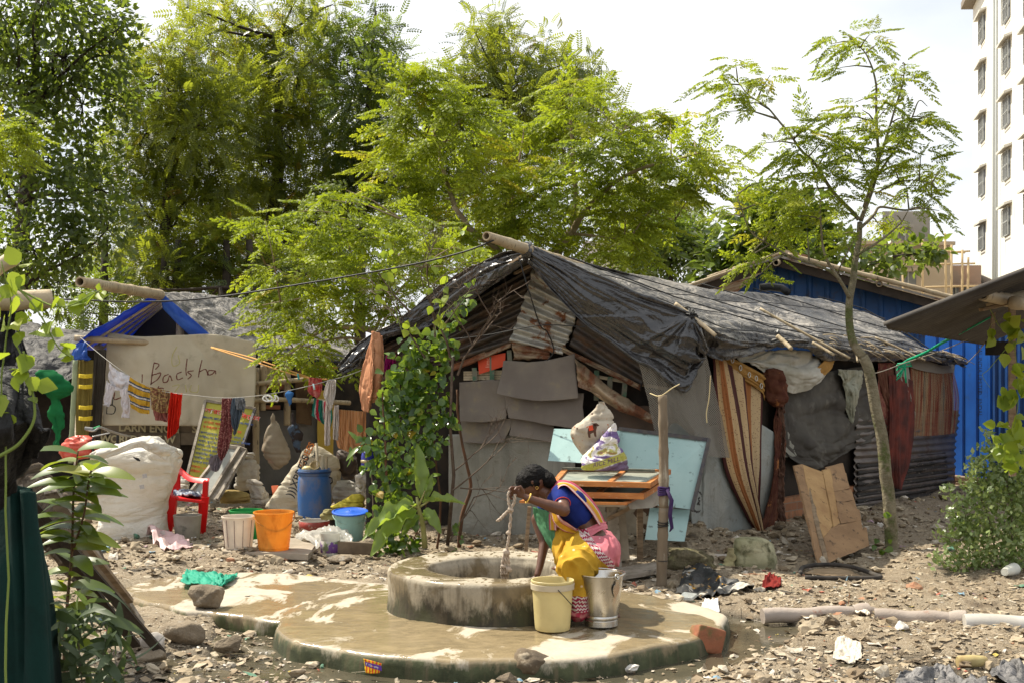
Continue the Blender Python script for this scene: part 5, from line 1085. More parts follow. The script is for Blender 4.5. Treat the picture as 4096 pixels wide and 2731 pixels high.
tl,tr,br,bl=P(3540,1303,11.2),P(4260,1000,11.2),P(4300,1350,9.2),P(3915,1382,9.6)
tl=P(3536,1304,8.0);bl=P(3926,1372,14.0);tr=P(4560,905,8.5);br=bl+(tr-tl)
n=42;nv=n*8;A=surf([[tuple(tl),tuple(bl)],[tuple(tr),tuple(br)]],40,nv,raw=True);t_=np.linspace(0,n*2*math.pi,nv);A=A+normals(A)*(np.sin(t_)*.022)[None,:,None]
MB().grid(A).build('roof_sheet',mat('asbestos_sheet',(.085,.075,.063),(.05,.043,.037),3,(.35,.65),.95,.4,60,c3=(.06,.05,.045),s3=5),aw,True,thick=.007)
for a,b,r_,h in[((3930,1178,8.6),(4200,1240,9.6),.042,True),((4055,1212,8.7),(4300,1225,9.6),.045,False),((3960,1215,9.2),(4300,1140,9.6),.04,False)]:
 mb=MB();bamboo(mb,P(*a),P(*b),r_,r_,3,hollow=h,n=16,seed=3);mb.build('purlin',M_bamboo,aw)
MB().beam(P(3925,1240,8.9),P(4120,1190,8.9),.02,.09,up=(0,1,0)).build('bracket',M_wood,aw,False)
for x in(3975,4048,4140):MB().beam(P(x,1225,10.3),P(x+2,1900,10.6),.045 if x!=3975 else.02,.04,up=(0,1,0)).build('post',M_wood,aw,False)if x>4000 else MB().beam(P(x,1225,10.3),P(x-5,1320,10.3),.03,.02,up=(0,1,0)).build('strap',M_wood,aw,False)
MB().prism([P(3948,1365,12.8),P(4040,1365,12.8),P(4040,1420,12.8),P(3948,1420,12.8)],(0,.05,0)).build('shutter',M_dark,aw,False)
M_gstr=mat('green_plastic_string',(.01,.32,.16),(.02,.42,.22),20,rough=.4,trans=.2,bump=.4)
mb=MB();C=catmull(np.array([tuple(P(*q))for q in[(3630,1440,12.6),(3700,1410,12.2),(3770,1370,11.8),(3850,1330,11),(3960,1270,10.4)]]),40);mb.tube([Vector(c)for c in C],[.014]*25+[.008]*15,6)
for pts in([(3628,1440),(3600,1460),(3588,1480),(3600,1470),(3620,1450)],[(3625,1445),(3616,1470),(3590,1500),(3585,1520),(3600,1505),(3620,1460)],[(3620,1455),(3622,1500),(3624,1530)],[(3590,1455),(3640,1450),(3648,1462),(3600,1468),(3585,1460)]):mb.tube([P(a,b,12.55)for a,b in pts],.009,5)
o=mb.build('green_string',M_gstr);tag(o,'bright green plastic string knotted between the hut eave and the awning','string')
o=rope('wire',[P(3480,1497,12.2),P(3540,1480,12.4),P(3620,1450,12.5),P(3770,1400,12),P(3870,1358,11)],.004,M_woodgrey);tag(o,'thin grey wire from the tree trunk to the awning','wire')
o=rope('wire',[P(3868,1450,14),P(3900,1420,12.6),P(3940,1372,11)],.004,M_woodgrey);tag(o,'short grey wire from the hut corner up to the awning','wire')
M_wall=mat('whitewashed_wall',(.80,.79,.73),(.70,.68,.60),.3,(.4,.7),.9,0,c3=(.42,.39,.33),s3=1.1,t3=(.56,.75),stretch=(1,1,.22))
wb=thing('apartment_block','tall white apartment block with hooded barred windows at the right edge','building',(24,62,0))
D=62.0
c0=P(3892,1000,D);ux=Vector((-.21,-.98,0)).normalized()
top=P(3905,48,D).z
def FW(u,z,off=0):return Vector((c0.x,c0.y,0))+ux*u+Vector((0,0,z))+Vector((-ux.y*-1,0,0))*0+Vector((ux.y,-ux.x,0))*off
f0,f1=FW(0,0),FW(26,0);back=Vector((12,0,0))
V=[f0,f1,f1+back,f0+back];zt=top+.2
MB().prism([Vector((v.x,v.y,-1))for v in V],(0,0,zt+1)).build('wall',M_wall,wb,False)
MB().prism([Vector((v.x,v.y,zt))for v in[f0-ux*.3+Vector((ux.y,-ux.x,0))*.5,f1+Vector((ux.y,-ux.x,0))*.5,f1+back,f0+back-ux*.3]],(0,0,.3)).build('roof_slab',mat('dark_slab',(.2,.17,.14)),wb,False)
M_pane=mat('dark_window',(.10,.11,.115),(.18,.18,.18),2,rough=.3,bump=0);M_bar=mat('window_bars',(.3,.31,.3));M_hood=mat('concrete_hood',(.6,.58,.52),(.4,.38,.33),1)
def umap(px):
 k=(px-CX)/F;return(k*c0.y-c0.x)/(ux.x-k*ux.y)
wins=[]
for px,ys in[(3932,(120,318,520,735,953)),(4030,(30,232,452,665,890)),(4120,(-10,180,385,610,830))]:
 for y in ys:wins.append((px,y))
for px,y in wins:
 u=umap(px);yy=c0.y+ux.y*u;z=H-(y-HY)*yy/F;w_,h_=1.5,1.05
 q=[FW(u-w_/2,z-h_/2,.03),FW(u+w_/2,z-h_/2,.03),FW(u+w_/2,z+h_/2,.03),FW(u-w_/2,z+h_/2,.03)]
 o=MB().prism(q,Vector((-ux.y,ux.x,0))*-.001).build('window',M_pane,wb,False)
 mb=MB()
 for k in range(5):mb.beam(FW(u-w_/2+w_*k/4,z-h_/2,.1),FW(u-w_/2+w_*k/4,z+h_/2,.1),.035,.035,up=(0,1,0))
 for k in range(3):mb.beam(FW(u-w_/2,z-h_/2+h_*k/2,.1),FW(u+w_/2,z-h_/2+h_*k/2,.1),.035,.035)
 mb.build('bars',M_bar,o,False)
 mb=MB();mb.prism([FW(u-w_*.8,z+h_*.62,.0),FW(u+w_*.8,z+h_*.62,0),FW(u+w_*.7,z+h_*.54,.28),FW(u-w_*.7,z+h_*.54,.28)],(0,0,.09));mb.build('hood',M_hood,wb,False)
for px in(3990,4002):
 u=umap(px);MB().tube([FW(u,0,.15),FW(u,zt,.15)],.06,8).build('drainpipe',mat('drain',(.4,.42,.42)),wb)
for k in range(6):
 pass
M_conc=mat('raw_render',(.34,.28,.21),(.28,.23,.17),.5,(.4,.65),.95,0,c3=(.2,.16,.12),s3=1.4,t3=(.6,.75));M_concgrey=mat('grey_render',(.25,.24,.23),(.17,.165,.155),.4)
def block(name,lab,x0,x1,y0,Y,m_,depth=8,zb=-1,nwin=()):
 r=thing(name,lab,'building',P((x0+x1)/2,1420,Y));a,b=P(x0,y0,Y),P(x1,y0,Y)
 MB().prism([Vector((a.x,Y,zb)),Vector((b.x,Y,zb)),Vector((b.x,Y,a.z)),Vector((a.x,Y,a.z))],(depth*.3,depth,0)).build('wall',m_,r,False)
 for(wx0,wy0,wx1,wy1)in nwin:
  o=MB().prism([P(wx0,wy1,Y-.05),P(wx1,wy1,Y-.05),P(wx1,wy0,Y-.05),P(wx0,wy0,Y-.05)],(0,.04,0)).build('window',M_pane,r,False)
  MB().beam(P((wx0+wx1)/2,wy0,Y-.08),P((wx0+wx1)/2,wy1,Y-.08),.05,.05,up=(0,1,0)).build('mullion',M_bar,o,False)
  MB().beam(P(wx0-8,wy0-6,Y-.3),P(wx1+8,wy0-6,Y-.3),.5,.12).build('hood',m_,r,False)
 return r
block('building','unfinished grey concrete tower block behind the slender tree',3530,3720,846,58,M_concgrey,8,nwin=[(3600,912,3642,962)])
r=block('building','lower buff concrete building with bamboo scaffolding, left of the white block',3440,3808,970,54,M_conc,6,nwin=[(3600,1088,3665,1150)])
MB().beam(P(3435,972,53.8),P(3812,976,53.8),.6,.14).build('parapet',M_conc,r,False)
block('building','unplastered brick building low between the scaffolding and the white block',3808,3925,1062,56,mat('brick_far',(.3,.2,.15),(.2,.17,.15),.8),6,nwin=[(3810,1150,3835,1180),(3858,1150,3900,1180)])
r=thing('scaffolding','bamboo scaffolding poles against the buff building','scaffolding',P(3800,1400,52))
M_far=mat('far_bamboo',(.4,.3,.17))
for x,y0 in((3786,935),(3805,980),(3848,1000),(3870,1030),(3690,940),(3615,1060)):
 MB().tube([P(x,1300,52),P(x+R.uniform(-6,6),y0,52)],.045,5).build('pole',M_far,r)
for a,b,c,d in((3690,1060,3900,1055),(3700,1150,3920,1145),(3800,1010,3880,1006),(3700,1000,3860,1012),(3600,1062,3700,1058)):
 MB().tube([P(a,b,52.2),P(c,d,52.2)],.04,5).build('pole',M_far,r)
block('building','pale low building glimpsed between the trees above the big hut',2330,2500,965,48,mat('pale_far_wall',(.5,.47,.45),rough=.9),6)
def m_plastic(name,c,c2=None,dirt=(.25,.2,.13),trans=.25,rough=.4,dt=(.6,.72),z=None):
 t=NT(name);o=t.coord();col=t.mix(t.step(t.noise(6,5,.6),.35,.7),c,c2 or tuple(x*.82 for x in c))
 col=t.mix(t.math('MULTIPLY',t.step(t.noise(12,6,.7,vec=t.map(o,(1,1,.35))),*dt),.7),col,dirt)
 return t.bsdf(col,t.mix(t.step(t.noise(9,4),.4,.7),(rough,)*3,(rough+.2,)*3),0,.4,t.bump(t.noise(50,4,.6),.1,.003),trans)
def bucket(name,label,base,h,rb,rt,m_,rim=.008,ribs=0,handle=None,hm=None,foot=0,wall=.003,tilt=None,group=None,fill=None,hlab=None,n=48):
 """open bucket standing at base; handle = (azimuth of the pivot axis, lean angle)"""
 r=thing(name,label,'bucket',base,group);b=Vector(base)
 prof=[(.001,.004),(rb*.93,.004),(rb*.97,0),(rb,.008)]
 if foot:prof+=[(rb,foot),(rb*1.04,foot+.004)]
 prof+=[(rb+(rt-rb)*f,h*f)for f in(.12,.3,.5,.7,.86)]
 prof+=[(rb+(rt-rb)*.9+.001,h*.90),(rt+rim*.2,h*.955),(rt+rim,h*.965),(rt+rim,h*.995),(rt+rim*.6,h),(rt-wall,h-.001),(rt-wall-.002,h*.95)]
 prof+=[(rb+(rt-rb)*f-wall,h*f)for f in(.7,.4,.06)]+[(.001,.012)]
 prof=[p for k,p in enumerate(prof)if p[1]<=h]
 mb=MB();mb.lathe(b,prof,n,tilt=tilt);A=np.array(mb.v)
 if ribs:
  th=np.arctan2(A[:,1]-b.y,A[:,0]-b.x);k=1+.012*(np.cos(th*ribs)>.85)*(A[:,2]<b.z+h*.93);A[:,0]=b.x+(A[:,0]-b.x)*k;A[:,1]=b.y+(A[:,1]-b.y)*k;mb.v=[tuple(q)for q in A]
 mb.build('body',m_,r,'auto')
 if handle:
  az,le=handle;ax=Vector((math.cos(az),math.sin(az),0));pts=[]
  for k in range(25):
   a=math.pi*k/24;out=Matrix.Rotation(le,3,ax)@Vector((0,0,1));pts.append(b+Vector((0,0,h*.93))+ax*math.cos(a)*(rt+rim+.004)+out*math.sin(a)*rt*1.02)
  MB().tube(pts,.0045 if hm else.006,7).build('handle',hm or m_,r)
 return r
t=thing('slab','loose rectangular grey stone slab with buckets standing on it','slab',P(1180,2205,12.3))if False else None
q=[G(a,b,.09)for a,b in((890,2203),(1232,2216),(1262,2180),(1180,2150),(930,2150))]
o=MB().prism(ragged(q,.006,.1),(0,0,-.05)).build('stone_slab',mat('grey_stone_slab',(.33,.28,.22),(.24,.2,.15),4),None,False);tag(o,'flat grey stone slab carrying the orange and white buckets','slab')
def at(px,py,z=0):return G(px,py,z)
wh=m_plastic('white_bucket_plastic',(.78,.70,.60),dirt=(.5,.3,.2),trans=.4)
r=bucket('bucket','grimy white plastic bucket with dark vertical stains on the stone slab',G(955,2190,.092),.285,.118,.146,wh,.007,8)
c=Vector(r.location)
for k,a in enumerate((-2.75,-2.2,-1.65,-1.1,-.5)):
 MB().beam(c+Vector((math.cos(a)*.123,math.sin(a)*.123,.02)),c+Vector((math.cos(a)*.1475,math.sin(a)*.1475,.26)),.0035,.003).build('stain',mat('plum_stain',(.12,.05,.06),bump=0)if k==0 else bpy.data.materials['plum_stain'],r,False)
M_orange=m_plastic('translucent_orange_plastic',(.82,.44,.08),(.76,.36,.05),(.55,.2,.02),.55,.35,(.5,.7))
bucket('bucket','large translucent orange plastic bucket with its handle hanging down',G(1095,2196,.092),.335,.132,.172,M_orange,.008,10,(math.radians(20),math.radians(128)),m_plastic('orange_handle',(.55,.22,.03),trans=.1),foot=.02)
bucket('bucket','deep green plastic bucket behind the white and orange ones',G(985,2166,.06),.30,.12,.152,m_plastic('green_plastic',(.01,.30,.06),trans=.25),.008)
aq=m_plastic('aqua_plastic',(.36,.58,.52),(.3,.5,.45),(.2,.28,.22),.2)
r=bucket('bucket','aqua plastic bucket covered by a bright blue lid, beside the climbing plants',at(1400,2176,.02),.30,.112,.148,aq,.008,0,(math.radians(10),math.radians(120)),m_plastic('aqua_handle',(.33,.5,.42),trans=.1),foot=.02)
c=Vector(r.location)+Vector((0,0,.302));tl=Matrix.Rotation(math.radians(7),3,'X')
MB().lathe(c,[(.168,.0),(.17,.012),(.155,.016),(.148,.008),(.06,.004),(.034,.018),(.012,.022),(.001,.012)],48,tilt=tl).build('lid',m_plastic('blue_lid_plastic',(.02,.12,.62),trans=.1,dt=(.7,.8)),r,'auto')
bucket('bucket','small black bucket wedged behind the aqua one',at(1345,2120,.02),.20,.075,.10,m_plastic('black_plastic',(.045,.045,.045),dirt=(.14,.12,.1),trans=0),.006)
r=bucket('tin','shallow rusty tin with red and white bands in front of the blue barrel',at(1257,2140,.0),.155,.140,.146,m_plastic('banded_tin',(.5,.46,.4),dirt=(.22,.12,.07),trans=0,rough=.6),.004);r['category']='tin'
MB().lathe(Vector(r.location),[(.1475,.06),(.1515,.061),(.1535,.146),(.150,.147)],48).build('red_band',mat('red_tin_paint',(.33,.045,.03),(.2,.04,.03),8,rough=.5,c3=(.4,.33,.27),s3=14),r)
r=bucket('tub','small clear plastic tub with a worn label on the litter before the aqua bucket',at(1321,2220,.02),.205,.082,.088,mat('clear_plastic',(.62,.62,.56),(.5,.5,.45),8,rough=.15,bump=.1,trans=.3,alpha=.62),.005,0);r['category']='tub'
MB().lathe(Vector(r.location),[(.0835,.03),(.0855,.031),(.087,.135),(.085,.136)],40).build('label',mat('worn_label',(.13,.16,.08),(.4,.38,.34),15,(.45,.55),c3=(.12,.05,.2),s3=9,t3=(.52,.56)),r)
r=thing('barrel','worn blue plastic barrel filled with sticks and scrap','barrel',at(1258,2077));b=Vector(r.location);hb=.565
M_blueb2=mat('worn_blue_plastic',(.045,.13,.34),(.09,.15,.27),3.5,(.4,.6),.55,.15,30,c3=(.21,.18,.17),s3=4,t3=(.48,.68),stretch=(1,1,.6))
MB().lathe(b,[(.001,.01),(.165,.01),(.172,.0),(.176,.02),(.182,.1),(.185,.25),(.184,.36),(.180,.44),(.172,.47),(.166,.485),(.172,.49),(.178,.50),(.178,.545),(.172,.56),(.163,.56),(.160,.5),(.158,.06),(.001,.05)],56).build('body',M_blueb2,r,'auto')
MB().lathe(b,[(.178,.515),(.186,.518),(.187,.532),(.178,.536)],56).build('hoop',mat('dark_blue_hoop',(.03,.06,.15)),r,'auto')
mb=MB();mb.tube([b+Vector((.165,-.06,.47)),b+Vector((.2,-.075,.465)),b+Vector((.205,-.075,.42)),b+Vector((.185,-.07,.40))],.008,6);mb.build('clasp',M_wire,r)
def inb(x,y,z,X2,z2,rr,m_,lab,cat='stick',nm='stick'):
 o=MB().tube([b+Vector((x,y,z)),b+Vector((X2,y,z2))],rr,8).build(nm,m_);tag(o,lab,cat);return o
M_pstick=mat('pale_stick',(.6,.52,.38),(.5,.42,.3),20)
inb(.055,.0,.3,.02,.84,.017,M_pstick,'pale white-wood stick standing tallest in the blue barrel');inb(.09,.02,.3,.085,.7,.02,M_pstick,'thick pale stick at the right inside the blue barrel')
inb(.12,.0,.3,.135,.69,.014,M_bamboo,'short brown stick at the right rim of the blue barrel');inb(-.12,.0,.35,-.13,.66,.012,M_wood,'flat dark strip standing at the left rim of the blue barrel','strip','strip')
o=MB().lathe(b+Vector((.01,-.02,.585)),[(.001,-.03),(.04,-.03),(.055,.01),(.056,.03),(.05,.032),(.044,.01),(.02,-.012),(.001,-.014)],32,tilt=Matrix.Rotation(math.radians(55),3,'X')).build('bowl',mat('tan_plastic',(.42,.32,.16),rough=.4));tag(o,'small tan plastic bowl lying on top of the scrap in the barrel','bowl')
o=MB().lathe(b+Vector((-.07,-.02,.56)),[(.001,.035),(.04,.03),(.07,.0),(.05,-.02),(.001,-.02)],28).build('bowl',mat('cream_plastic',(.6,.5,.25),rough=.4));tag(o,'upturned cream dish lying at the left of the barrel top','dish')
def m_sackw(name,c=(.70,.68,.62),c2=(.58,.55,.48),trans=.2):
 t=NT(name);o=t.coord();col=t.mix(t.step(t.noise(3,5,.6),.35,.7),c,c2);col=t.mix(t.math('MULTIPLY',t.step(t.noise(6,6,.7),.6,.75),.5),col,tuple(x*.55 for x in c2))
 b=t.bump(t.noise(4,5,.55,vec=t.map(o,(.6,1,1.6)),dist=1.5),.7,.06);b=t.bump(t.noise(24,4,.6,dist=1),.3,.01,b)
 u=t.map(o,(1,1,1));b=t.bump(t.math('MULTIPLY',t.wave(26,0,u,'X',0),t.wave(26,0,u,'Z',0)),.12,.003,b)
 return t.bsdf(col,.6,0,.3,b,trans,(.8,.68,.42))
M_sackw=m_sackw('white_woven_sack')
bg_=thing('jumbo_sack','huge stuffed white woven sack slumped beside the red chair','sack',at(500,2150))
rows=[(1762,560,600),(1785,480,660),(1800,420,708),(1830,372,715),(1858,362,712),(1885,388,702),(1900,378,694),(1935,368,688),(2000,378,672),(2045,384,668),(2058,392,664),(2100,386,668),(2140,380,676),(2158,392,690),(2164,420,680)]
loft('bag',rows,13.15,M_sackw,bg_,.62,110,120,.028,3.4,12,3.0,creases=.014)
sheet('folded_mouth',[[(365,1850,12.8),(362,1830,12.7),(372,1812,12.7)],[(430,1830,12.62),(440,1800,12.6),(470,1782,12.7)],[(540,1790,12.6),(545,1765,12.6),(570,1756,12.75)],[(600,1800,12.65),(620,1780,12.65),(645,1760,12.8)],[(660,1840,12.75),(690,1810,12.8),(724,1815,12.95)]],M_sackw,bg_,60,30,[dict(amp=.02,fu=5,fv=2,seed=3)],.01)
for(a,b_1,c)in((566,1946,12.65),(577,1902,12.63),(650,2130,12.75)):MB().prism([P(a-9,b_1-7,c-.06),P(a+9,b_1-10,c-.06),P(a+12,b_1+6,c-.06),P(a-6,b_1+9,c-.06)],(0,.003,0)).build('label',mat('grey_print',(.42,.4,.38),(.3,.28,.27),90,bump=0)if a==566 else bpy.data.materials['grey_print'],bg_,False)
mb=MB()
for k in range(3):mb.beam(P(534+k*8,1826+k*2,12.5),P(552+k*4,1840+k,12.5),.004,.012)
mb.build('print_mark',M_black,bg_,False)
xp=thing('sack','big cream woven sack with black and orange print leaning behind the blue barrel','sack',at(1220,2045))
rows=[(1782,1245,1275),(1795,1222,1300),(1825,1195,1340),(1860,1172,1362),(1910,1135,1366),(1960,1108,1360),(2000,1085,1345),(2025,1070,1330),(2042,1075,1310)]
loft('bag',rows,15.25,m_sackw('cream_woven_sack',(.60,.54,.42),(.5,.44,.33)),xp,.35,80,70,.03,4,22,2.6,creases=.03)
text_mesh('lettering',')))XPRESS',P(1170,1988,14.80),Vector((.42,0,1)),Vector((-1,0,.42)),.115,mat('sack_ink',(.05,.05,.05),bump=0),xp,.002,.002)
text_mesh('lettering','ODEES',P(1212,1868,14.82),Vector((.5,0,1)),Vector((-1,0,.5)),.095,mat('orange_ink',(.6,.2,.05),bump=0),xp,.002,.002)
text_mesh('lettering','SMS',P(1258,1832,14.82),Vector((.5,0,1)),Vector((-1,0,.5)),.05,bpy.data.materials['sack_ink'],xp,.002,.001)
o=loft('cloth_bag',[(1650,1090,1096),(1690,1080,1110),(1740,1060,1135),(1790,1045,1160),(1815,1048,1168),(1845,1070,1155),(1865,1085,1130),(1876,1095,1115)],16.0,mat('muddy_cream_cloth',(.34,.29,.22),(.26,.2,.14),4,c3=(.36,.2,.14),s3=3,trans=.1),None,.5,40,40,.015,6,3,creases=.02);tag(o,'drooping muddy cream cloth bag hanging on the wall of the left hut','bag')
o=loft('black_bag',[(1650,1168,1174),(1690,1160,1185),(1705,1152,1200),(1740,1160,1215),(1765,1168,1212),(1795,1178,1205),(1808,1185,1200)],16.0,mat('black_bag_cloth',(.03,.022,.022),(.06,.09,.14),6,(.55,.6)),None,.5,36,36,.02,9,5,creases=.01);tag(o,'black and blue bag hanging beside the drooping cream one','bag')
Msb=m_sackw('pale_plastic_sack',(.55,.52,.47),(.44,.4,.35))
o=loft('white_sack',[(1808,985,1012),(1820,968,1020),(1835,975,1012),(1845,962,1028),(1880,948,1040),(1910,940,1038),(1945,934,1010),(1960,945,990)],15.6,Msb,None,.7,44,44,.02,8,7,creases=.03);tag(o,'knotted pale sack standing against the end of the yellow sign','sack')
o=loft('white_sack',[(1915,990,1030),(1930,985,1052),(1955,985,1060),(1985,998,1080),(2010,1005,1086),(2020,1030,1080)],15.4,Msb,None,.7,40,40,.03,8,9,creases=.03);tag(o,'crumpled pale plastic bag on the ground left of the cream woven sack','bag')
for k,(rw,Y,lab,m_)in enumerate([([(1958,900,950),(1970,880,990),(1990,872,1005),(2008,885,1000)],15.2,'flattened dull yellow sack lying below the yellow sign',mat('mustard_sack',(.30,.22,.07),(.22,.15,.05),6,bump=.5)),([(1935,700,735),(1950,690,760),(1975,700,750)],15.0,'pale crumpled bag behind the red chair',Msb),([(1905,705,735),(1925,697,752),(1945,700,745)],15.2,'small white crumpled bag above another behind the red chair',Msb),([(1798,1352,1380),(1820,1342,1420),(1850,1350,1430),(1885,1360,1428),(1915,1380,1415)],15.4,'dark brown leather-like bundle right of the cream woven sack',mat('dark_leather',(.05,.035,.028),(.09,.065,.05),8,rough=.6)),([(1920,1350,1400),(1950,1335,1450),(1985,1330,1470),(2020,1340,1455)],15.2,'pale sack lying on its side right of the blue barrel',Msb),([(1975,1400,1440),(1995,1370,1448),(2020,1330,1450),(2030,1330,1440)],13.9,'yellow string bag with something orange inside, by the aqua bucket',mat('yellow_netbag',(.5,.42,.05),(.6,.2,.03),4,(.55,.6),trans=.2)),([(2035,1300,1340),(2055,1285,1350),(2075,1290,1345)],13.6,'olive sacking heap between the barrel and the black bucket',mat('olive_sacking',(.3,.27,.1),(.2,.17,.07),8)),([(1890,1440,1470),(1905,1425,1480),(1940,1425,1475),(1960,1430,1460)],14.0,'rounded white bag behind the blue flask',Msb)]):
 o=loft('sack' if k not in(3,)else 'bundle',rw,Y,m_,None,.8,40,30,.03,9,30+k,creases=.02);tag(o,lab,'sack')
o=MB().prism([P(1085,1942,15.6),P(1112,1940,15.6),P(1108,1985,15.5),P(1092,1990,15.5)],(0,.03,0)).build('red_board',mat('brick_red_plastic',(.45,.1,.04)),None,False);tag(o,'small brick-red plastic piece behind the cream woven sack','scrap')
A2=surf([[(1185,2160,12.6),(1190,2140,12.9)],[(1240,2165,12.3),(1260,2115,12.9)],[(1290,2200,12.1),(1310,2108,12.8)],[(1360,2190,12.1),(1365,2120,12.6)],[(1420,2205,12.1),(1405,2150,12.5)]],50,40);A2=wrinkle(A2,.03,5,3,4);A2=edgefray(A2,.02,3)
A2[...,2]=np.maximum(A2[...,2],.05)
o=MB().grid(A2).build('plastic_sheet',mat('milky_plastic',(.62,.6,.55),(.5,.48,.44),9,rough=.25,bump=.5,bscale=20,trans=.3,alpha=.72),None,True);tag(o,'crumpled milky plastic sheet around the clear tub','plastic sheet')
M_redp=mat('red_chair_plastic',(.72,.012,.012),(.60,.01,.01),5,rough=.35,bump=.05,trans=.12)
ch=thing('chair','bright red plastic armchair half behind the huge white sack','chair',at(750,2130))
def CP(*q):return P(*q)
mb=MB();mb.prism([P(676,1985,13.25),P(830,2002,13.35),P(815,1972,13.95),P(690,1968,13.9)],(0,0,-.03));mb.build('seat',M_redp,ch,False,bevel=.008)
def leg(a,b,w0,w1):
 a,b=P(*a),P(*b);mb=MB();vs=[]
 for p,w_ in((a,w0),(b,w1)):
  for x,y in((-1,-1),(1,-1),(1,1),(-1,1)):vs.append(p+Vector((x*w_/2,y*w_*.6/2,0)))
 mb.add(vs,[(0,1,5,4),(1,2,6,5),(2,3,7,6),(3,0,4,7),(0,3,2,1),(4,5,6,7)]);mb.build('leg',M_redp,ch,False,bevel=.006)
leg((822,1985,13.35),(812,2132,13.45),.075,.05);leg((690,1985,13.25),(676,2135,13.3),.09,.055);leg((805,1975,13.9),(800,2100,14.0),.05,.04);leg((700,1975,13.9),(690,2105,14.0),.06,.05)
def arm(pts,w_,th):
 C=catmull(np.array([tuple(P(*q))for q in pts]),24);mb=MB();vs=[];fs=[]
 for p in C:
  for x,z in((-1,-1),(1,-1),(1,1),(-1,1)):vs.append((p[0]+x*th/2,p[1]+z*w_/2*0+x*0,p[2]+z*th/2));
 for i in range(len(C)):
  for k in range(4):vs[i*4+k]=(C[i][0]+(1 if k in(1,2)else-1)*.012,C[i][1]+(-1 if k in(0,1)else 1)*w_/2,C[i][2]+(1 if k in(2,3)else-1)*th/2)
 for i in range(len(C)-1):
  for k in range(4):fs.append((i*4+k,i*4+(k+1)%4,i*4+4+(k+1)%4,i*4+4+k))
 fs+=[(3,2,1,0),tuple(len(vs)-4+k for k in range(4))];mb.add(vs,fs);mb.build('armrest',M_redp,ch,True,bevel=.004)
arm([(705,1862,13.85),(725,1885,13.7),(760,1912,13.5),(800,1920,13.4),(832,1922,13.35)],.06,.045)
mb=MB();mb.beam(P(824,1920,13.35),P(820,1990,13.38),.05,.06,up=(0,1,0));mb.build('arm_support',M_redp,ch,False,bevel=.006)
arm([(668,1930,13.85),(672,1935,13.6),(678,1935,13.3)],.06,.045)
mb=MB();mb.beam(P(674,1930,13.3),P(678,1990,13.3),.05,.06,up=(0,1,0));mb.build('arm_support',M_redp,ch,False,bevel=.006)
sheet('backrest',[[(682,1860,13.95),(682,1970,13.9)],[(720,1860,14.05),(722,1970,13.95)],[(700,1850,14.1),(700,1968,14.0)]][:2],M_redp,ch,8,8,thick=.012)
o=sheet('folded_cloth',[[(694,1976,13.5),(694,1966,13.8)],[(750,1978,13.35),(745,1962,13.8)],[(806,1986,13.4),(800,1972,13.8)]],mat('blue_patterned_cloth',(.10,.13,.2),(.42,.45,.48),30,(.5,.56)),None,30,20,[dict(amp=.015,fu=6,fv=3,seed=3)],.02);tag(o,'folded blue patterned cloth lying on the red chair seat','cloth')
pt=bucket('pot','square-shouldered grey cement pot with a dry plant under the red chair',at(750,2162,.0),.255,.115,.135,mat('cement_pot',(.30,.27,.22),(.22,.19,.15),8,c3=(.12,.11,.09),s3=10,t3=(.6,.7)),.002,wall=.02,n=20);pt['category']='pot'
r=thing('flask','blue steel water flask hanging by the climbing plants','flask',P(1470,1870,12.6));b=Vector(r.location)
MB().lathe(b,[(.001,-.01),(.05,-.01),(.058,.0),(.06,.02),(.06,.11),(.05,.15),(.036,.16),(.036,.175),(.001,.176)],36).build('body',mat('cobalt_enamel',(.012,.02,.25),rough=.2,bump=0,coat=.5),r,'auto')
MB().lathe(b,[(.04,.16),(.044,.162),(.044,.185),(.001,.188)],36).build('cap',M_steel,r,'auto');MB().lathe(b,[(.0605,.05),(.0635,.052),(.0635,.075),(.0605,.077)],36).build('band',mat('gold_band',(.45,.38,.2),metal=.6,rough=.4),r)
MB().tube([b+Vector((-.03,0,.18)),b+Vector((-.02,0,.26)),b+Vector((.02,0,.32)),b+Vector((.035,0,.2))],.005,6).build('strap',M_woodgrey,r)
def gdrape(name,label,cat,px,m_,amp=.02,nu=40,nv=40,z=.02,seed=3,wr=None,thick=.004,zoff=None,curl=0):
 C=[[tuple(G(a,b,z))for a,b in row]for row in px];A=surf(C,nu,nv,raw=True)
 for w_ in(wr or[dict(amp=amp,fu=4,fv=3,seed=seed)]):A=wrinkle(A,**{**w_,'amp':w_['amp']*.5,'fu':w_['fu']*.7,'fv':w_['fv']*.7})
 A=edgefray(A,.012,seed);zz=gz(A[...,0],A[...,1])if zoff is None else np.full(A.shape[:2],zoff);e=A[...,2]-z
 A[...,2]=np.maximum(zz,zz)+np.abs(e)+.012+curl*(fbm(A*5,2,seed)+.3).clip(0)
 o=MB().grid(A).build(name,m_,None,True,thick=thick);tag(o,label,cat);return o
gdrape('plastic_sheet','pale pink plastic sheet lying on the litter before the huge sack','sheet',[[(578,2156),(640,2215)],[(640,2163),(690,2232)],[(710,2170),(740,2222)],[(735,2172),(778,2220)]],mat('pink_plastic_sheet',(.66,.45,.45),(.72,.56,.53),4,rough=.35,bump=.3,trans=.2),.03,curl=.08)
gdrape('green_cloth','crumpled emerald green net cloth lying wet on the flat slab','cloth',[[(722,2350),(742,2298),(760,2296)],[(790,2362),(800,2320),(810,2298)],[(850,2366),(870,2335),(868,2308)],[(890,2355),(905,2335),(900,2305)],[(925,2325),(940,2318),(955,2304)]],mat('emerald_net_cloth',(.03,.40,.26),(.02,.3,.19),9,rough=.6,bump=.5,trans=.3),.06,90,60,.075,6,zoff=.075,wr=[dict(amp=.06,fu=5,fv=3,seed=5,o=2),dict(amp=.02,fu=14,fv=8,seed=6)])
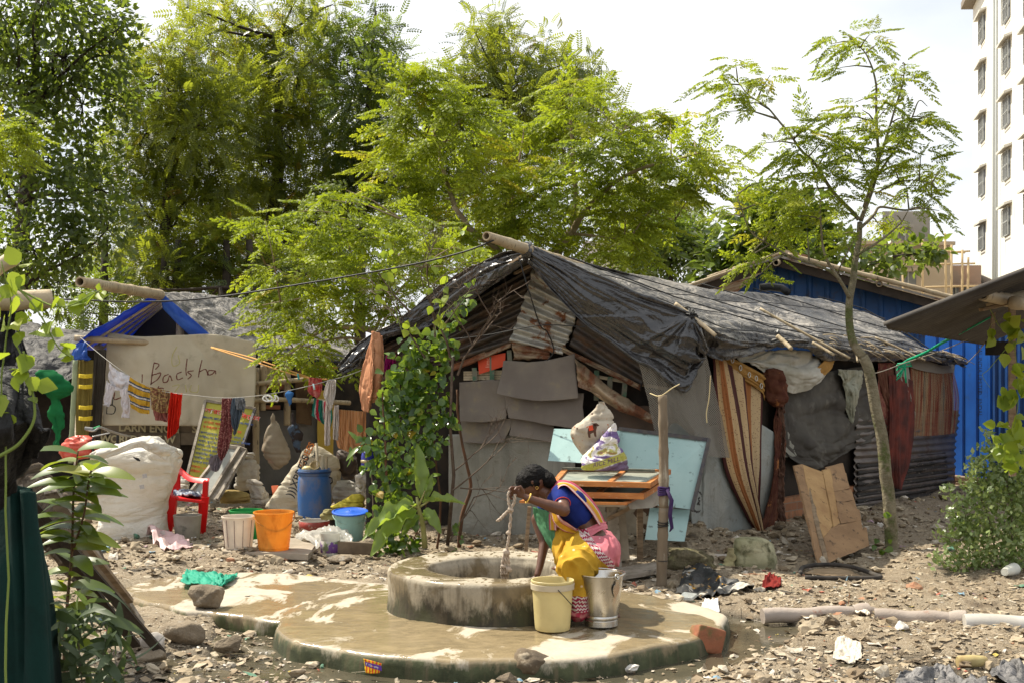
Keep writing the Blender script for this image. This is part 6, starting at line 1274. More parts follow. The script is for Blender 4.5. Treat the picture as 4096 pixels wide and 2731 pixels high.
M_rock=mat('brown_rock',(.26,.21,.15),(.14,.11,.075),5,(.35,.65),.95,.9,24,c3=(.36,.32,.26),s3=9,bdist=.03)
def rk(px,py,d,lab,m_=M_rock,seed=0,z=0,nm='rock',cat='rock',amp=.2,rot=0,zc=None):
 p=G(px,py,z);o=rock(nm,(p.x,p.y+d[1]/2,(zc if zc is not None else z+d[2]*.38)),d,m_,None,seed,amp,rotz=rot);tag(o,lab,cat);return o
rk(818,2442,(.24,.2,.19),'rough brown rock sitting on the near edge of the flat slab',seed=3,z=.07)
rk(2135,2722,(.25,.2,.19),'dark wet rock against the near edge of the round platform',mat('dark_wet_rock',(.16,.12,.075),(.08,.06,.04),6,bump=.9,bscale=24,c3=(.3,.25,.18),s3=8),8,-.02)
rk(730,2585,(.24,.2,.16),'brown lump of rubble near the foot of the leaning planks',seed=11);rk(600,2610,(.15,.13,.13),'greyish stone at the foot of the leaning planks',M_stone,14);rk(660,2560,(.12,.1,.09),'small brown stone behind the plank foot',seed=15)
rk(590,2650,(.2,.12,.08),'flat brown stone low in the left foreground',seed=21);rk(905,2610,(.16,.13,.11),'brown clod on the litter in the left foreground',seed=17)
rk(1110,2222,(.24,.16,.12),'mossy rock chunk propping the stone slab',seed=18);rk(880,2205,(.26,.18,.09),'flat broken brick at the left end of the stone slab',seed=19);rk(1468,2205,(.24,.17,.12),'mossy wedge of stone below the aqua bucket',seed=23);rk(1370,2250,(.3,.12,.07),'crumbling brown clod in front of the clear tub',seed=25)
M_redbrick=mat('wet_red_brick',(.33,.12,.06),(.2,.09,.05),6,(.35,.65),.9,.8,30,c3=(.10,.11,.04),s3=5,t3=(.5,.62))
o=MB().box(G(2825,2560,.04),(.19,.14,.17),Matrix.Rotation(.3,3,'Z')@Matrix.Rotation(.25,3,'Y'),jit=.02).build('brick',M_redbrick,None,True,bevel=.02,sub=2);tag(o,'red half brick lying in the water at the platform edge','brick')
q=P(1545,2200,12.4);o=MB().box((q.x-.28,q.y-.4,.09),(.42,.09,.11),Matrix.Rotation(-.15,3,'Z'),jit=.012).build('kerb_block',mat('old_beam',(.2,.15,.1),(.12,.09,.06),6),None,False,bevel=.008);tag(o,'weathered wooden block lying below the climbing plants','block')
M_clay=mat('dusty_clay_pipe',(.37,.315,.27),(.30,.25,.21),5,(.35,.65),.9,.4,40,c3=(.28,.12,.07),s3=6,t3=(.62,.7));M_pvc=mat('grey_pvc',(.50,.48,.44),(.42,.39,.34),4,rough=.45,bump=.1)
def pipe(a,b,r0,m_,nm,lab,collar=None):
 pa,pb=G(*a),G(*b);pa.z=pb.z=r0*.55;rr=thing(nm,lab,'pipe',pa);N=12
 MB().tube([pa.lerp(pb,k/N)+Vector((0,0,.006*math.sin(k)))for k in range(N+1)],r0,24,caps=True).build('barrel',m_,rr,'auto')
 if collar:
  d=(pb-pa).normalized();c=pb-d*.05;MB().tube([c-d*.04,c,c+d*.02,c+d*.07,c+d*.075],[r0,r0*1.25,r0*1.3,r0*1.3,r0*1.1],28,caps=False).build('collar',M_clay,rr,'auto');MB().tube([c+d*.07,c+d*.0],[r0*1.12,r0*1.1],28,caps=False).build('collar_lining',M_clay,rr,'auto')
pipe((3050,2480),(3460,2466),.052,M_clay,'clay_pipe','dusty clay pipe length half buried, leftmost of the pipe run',True);pipe((3500,2478),(3850,2494),.05,M_clay,'clay_pipe','clay pipe length in the middle of the run, ending in a broken collar',True)
pipe((3858,2516),(4500,2530),.066,M_pvc,'grey_pipe','smooth light grey plastic pipe at the right edge')
o=loft('potsherd',[(2424,3480,3490),(2435,3474,3520),(2450,3474,3550),(2462,3480,3530)],9.35,M_clay,None,.5,20,16,.005,9,3);tag(o,'orange potsherd lying on the clay pipe run','potsherd')
def lying(nm,lab,cat,a,b,prof,m_,z):
 pa,pb=G(*a),G(*b);pa.z=pb.z=z+float(gz(pa.x,pa.y));d=(pb-pa).normalized();L=(pb-pa).length
 o=MB().tube([pa+d*L*t for t,r in prof],[r for t,r in prof],16).build(nm,m_,None,'auto');tag(o,lab,cat);return o
lying('bottle','small grey plastic bottle lying on the dirt at lower right','bottle',(3048,2612),(3086,2622),[(0,.01),(.02,.022),(.55,.024),(.68,.012),(.75,.012),(.76,.015),(1,.015)],mat('grey_bottle',(.36,.34,.3),rough=.4),.02)
lying('log','rotting pale stump of wood lying at lower right','log',(3830,2650),(3945,2648),[(0,.03),(.05,.036),(.5,.04),(.9,.034),(1,.028)],mat('rotten_wood',(.27,.18,.08),(.4,.33,.15),9,c3=(.1,.06,.03)),.03)
lying('cup','white plastic cup lying under the bush at the right','cup',(4018,2335),(4058,2322),[(0,.03),(.5,.045),(1,.05)],mat('cup_white',(.62,.62,.55)),.045)
pk=thing('packet','small yellow and purple snack packet at the water edge, lower centre','packet',P(1490,2690,7.65))
q=[P(1454,2632,7.66),P(1527,2652,7.62),P(1518,2690,7.60),P(1462,2690,7.64)]
sheet('wrapper',[[tuple(q[0]),tuple(q[3])],[tuple(q[0].lerp(q[1],.5)+Vector((0,-.012,.004))),tuple(q[3].lerp(q[2],.5)+Vector((0,-.014,0)))],[tuple(q[1]),tuple(q[2])]],m_stripes('yellow_red_rays',[(0,(.72,.45,.02)),(.5,(.62,.08,.02))],5,'u',.35),pk,24,16,[dict(amp=.002,fu=5,fv=3,seed=3)],.002,raw=True)
ux,uz=(q[1]-q[0]),(q[3]-q[0]);pb=[q[0]+ux*.06+uz*.14,q[0]+ux*.98+uz*.12,q[0]+ux*.97+uz*.48,q[0]+ux*.08+uz*.42];MB().prism([p+Vector((0,-.018,0))for p in pb],(0,.001,0)).build('band',mat('violet_band',(.10,.03,.25),bump=0,rough=.4),pk,False)
text_mesh('price','₹ 10/- only',q[0]+ux*.12+uz*.36+Vector((0,-.0195,0)),ux,-uz,.018,M_white,pk,.0003)
o=MB().prism([G(2712,2398,.03),G(2770,2402,.03),G(2790,2385,.03),G(2735,2378,.03)],(0,0,.025)).build('food_tray',mat('clear_tray',(.5,.52,.5),rough=.1,bump=0,alpha=.6),None,False,bevel=.006);tag(o,'clear plastic food tray behind the right side of the platform','tray')
mb=MB();C=catmull(np.array([tuple(G(a,b,.04))for a,b in[(3200,2300),(3215,2272),(3300,2262),(3400,2270),(3500,2302),(3522,2312),(3480,2316),(3360,2316),(3220,2314)]]),70);mb.tube([Vector(c)+Vector((0,0,.012))for c in C],.018,8)
o=mb.build('tyre_loop',mat('perished_rubber',(.03,.027,.025),(.07,.06,.05),12));tag(o,'squashed black bicycle tyre lying in front of the leaning pallet','tyre')
M_card=mat('cardboard',(.36,.26,.16),(.27,.19,.11),5)
gdrape('cardboard','flat piece of brown cardboard inside the squashed tyre','cardboard',[[(3215,2300),(3255,2275)],[(3320,2306),(3330,2270)],[(3450,2304),(3400,2278)]],M_card,.004)
Mbs=m_tarp('torn_black_sheet',.75,dustc=(.2,.19,.185),rough=.5)
gdrape('tarpaulin_scrap','torn dusty black sheeting crumpled at the lower right','sheet',[[(3560,2760),(3590,2690)],[(3660,2770),(3700,2664)],[(3780,2770),(3770,2640)],[(3860,2770),(3850,2690)],[(3960,2790),(3940,2710)]],Mbs,.07,70,50,wr=[dict(amp=.09,fu=3,fv=2,seed=6,o=2),dict(amp=.03,fu=9,fv=6,seed=7)])
gdrape('tarpaulin_scrap','charcoal plastic scrap at the very right of the foreground','sheet',[[(3960,2690),(3990,2640)],[(4030,2720),(4040,2630)],[(4130,2740),(4130,2660)]],Mbs,.05,40,40,wr=[dict(amp=.07,fu=3,fv=2,seed=9,o=2)])
gdrape('white_rag','white plastic rag on the dirt beside the platform, right side','rag',[[(2805,2420),(2820,2408)],[(2840,2438),(2845,2410)],[(2878,2432),(2872,2412)]],mat('bright_rag',(.75,.73,.7)),.03,wr=[dict(amp=.04,fu=3,fv=2,seed=3)])
gdrape('black_sack','torn black and yellow sacking on the rubbish behind the platform','sack',[[(2700,2372),(2740,2290)],[(2800,2385),(2820,2295)],[(2900,2385),(2900,2335)],[(3020,2370),(2990,2350)]],mat('black_printed_sack',(.03,.03,.03),(.45,.42,.36),7,(.58,.62),rough=.5,c3=(.5,.26,.03),s3=11,t3=(.6,.64),bump=.5),.06,60,40,wr=[dict(amp=.07,fu=4,fv=3,seed=6,o=2),dict(amp=.02,fu=10,fv=6,seed=8)])
gdrape('red_rag','dark red rag on the rubbish below the mouldy sack','rag',[[(3045,2362),(3060,2330)],[(3085,2368),(3090,2322)],[(3125,2365),(3118,2338)]],m_cloth('dark_red_rag',(.22,.03,.025)),.05,wr=[dict(amp=.06,fu=3,fv=2,seed=3)])
gdrape('plastic_bag','bleached crumpled plastic bag on the dirt at lower right','bag',[[(3330,2610),(3350,2560)],[(3400,2620),(3400,2556)],[(3450,2612),(3440,2570)]],mat('bleached_plastic',(.6,.54,.44),(.5,.44,.35),9,bump=.5),.04,wr=[dict(amp=.03,fu=4,fv=3,seed=3),dict(amp=.01,fu=9,fv=9,seed=5)])
gdrape('plastic_bag','whitish crumpled bag lying just before the clay pipe','bag',[[(3420,2478),(3430,2440)],[(3450,2480),(3455,2436)],[(3480,2474),(3472,2446)]],mat('cream_bagplastic',(.66,.58,.47)),.04,wr=[dict(amp=.05,fu=3,fv=3,seed=5)])
import bmesh
def capsule(mb,a,b,r0,r1,n=16,flat=1.0,fdir=None):
 a,b=Vector(a),Vector(b);d=b-a;L=d.length
 d=d.normalized()if L>1e-6 else Vector((0,0,1));prof=[]
 for k in range(1,6):t=k/6*math.pi/2;prof.append((-r0*math.cos(t),r0*math.sin(t)))
 prof.append((0,r0));prof.append((L*.5,(r0+r1)/2));prof.append((L,r1))
 for k in range(1,6):t=k/6*math.pi/2;prof.append((L+r1*math.sin(t),r1*math.cos(t)))
 ref=Vector(fdir)if fdir is not None else(Vector((0,0,1))if abs(d.z)<.8 else Vector((1,0,0)))
 x=(ref-d*ref.dot(d)).normalized();y=d.cross(x);vs=[a-d*r0]
 for h,r in prof:
  for k in range(n):
   th=2*math.pi*k/n;vs.append(a+d*h+x*math.cos(th)*r*flat+y*math.sin(th)*r)
 vs.append(b+d*r1);fs=[];m=len(prof)
 for k in range(n):fs.append((0,1+(k+1)%n,1+k))
 for i in range(m-1):
  for k in range(n):fs.append((1+i*n+k,1+i*n+(k+1)%n,1+(i+1)*n+(k+1)%n,1+(i+1)*n+k))
 for k in range(n):fs.append((1+(m-1)*n+k,1+(m-1)*n+(k+1)%n,len(vs)-1))
 mb.add(vs,fs)
def chain(mb,pts,rs,**k):
 for i in range(len(pts)-1):capsule(mb,pts[i],pts[i+1],rs[i],rs[i+1],**k)
def melt(name,mb,vox,mat_,parent,smooth=6,fn=None):
 """fuse overlapping volumes into one continuous surface"""
 o=mb.build(name,mat_,None,True);bm=bmesh.new();bm.from_mesh(o.data);bmesh.ops.recalc_face_normals(bm,faces=bm.faces);bm.to_mesh(o.data);bm.free()
 m=o.modifiers.new('r','REMESH');m.mode='VOXEL';m.voxel_size=vox;m.use_smooth_shade=True
 m=o.modifiers.new('s','SMOOTH');m.factor=.5;m.iterations=smooth
 dg=bpy.context.evaluated_depsgraph_get();me=bpy.data.meshes.new_from_object(o.evaluated_get(dg));me.name=name
 old=o.data;bpy.data.objects.remove(o);bpy.data.meshes.remove(old)
 if fn is not None:
  V=np.empty(len(me.vertices)*3,np.float32);N=V.copy();me.vertices.foreach_get('co',V);me.vertices.foreach_get('normal',N)
  V=fn(V.reshape(-1,3),N.reshape(-1,3));me.vertices.foreach_set('co',V.astype(np.float32).ravel())
 me.materials.clear();me.materials.append(mat_);me.polygons.foreach_set('use_smooth',[True]*len(me.polygons));me.update()
 return link(bpy.data.objects.new(name,me),parent)
M_skin=mat('brown_skin',(.125,.052,.027),(.095,.038,.02),9,(.35,.65),.42,.15,90,spec=.45)
M_hair=mat('black_hair',(.004,.0035,.0035),(.009,.007,.006),30,rough=.55,bump=.8,bscale=60,spec=.12,stretch=(1,3,1))
wm=thing('person','woman in blue blouse and yellow saree sitting on the well rim, lifting a rope','person',(.45,8.9,.13))
W=P
mb=MB()
pel=W(2388,2205,8.98);wst=W(2345,2105,9.0);che=W(2280,2015,9.02);nkb=W(2215,1985,9.04)
for dy in(-.06,.06):
 v=Vector((0,dy,0));chain(mb,[pel+v*1.1,wst+v*.8,che+v*1.05,nkb+v*.9],[.125,.082,.098,.052])
chain(mb,[che,nkb,W(2172,1962,9.05)],[.08,.055,.048])
hc=W(2130,1930,9.05);fd=Vector((-.80,0,-.60));up=Vector((-.60,0,.80))
capsule(mb,hc-fd*.025+up*.01,hc+fd*.02,.085,.078);capsule(mb,hc+fd*.03-up*.035,hc+fd*.045-up*.075,.055,.034)
capsule(mb,hc+fd*.088+up*.0,hc+fd*.108-up*.028,.008,.013,8);capsule(mb,hc+fd*.072-up*.05,hc+fd*.078-up*.056,.02,.016,8)
for s in(-1,1):
 capsule(mb,hc+fd*.075+up*.022+Vector((0,s*.012,0)),hc+fd*.06+up*.02+Vector((0,s*.045,0)),.012,.01,8)
 capsule(mb,hc-fd*.002-up*.02+Vector((0,s*.078,0)),hc-fd*.01+up*.012+Vector((0,s*.082,0)),.010,.013,8)
 capsule(mb,hc+fd*.05-up*.03+Vector((0,s*.035,0)),hc+fd*.02-up*.03+Vector((0,s*.05,0)),.025,.025,8)
shl,ell,wrl=W(2240,1975,8.93),W(2256,2040,8.76),W(2108,1990,8.74)
chain(mb,[shl,ell,wrl],[.054,.040,.024]);capsule(mb,ell.lerp(wrl,.15),ell.lerp(wrl,.45),.042,.036)
def hand(mb,wr,fwd,side,pn,curl,L=.175,grip=None,thumb_side=1,splay=.12):
 """palm and five jointed fingers; fwd from the wrist, side across the palm (towards the thumb), pn out of the palm"""
 fwd,side,pn=fwd.normalized(),side.normalized(),pn.normalized();pl=L*.5
 for k in(-1.2,-.4,.4,1.2):capsule(mb,wr,wr+fwd*pl+side*k*.016,.017,.0135,10)
 for k,(off,ln)in enumerate(((1.5,.9),(.5,1.0),(-.5,.93),(-1.5,.74))):
  p=wr+fwd*pl+side*off*.0175;d=(fwd+side*splay*off*.4).normalized();q=p;r=.0092-.0006*(k==3)
  for j,(seg,rr)in enumerate(((.44,.0092),(.32,.0084),(.26,.0072))):
   ang=curl*(.75+.12*k)*(1 if j else.8);rot=Matrix.Rotation(ang,3,d.cross(pn).normalized()if j==0 else ax);ax=d.cross(pn).normalized()if j==0 else ax
   d=(rot@d).normalized();e=q+d*L*.47*ln*seg;capsule(mb,q,e,rr,rr*.9,9);q=e
 p=wr+fwd*L*.16+side*.024;d=(fwd*.65+side*.75+pn*.35).normalized();e=p+d*.042;capsule(mb,p,e,.0145,.0105,9)
 d2=(fwd*.9+side*.1+pn*.75).normalized();e2=e+d2*.032;capsule(mb,e,e2,.0105,.0095,9);capsule(mb,e2,e2+(d2*.7+pn*.5).normalized()*.026,.0095,.0075,9)
fw=(W(2058,1962,8.74)-wrl);hand(mb,wrl+fw.normalized()*.01,fw,Vector((.25,-.25,1)),Vector((.2,-.55,-.8)),1.05,.165)
chain(mb,[W(2212,2005,9.18),W(2150,2075,9.2),W(2178,2170,9.14),W(2160,2262,9.05),W(2150,2296,9.02)],[.05,.044,.036,.025,.022])
hand(mb,W(2150,2298,9.02),Vector((-.2,-.1,-1)),Vector((-1,0,.1)),Vector((-.1,-1,0)),.55,.16)
rk_,rf=W(2275,2150,8.95),W(2262,2262,8.9);lk,la=W(2292,2262,8.48),W(2325,2415,8.42)
chain(mb,[pel+Vector((0,.07,0)),rk_,rf],[.105,.068,.04]);chain(mb,[pel+Vector((0,-.08,0)),lk,la],[.11,.068,.042])
def foot(mb,ank,toe,w_=.036):
 d=(toe-ank);chain(mb,[ank,ank.lerp(toe,.55)+Vector((0,0,-.006)),ank.lerp(toe,.8)],[.034,.032,.026],flat=.75)
 s=Vector((-d.y,d.x,0)).normalized();q=ank.lerp(toe,.78)
 for k,f in((-2,.82),(-1,.92),(0,.98),(1,1.0),(2,1.03)):capsule(mb,q+s*k*.013,q+s*k*.0145+d.normalized()*d.length*.22*f,.010 if k<2 else.013,.0085 if k<2 else.011,8)
foot(mb,W(2268,2262,8.86),W(2218,2274,8.80));foot(mb,W(2335,2440,8.42),W(2478,2462,8.46))
melt('body',mb,.0052,M_skin,wm,5)
M_blouse=m_cloth('royal_blue_cotton',(.016,.03,.17),(.012,.022,.12),6,.03,c3=(.10,.10,.4),s3=60,t3=(.68,.72))
mb=MB()
for dy in(-.06,.06):
 v=Vector((0,dy,0));chain(mb,[wst.lerp(che,.55)+v*.98,che+v*1.12,nkb.lerp(che,.25)+v*1.1],[.102,.112,.072])
chain(mb,[shl+Vector((.01,.02,0)),shl.lerp(ell,.45)],[.068,.058]);chain(mb,[W(2215,2003,9.17),W(2180,2040,9.19)],[.062,.056])
fold=lambda amp,sc,st=(1,1,1),seed=0:(lambda V,N:V+N*((1-2*np.abs(vnoise(V*sc*np.array(st)+fbm(V*3,2,seed)[:,None]*1.2,seed))**.8)*amp)[:,None])
melt('blouse',mb,.0065,M_blouse,wm,6,fold(.005,13,(1,1,1.6),5))
def m_saree():
 t=NT('mustard_saree');o=t.coord();s=t.sep(o);nz=t.noise(5,3,.5)
 yel=t.mix(t.step(t.noise(7,5),.35,.7),(.52,.30,.03),(.42,.23,.02));vv=t.vor(13,vec=o);yel=t.mix(t.step(vv,.13,.1),yel,(.68,.5,.3))
 pink=t.mix(t.step(t.noise(6,4),.4,.6),(.62,.22,.24),(.52,.15,.18));vp=t.vor(16,vec=o);pink=t.mix(t.step(vp,.13,.1),pink,(.65,.42,.40))
 z=s[2];x=s[0];q=t.math('ADD',z,t.math('MULTIPLY',t.math('SUBTRACT',nz,.5),.08))
 zz=t.math('ADD',t.math('MULTIPLY',q,85),t.math('PINGPONG',t.math('MULTIPLY',t.math('ADD',x,s[1]),90),1));zig=t.step(t.math('FRACT',t.math('MULTIPLY',zz,.5)),.42,.5)
 band=t.mix(zig,(.62,.55,.50),(.30,.02,.06))
 d=t.math('ADD',t.math('MULTIPLY',t.math('SUBTRACT',x,.50),1.0),t.math('MULTIPLY',t.math('SUBTRACT',q,.50),.9))
 c=t.mix(t.step(d,.06,.062),yel,band);c=t.mix(t.step(d,.125,.127),c,pink)
 c=t.mix(t.step(q,.315,.313),c,band);c=t.mix(t.step(q,.215,.213),c,t.mix(t.step(t.noise(20,3),.45,.55),(.45,.05,.09),(.55,.2,.2)))
 return t.bsdf(c,.9,0,.15,t.bump(t.noise(45,5,.6),.35,.006),.08)
M_saree=m_saree();mb=MB()
chain(mb,[pel+Vector((0,.075,.0)),rk_+Vector((.01,.0,0)),rf+Vector((.015,0,.035))],[.135,.096,.072]);chain(mb,[pel+Vector((0,-.085,0)),lk+Vector((.01,.0,0)),W(2322,2385,8.44)],[.142,.098,.082])
chain(mb,[W(2322,2385,8.44),W(2312,2424,8.43)],[.078,.07]);chain(mb,[pel,W(2330,2215,8.78),W(2300,2290,8.55)],[.14,.125,.09]);capsule(mb,W(2250,2170,8.9),W(2255,2240,8.82),.05,.06)
chain(mb,[wst.lerp(pel,.5)+Vector((-.02,.04,0)),wst.lerp(pel,.5)+Vector((-.02,-.05,0))],[.108,.108])
def sfold(V,N):
 q=np.stack([V[:,0]*9+V[:,2]*5,V[:,1]*7,V[:,2]*3.2-V[:,0]*3],-1);q=q+fbm(V*4,2,3)[:,None]*1.1
 h=(1-2*np.abs(vnoise(q,3))**.75)*.021+(1-2*np.abs(vnoise(q*2.1,9))**.8)*.010;return V+N*h[:,None]
melt('saree_skirt',mb,.0065,M_saree,wm,7,sfold)
M_pal=m_stripes('saree_border_cloth',[(0,(.55,.10,.16)),(.16,(.62,.50,.40)),(.22,(.62,.34,.03)),(.55,(.58,.30,.025)),(.70,(.60,.25,.22)),(.86,(.66,.5,.42))],1.0,'v')
def wsheet(nm,cols,m_,nu=60,nv=24,wr=None,th=.003):return sheet(nm,[[(a,b,y)for a,b,y in c]for c in cols],m_,wm,nu,nv,wr or[dict(amp=.004,fu=1.2,fv=6,seed=3),dict(amp=.0015,fu=5,fv=12,seed=4)],th)
wsheet('saree_pallu',[[(2198,2118,8.95),(2225,2120,8.86)],[(2196,2060,8.96),(2222,2060,8.87),(2238,2064,8.85)][:2],[(2199,2000,8.98),(2226,1998,8.86)],[(2208,1952,9.0),(2234,1950,8.88)],[(2238,1922,9.0),(2262,1938,8.86)],[(2294,1932,9.02),(2290,1962,8.86)],[(2352,1982,9.02),(2334,2008,8.86)],[(2394,2036,9.0),(2370,2054,8.86)],[(2420,2090,8.98),(2398,2098,8.86)]],M_pal,120,20)
wsheet('saree_pallu',[[(2202,2040,8.9),(2226,2036,8.84)],[(2216,2090,8.86),(2244,2070,8.80)],[(2252,2122,8.83),(2276,2092,8.80)],[(2300,2134,8.84),(2310,2118,8.82)]],M_pal,60,20)
wsheet('waist_roll',[[(2290,2128,8.86),(2300,2165,8.84)],[(2345,2112,8.84),(2350,2150,8.81)],[(2395,2092,8.88),(2400,2120,8.84)],[(2424,2085,8.95),(2432,2112,8.92)]],M_saree,50,16)
M_grn=m_cloth('pale_green_lining',(.10,.27,.13),(.16,.36,.2),9,.3)
o=wsheet('saree_lining',[[(2126,2028,9.10),(2134,2070,9.10),(2160,2130,9.06),(2200,2200,9.0),(2232,2246,8.95)],[(2160,2036,9.03),(2172,2080,9.02),(2190,2130,8.98),(2212,2190,8.95),(2234,2244,8.93)],[(2192,2050,8.95),(2206,2090,8.93),(2216,2140,8.92),(2224,2190,8.92),(2236,2240,8.92)]],M_grn,40,50,[dict(amp=.012,fu=3,fv=1,seed=5),dict(amp=.004,fu=9,fv=5,seed=4)])
mb=MB();capsule(mb,hc+up*.028-fd*.03,hc+up*.030+fd*.015,.088,.082);capsule(mb,hc-fd*.055+up*.015,hc-fd*.075-up*.01,.074,.06)
for s in(-1,1):capsule(mb,hc+up*.03+fd*.035+Vector((0,s*.03,0)),hc-up*.005-fd*.02+Vector((0,s*.066,0)),.035,.03)
capsule(mb,hc+up*.05+fd*.05,hc+up*.06+fd*.02,.045,.045);bun=W(2192,1917,9.02);capsule(mb,bun,bun+Vector((.012,0,-.012)),.05,.044);capsule(mb,hc-fd*.07,bun,.04,.04)
def hfold(V,N):
 q=V*np.array([16,60,60]);q=q+fbm(V*9,2,3)[:,None]*2.2;return V+N*((1-2*np.abs(vnoise(q,3)))*.003+fbm(V*60,1,5)*.0008)[:,None]
hr=melt('hair',mb,.005,M_hair,wm,4,hfold);mb=MB()
for k in range(140):
 th,ph=R.uniform(0,6.28),R.uniform(-.2,1.4);d=Vector((math.cos(th)*math.cos(ph),math.sin(th)*math.cos(ph),math.sin(ph)));c=hc+up*.025-fd*.02 if k%3 else bun;r0=.086 if k%3 else.047
 p=c+d*r0;q=p+(d*.6+Vector((R.uniform(-1,1),R.uniform(-1,1),R.uniform(-.6,.8))))*R.uniform(.008,.026);mb.tube([p-d*.01,p.lerp(q,.5)+d*.004,q],[.0009,.0007,.0004],3)
mb.build('loose_strands',M_hair,hr)
M_gold=mat('gold',(.75,.48,.12),metal=.9,rough=.28,bump=0)
d=(wrl-ell).normalized();x=d.cross(Vector((0,1,0))).normalized();y=d.cross(x);c=ell.lerp(wrl,.965)
MB().tube([c+x*.034*math.cos(q)+y*.034*math.sin(q)+d*.006*math.cos(q)for q in np.linspace(0,6.283,22)],.0042,7,caps=False).build('bangle',mat('yellow_bangle',(.72,.48,.10),rough=.35,bump=0),wm)
d=(ell-shl).normalized();x=d.cross(Vector((0,1,0))).normalized();y=d.cross(x);c=shl.lerp(ell,.6)
MB().tube([c+x*.052*math.cos(q)+y*.052*math.sin(q)for q in np.linspace(0,6.283,22)],.004,6,caps=False).build('armlet',mat('red_thread',(.5,.05,.03)),wm)
c=hc-fd*.008-up*.036+Vector((0,-.086,0));MB().tube([c+Vector((.009*math.cos(q),0,.009*math.sin(q)))for q in np.linspace(0,6.283,12)],.002,5,caps=False).build('earring',M_gold,wm)
for s in(-1,1):
 mb=MB();e=hc+fd*.076+up*.002+Vector((0,s*.03,0));capsule(mb,e-fd*.004,e,.009,.009,10);mb.build('eye',mat('eye_dark',(.02,.012,.01),rough=.2,bump=0),wm)
mb=MB();e=hc+fd*.089-up*.052;capsule(mb,e+Vector((0,-.016,0)),e+Vector((0,.016,0)),.005,.005,8);mb.build('lips',mat('lip',(.2,.06,.05),bump=0),wm)
M_rope=mat('grubby_white_rope',(.50,.42,.34),(.36,.28,.21),40,rough=.95,bump=.6,bscale=160)
rp=thing('rope','knotted grubby white rope held up by the woman and hanging into the well','rope',W(2040,2280,8.75))
def twist(pts,r,nm='strand',seg=80,tw=46):
 C=catmull(np.array([tuple(W(*q))for q in pts]),seg);mb=MB()
 for k in range(2):
  q=[]
  for i,c in enumerate(C):
   a=i/seg*tw+k*math.pi;q.append(Vector(c)+Vector((math.cos(a),math.sin(a),0))*r*.55)
  mb.tube(q,r*.72,6)
 mb.build(nm,M_rope,rp)
hy=8.70
twist([(2040,1962,hy),(2033,1975,hy),(2035,2010,hy),(2042,2036,hy)],.0075,seg=30,tw=18)
twist([(2060,1975,hy),(2056,2010,hy),(2044,2034,hy),(2042,2080,hy),(2036,2140,hy),(2032,2170,hy),(2026,2205,8.72)],.0085,tw=40)
twist([(2042,2036,hy),(2022,2052,hy),(2005,2070,hy),(1990,2082,hy)],.011,'loose_end',seg=30,tw=16)
for dx in(-8,0,9):twist([(2026+dx*.3,2200,8.72),(2023+dx,2225,8.72),(2020+dx*1.5,2262,8.73),(2018+dx*1.3,2292,8.74),(2018+dx,2330,8.78),(2018+dx,2600,8.8)],.009,'loop',seg=50,tw=30)
mb=MB()
for(a,b,y,r)in((2042,2036,hy,.016),(2033,2128,hy,.013),(2026,2206,8.72,.022),(2036,2274,8.72,.018),(2012,2262,8.72,.012)):capsule(mb,W(a-2,b,y),W(a+3,b+3,y),r,r*.9,10)
melt('knots',mb,.004,M_rope,rp,2,fold(.003,70))
cb=m_plastic('cream_plastic',(.70,.60,.30),(.62,.52,.25),(.4,.3,.15),.22,.4,(.62,.75))
b0=Vector(G(2210,2532,.115));b0.y+=.10;b0=P(2210,2512,8.30);b0.z=.118
r=bucket('bucket','cream plastic paint bucket with a wire handle standing left of the steel bucket',b0,.305,.108,.128,cb,.005,0)
MB().lathe(b0,[(.127,.248),(.134,.25),(.136,.284),(.130,.286)],48).build('collar',m_plastic('cream_collar',(.58,.5,.36),dirt=(.35,.28,.18),trans=.1),r,'auto')
MB().tube([b0+Vector((.03,-.135,.262)),b0+Vector((.07,-.128,.22)),b0+Vector((.11,-.09,.17)),b0+Vector((.135,-.02,.135))],.0028,6).build('handle',M_wire,r)
def m_steel():
 t=NT('brushed_steel');o=t.coord();z=t.sep(o)[2]
 n=t.noise(6,5,.6,vec=t.map(o,(1,1,.5)));c=t.mix(t.step(n,.4,.65),(.58,.56,.52),(.42,.40,.36));c=t.mix(t.step(t.noise(40,4,.7),.62,.7),c,(.25,.21,.15))
 b=t.bump(t.math('FRACT',t.math('MULTIPLY',z,70)),.12,.002);b=t.bump(t.noise(30,4),.12,.003,b)
 return t.bsdf(c,t.mix(n,(.16,)*3,(.38,)*3),1,.5,b)
M_stl=m_steel();s0=P(2405,2480,8.42);s0.z=.122
r=thing('bucket','shiny stainless steel bucket standing at the woman\'s feet, right of the cream bucket','bucket',s0);hs=.315
MB().lathe(s0,[(.001,.02),(.092,.02),(.096,.0),(.104,.0),(.104,.034),(.100,.038),(.104,.044),(.105,.058),(.101,.064),(.107,.09),(.118,.17),(.130,.26),(.136,.308),(.143,.311),(.144,.317),(.139,.319),(.134,.312),(.116,.17),(.10,.06),(.001,.05)],64).build('body',M_stl,r,'auto')
for a in(math.radians(-52),math.radians(150)):
 u=Vector((math.cos(a),math.sin(a),0));v=Vector((-u.y,u.x,0));c=s0+u*.128+Vector((0,0,.235));pts=[c+v*x*.026+Vector((0,0,z*.05))+u*(.006+z*.008)for x,z in((0,-1.05),(.8,-.35),(1,.1),(.85,.55),(.45,.7),(.35,1.05),(-.35,1.05),(-.45,.7),(-.85,.55),(-1,.1),(-.8,-.35))]
 MB().prism(pts,u*.005).build('lug',M_stl,r,False);mb=MB();c2=s0+u*.146+Vector((0,0,.315));mb.tube([c2+v*.016*math.cos(q)+Vector((0,0,.016*math.sin(q)))for q in np.linspace(0,6.283,16)],.006,6,caps=False);mb.build('ring',M_stl,r)
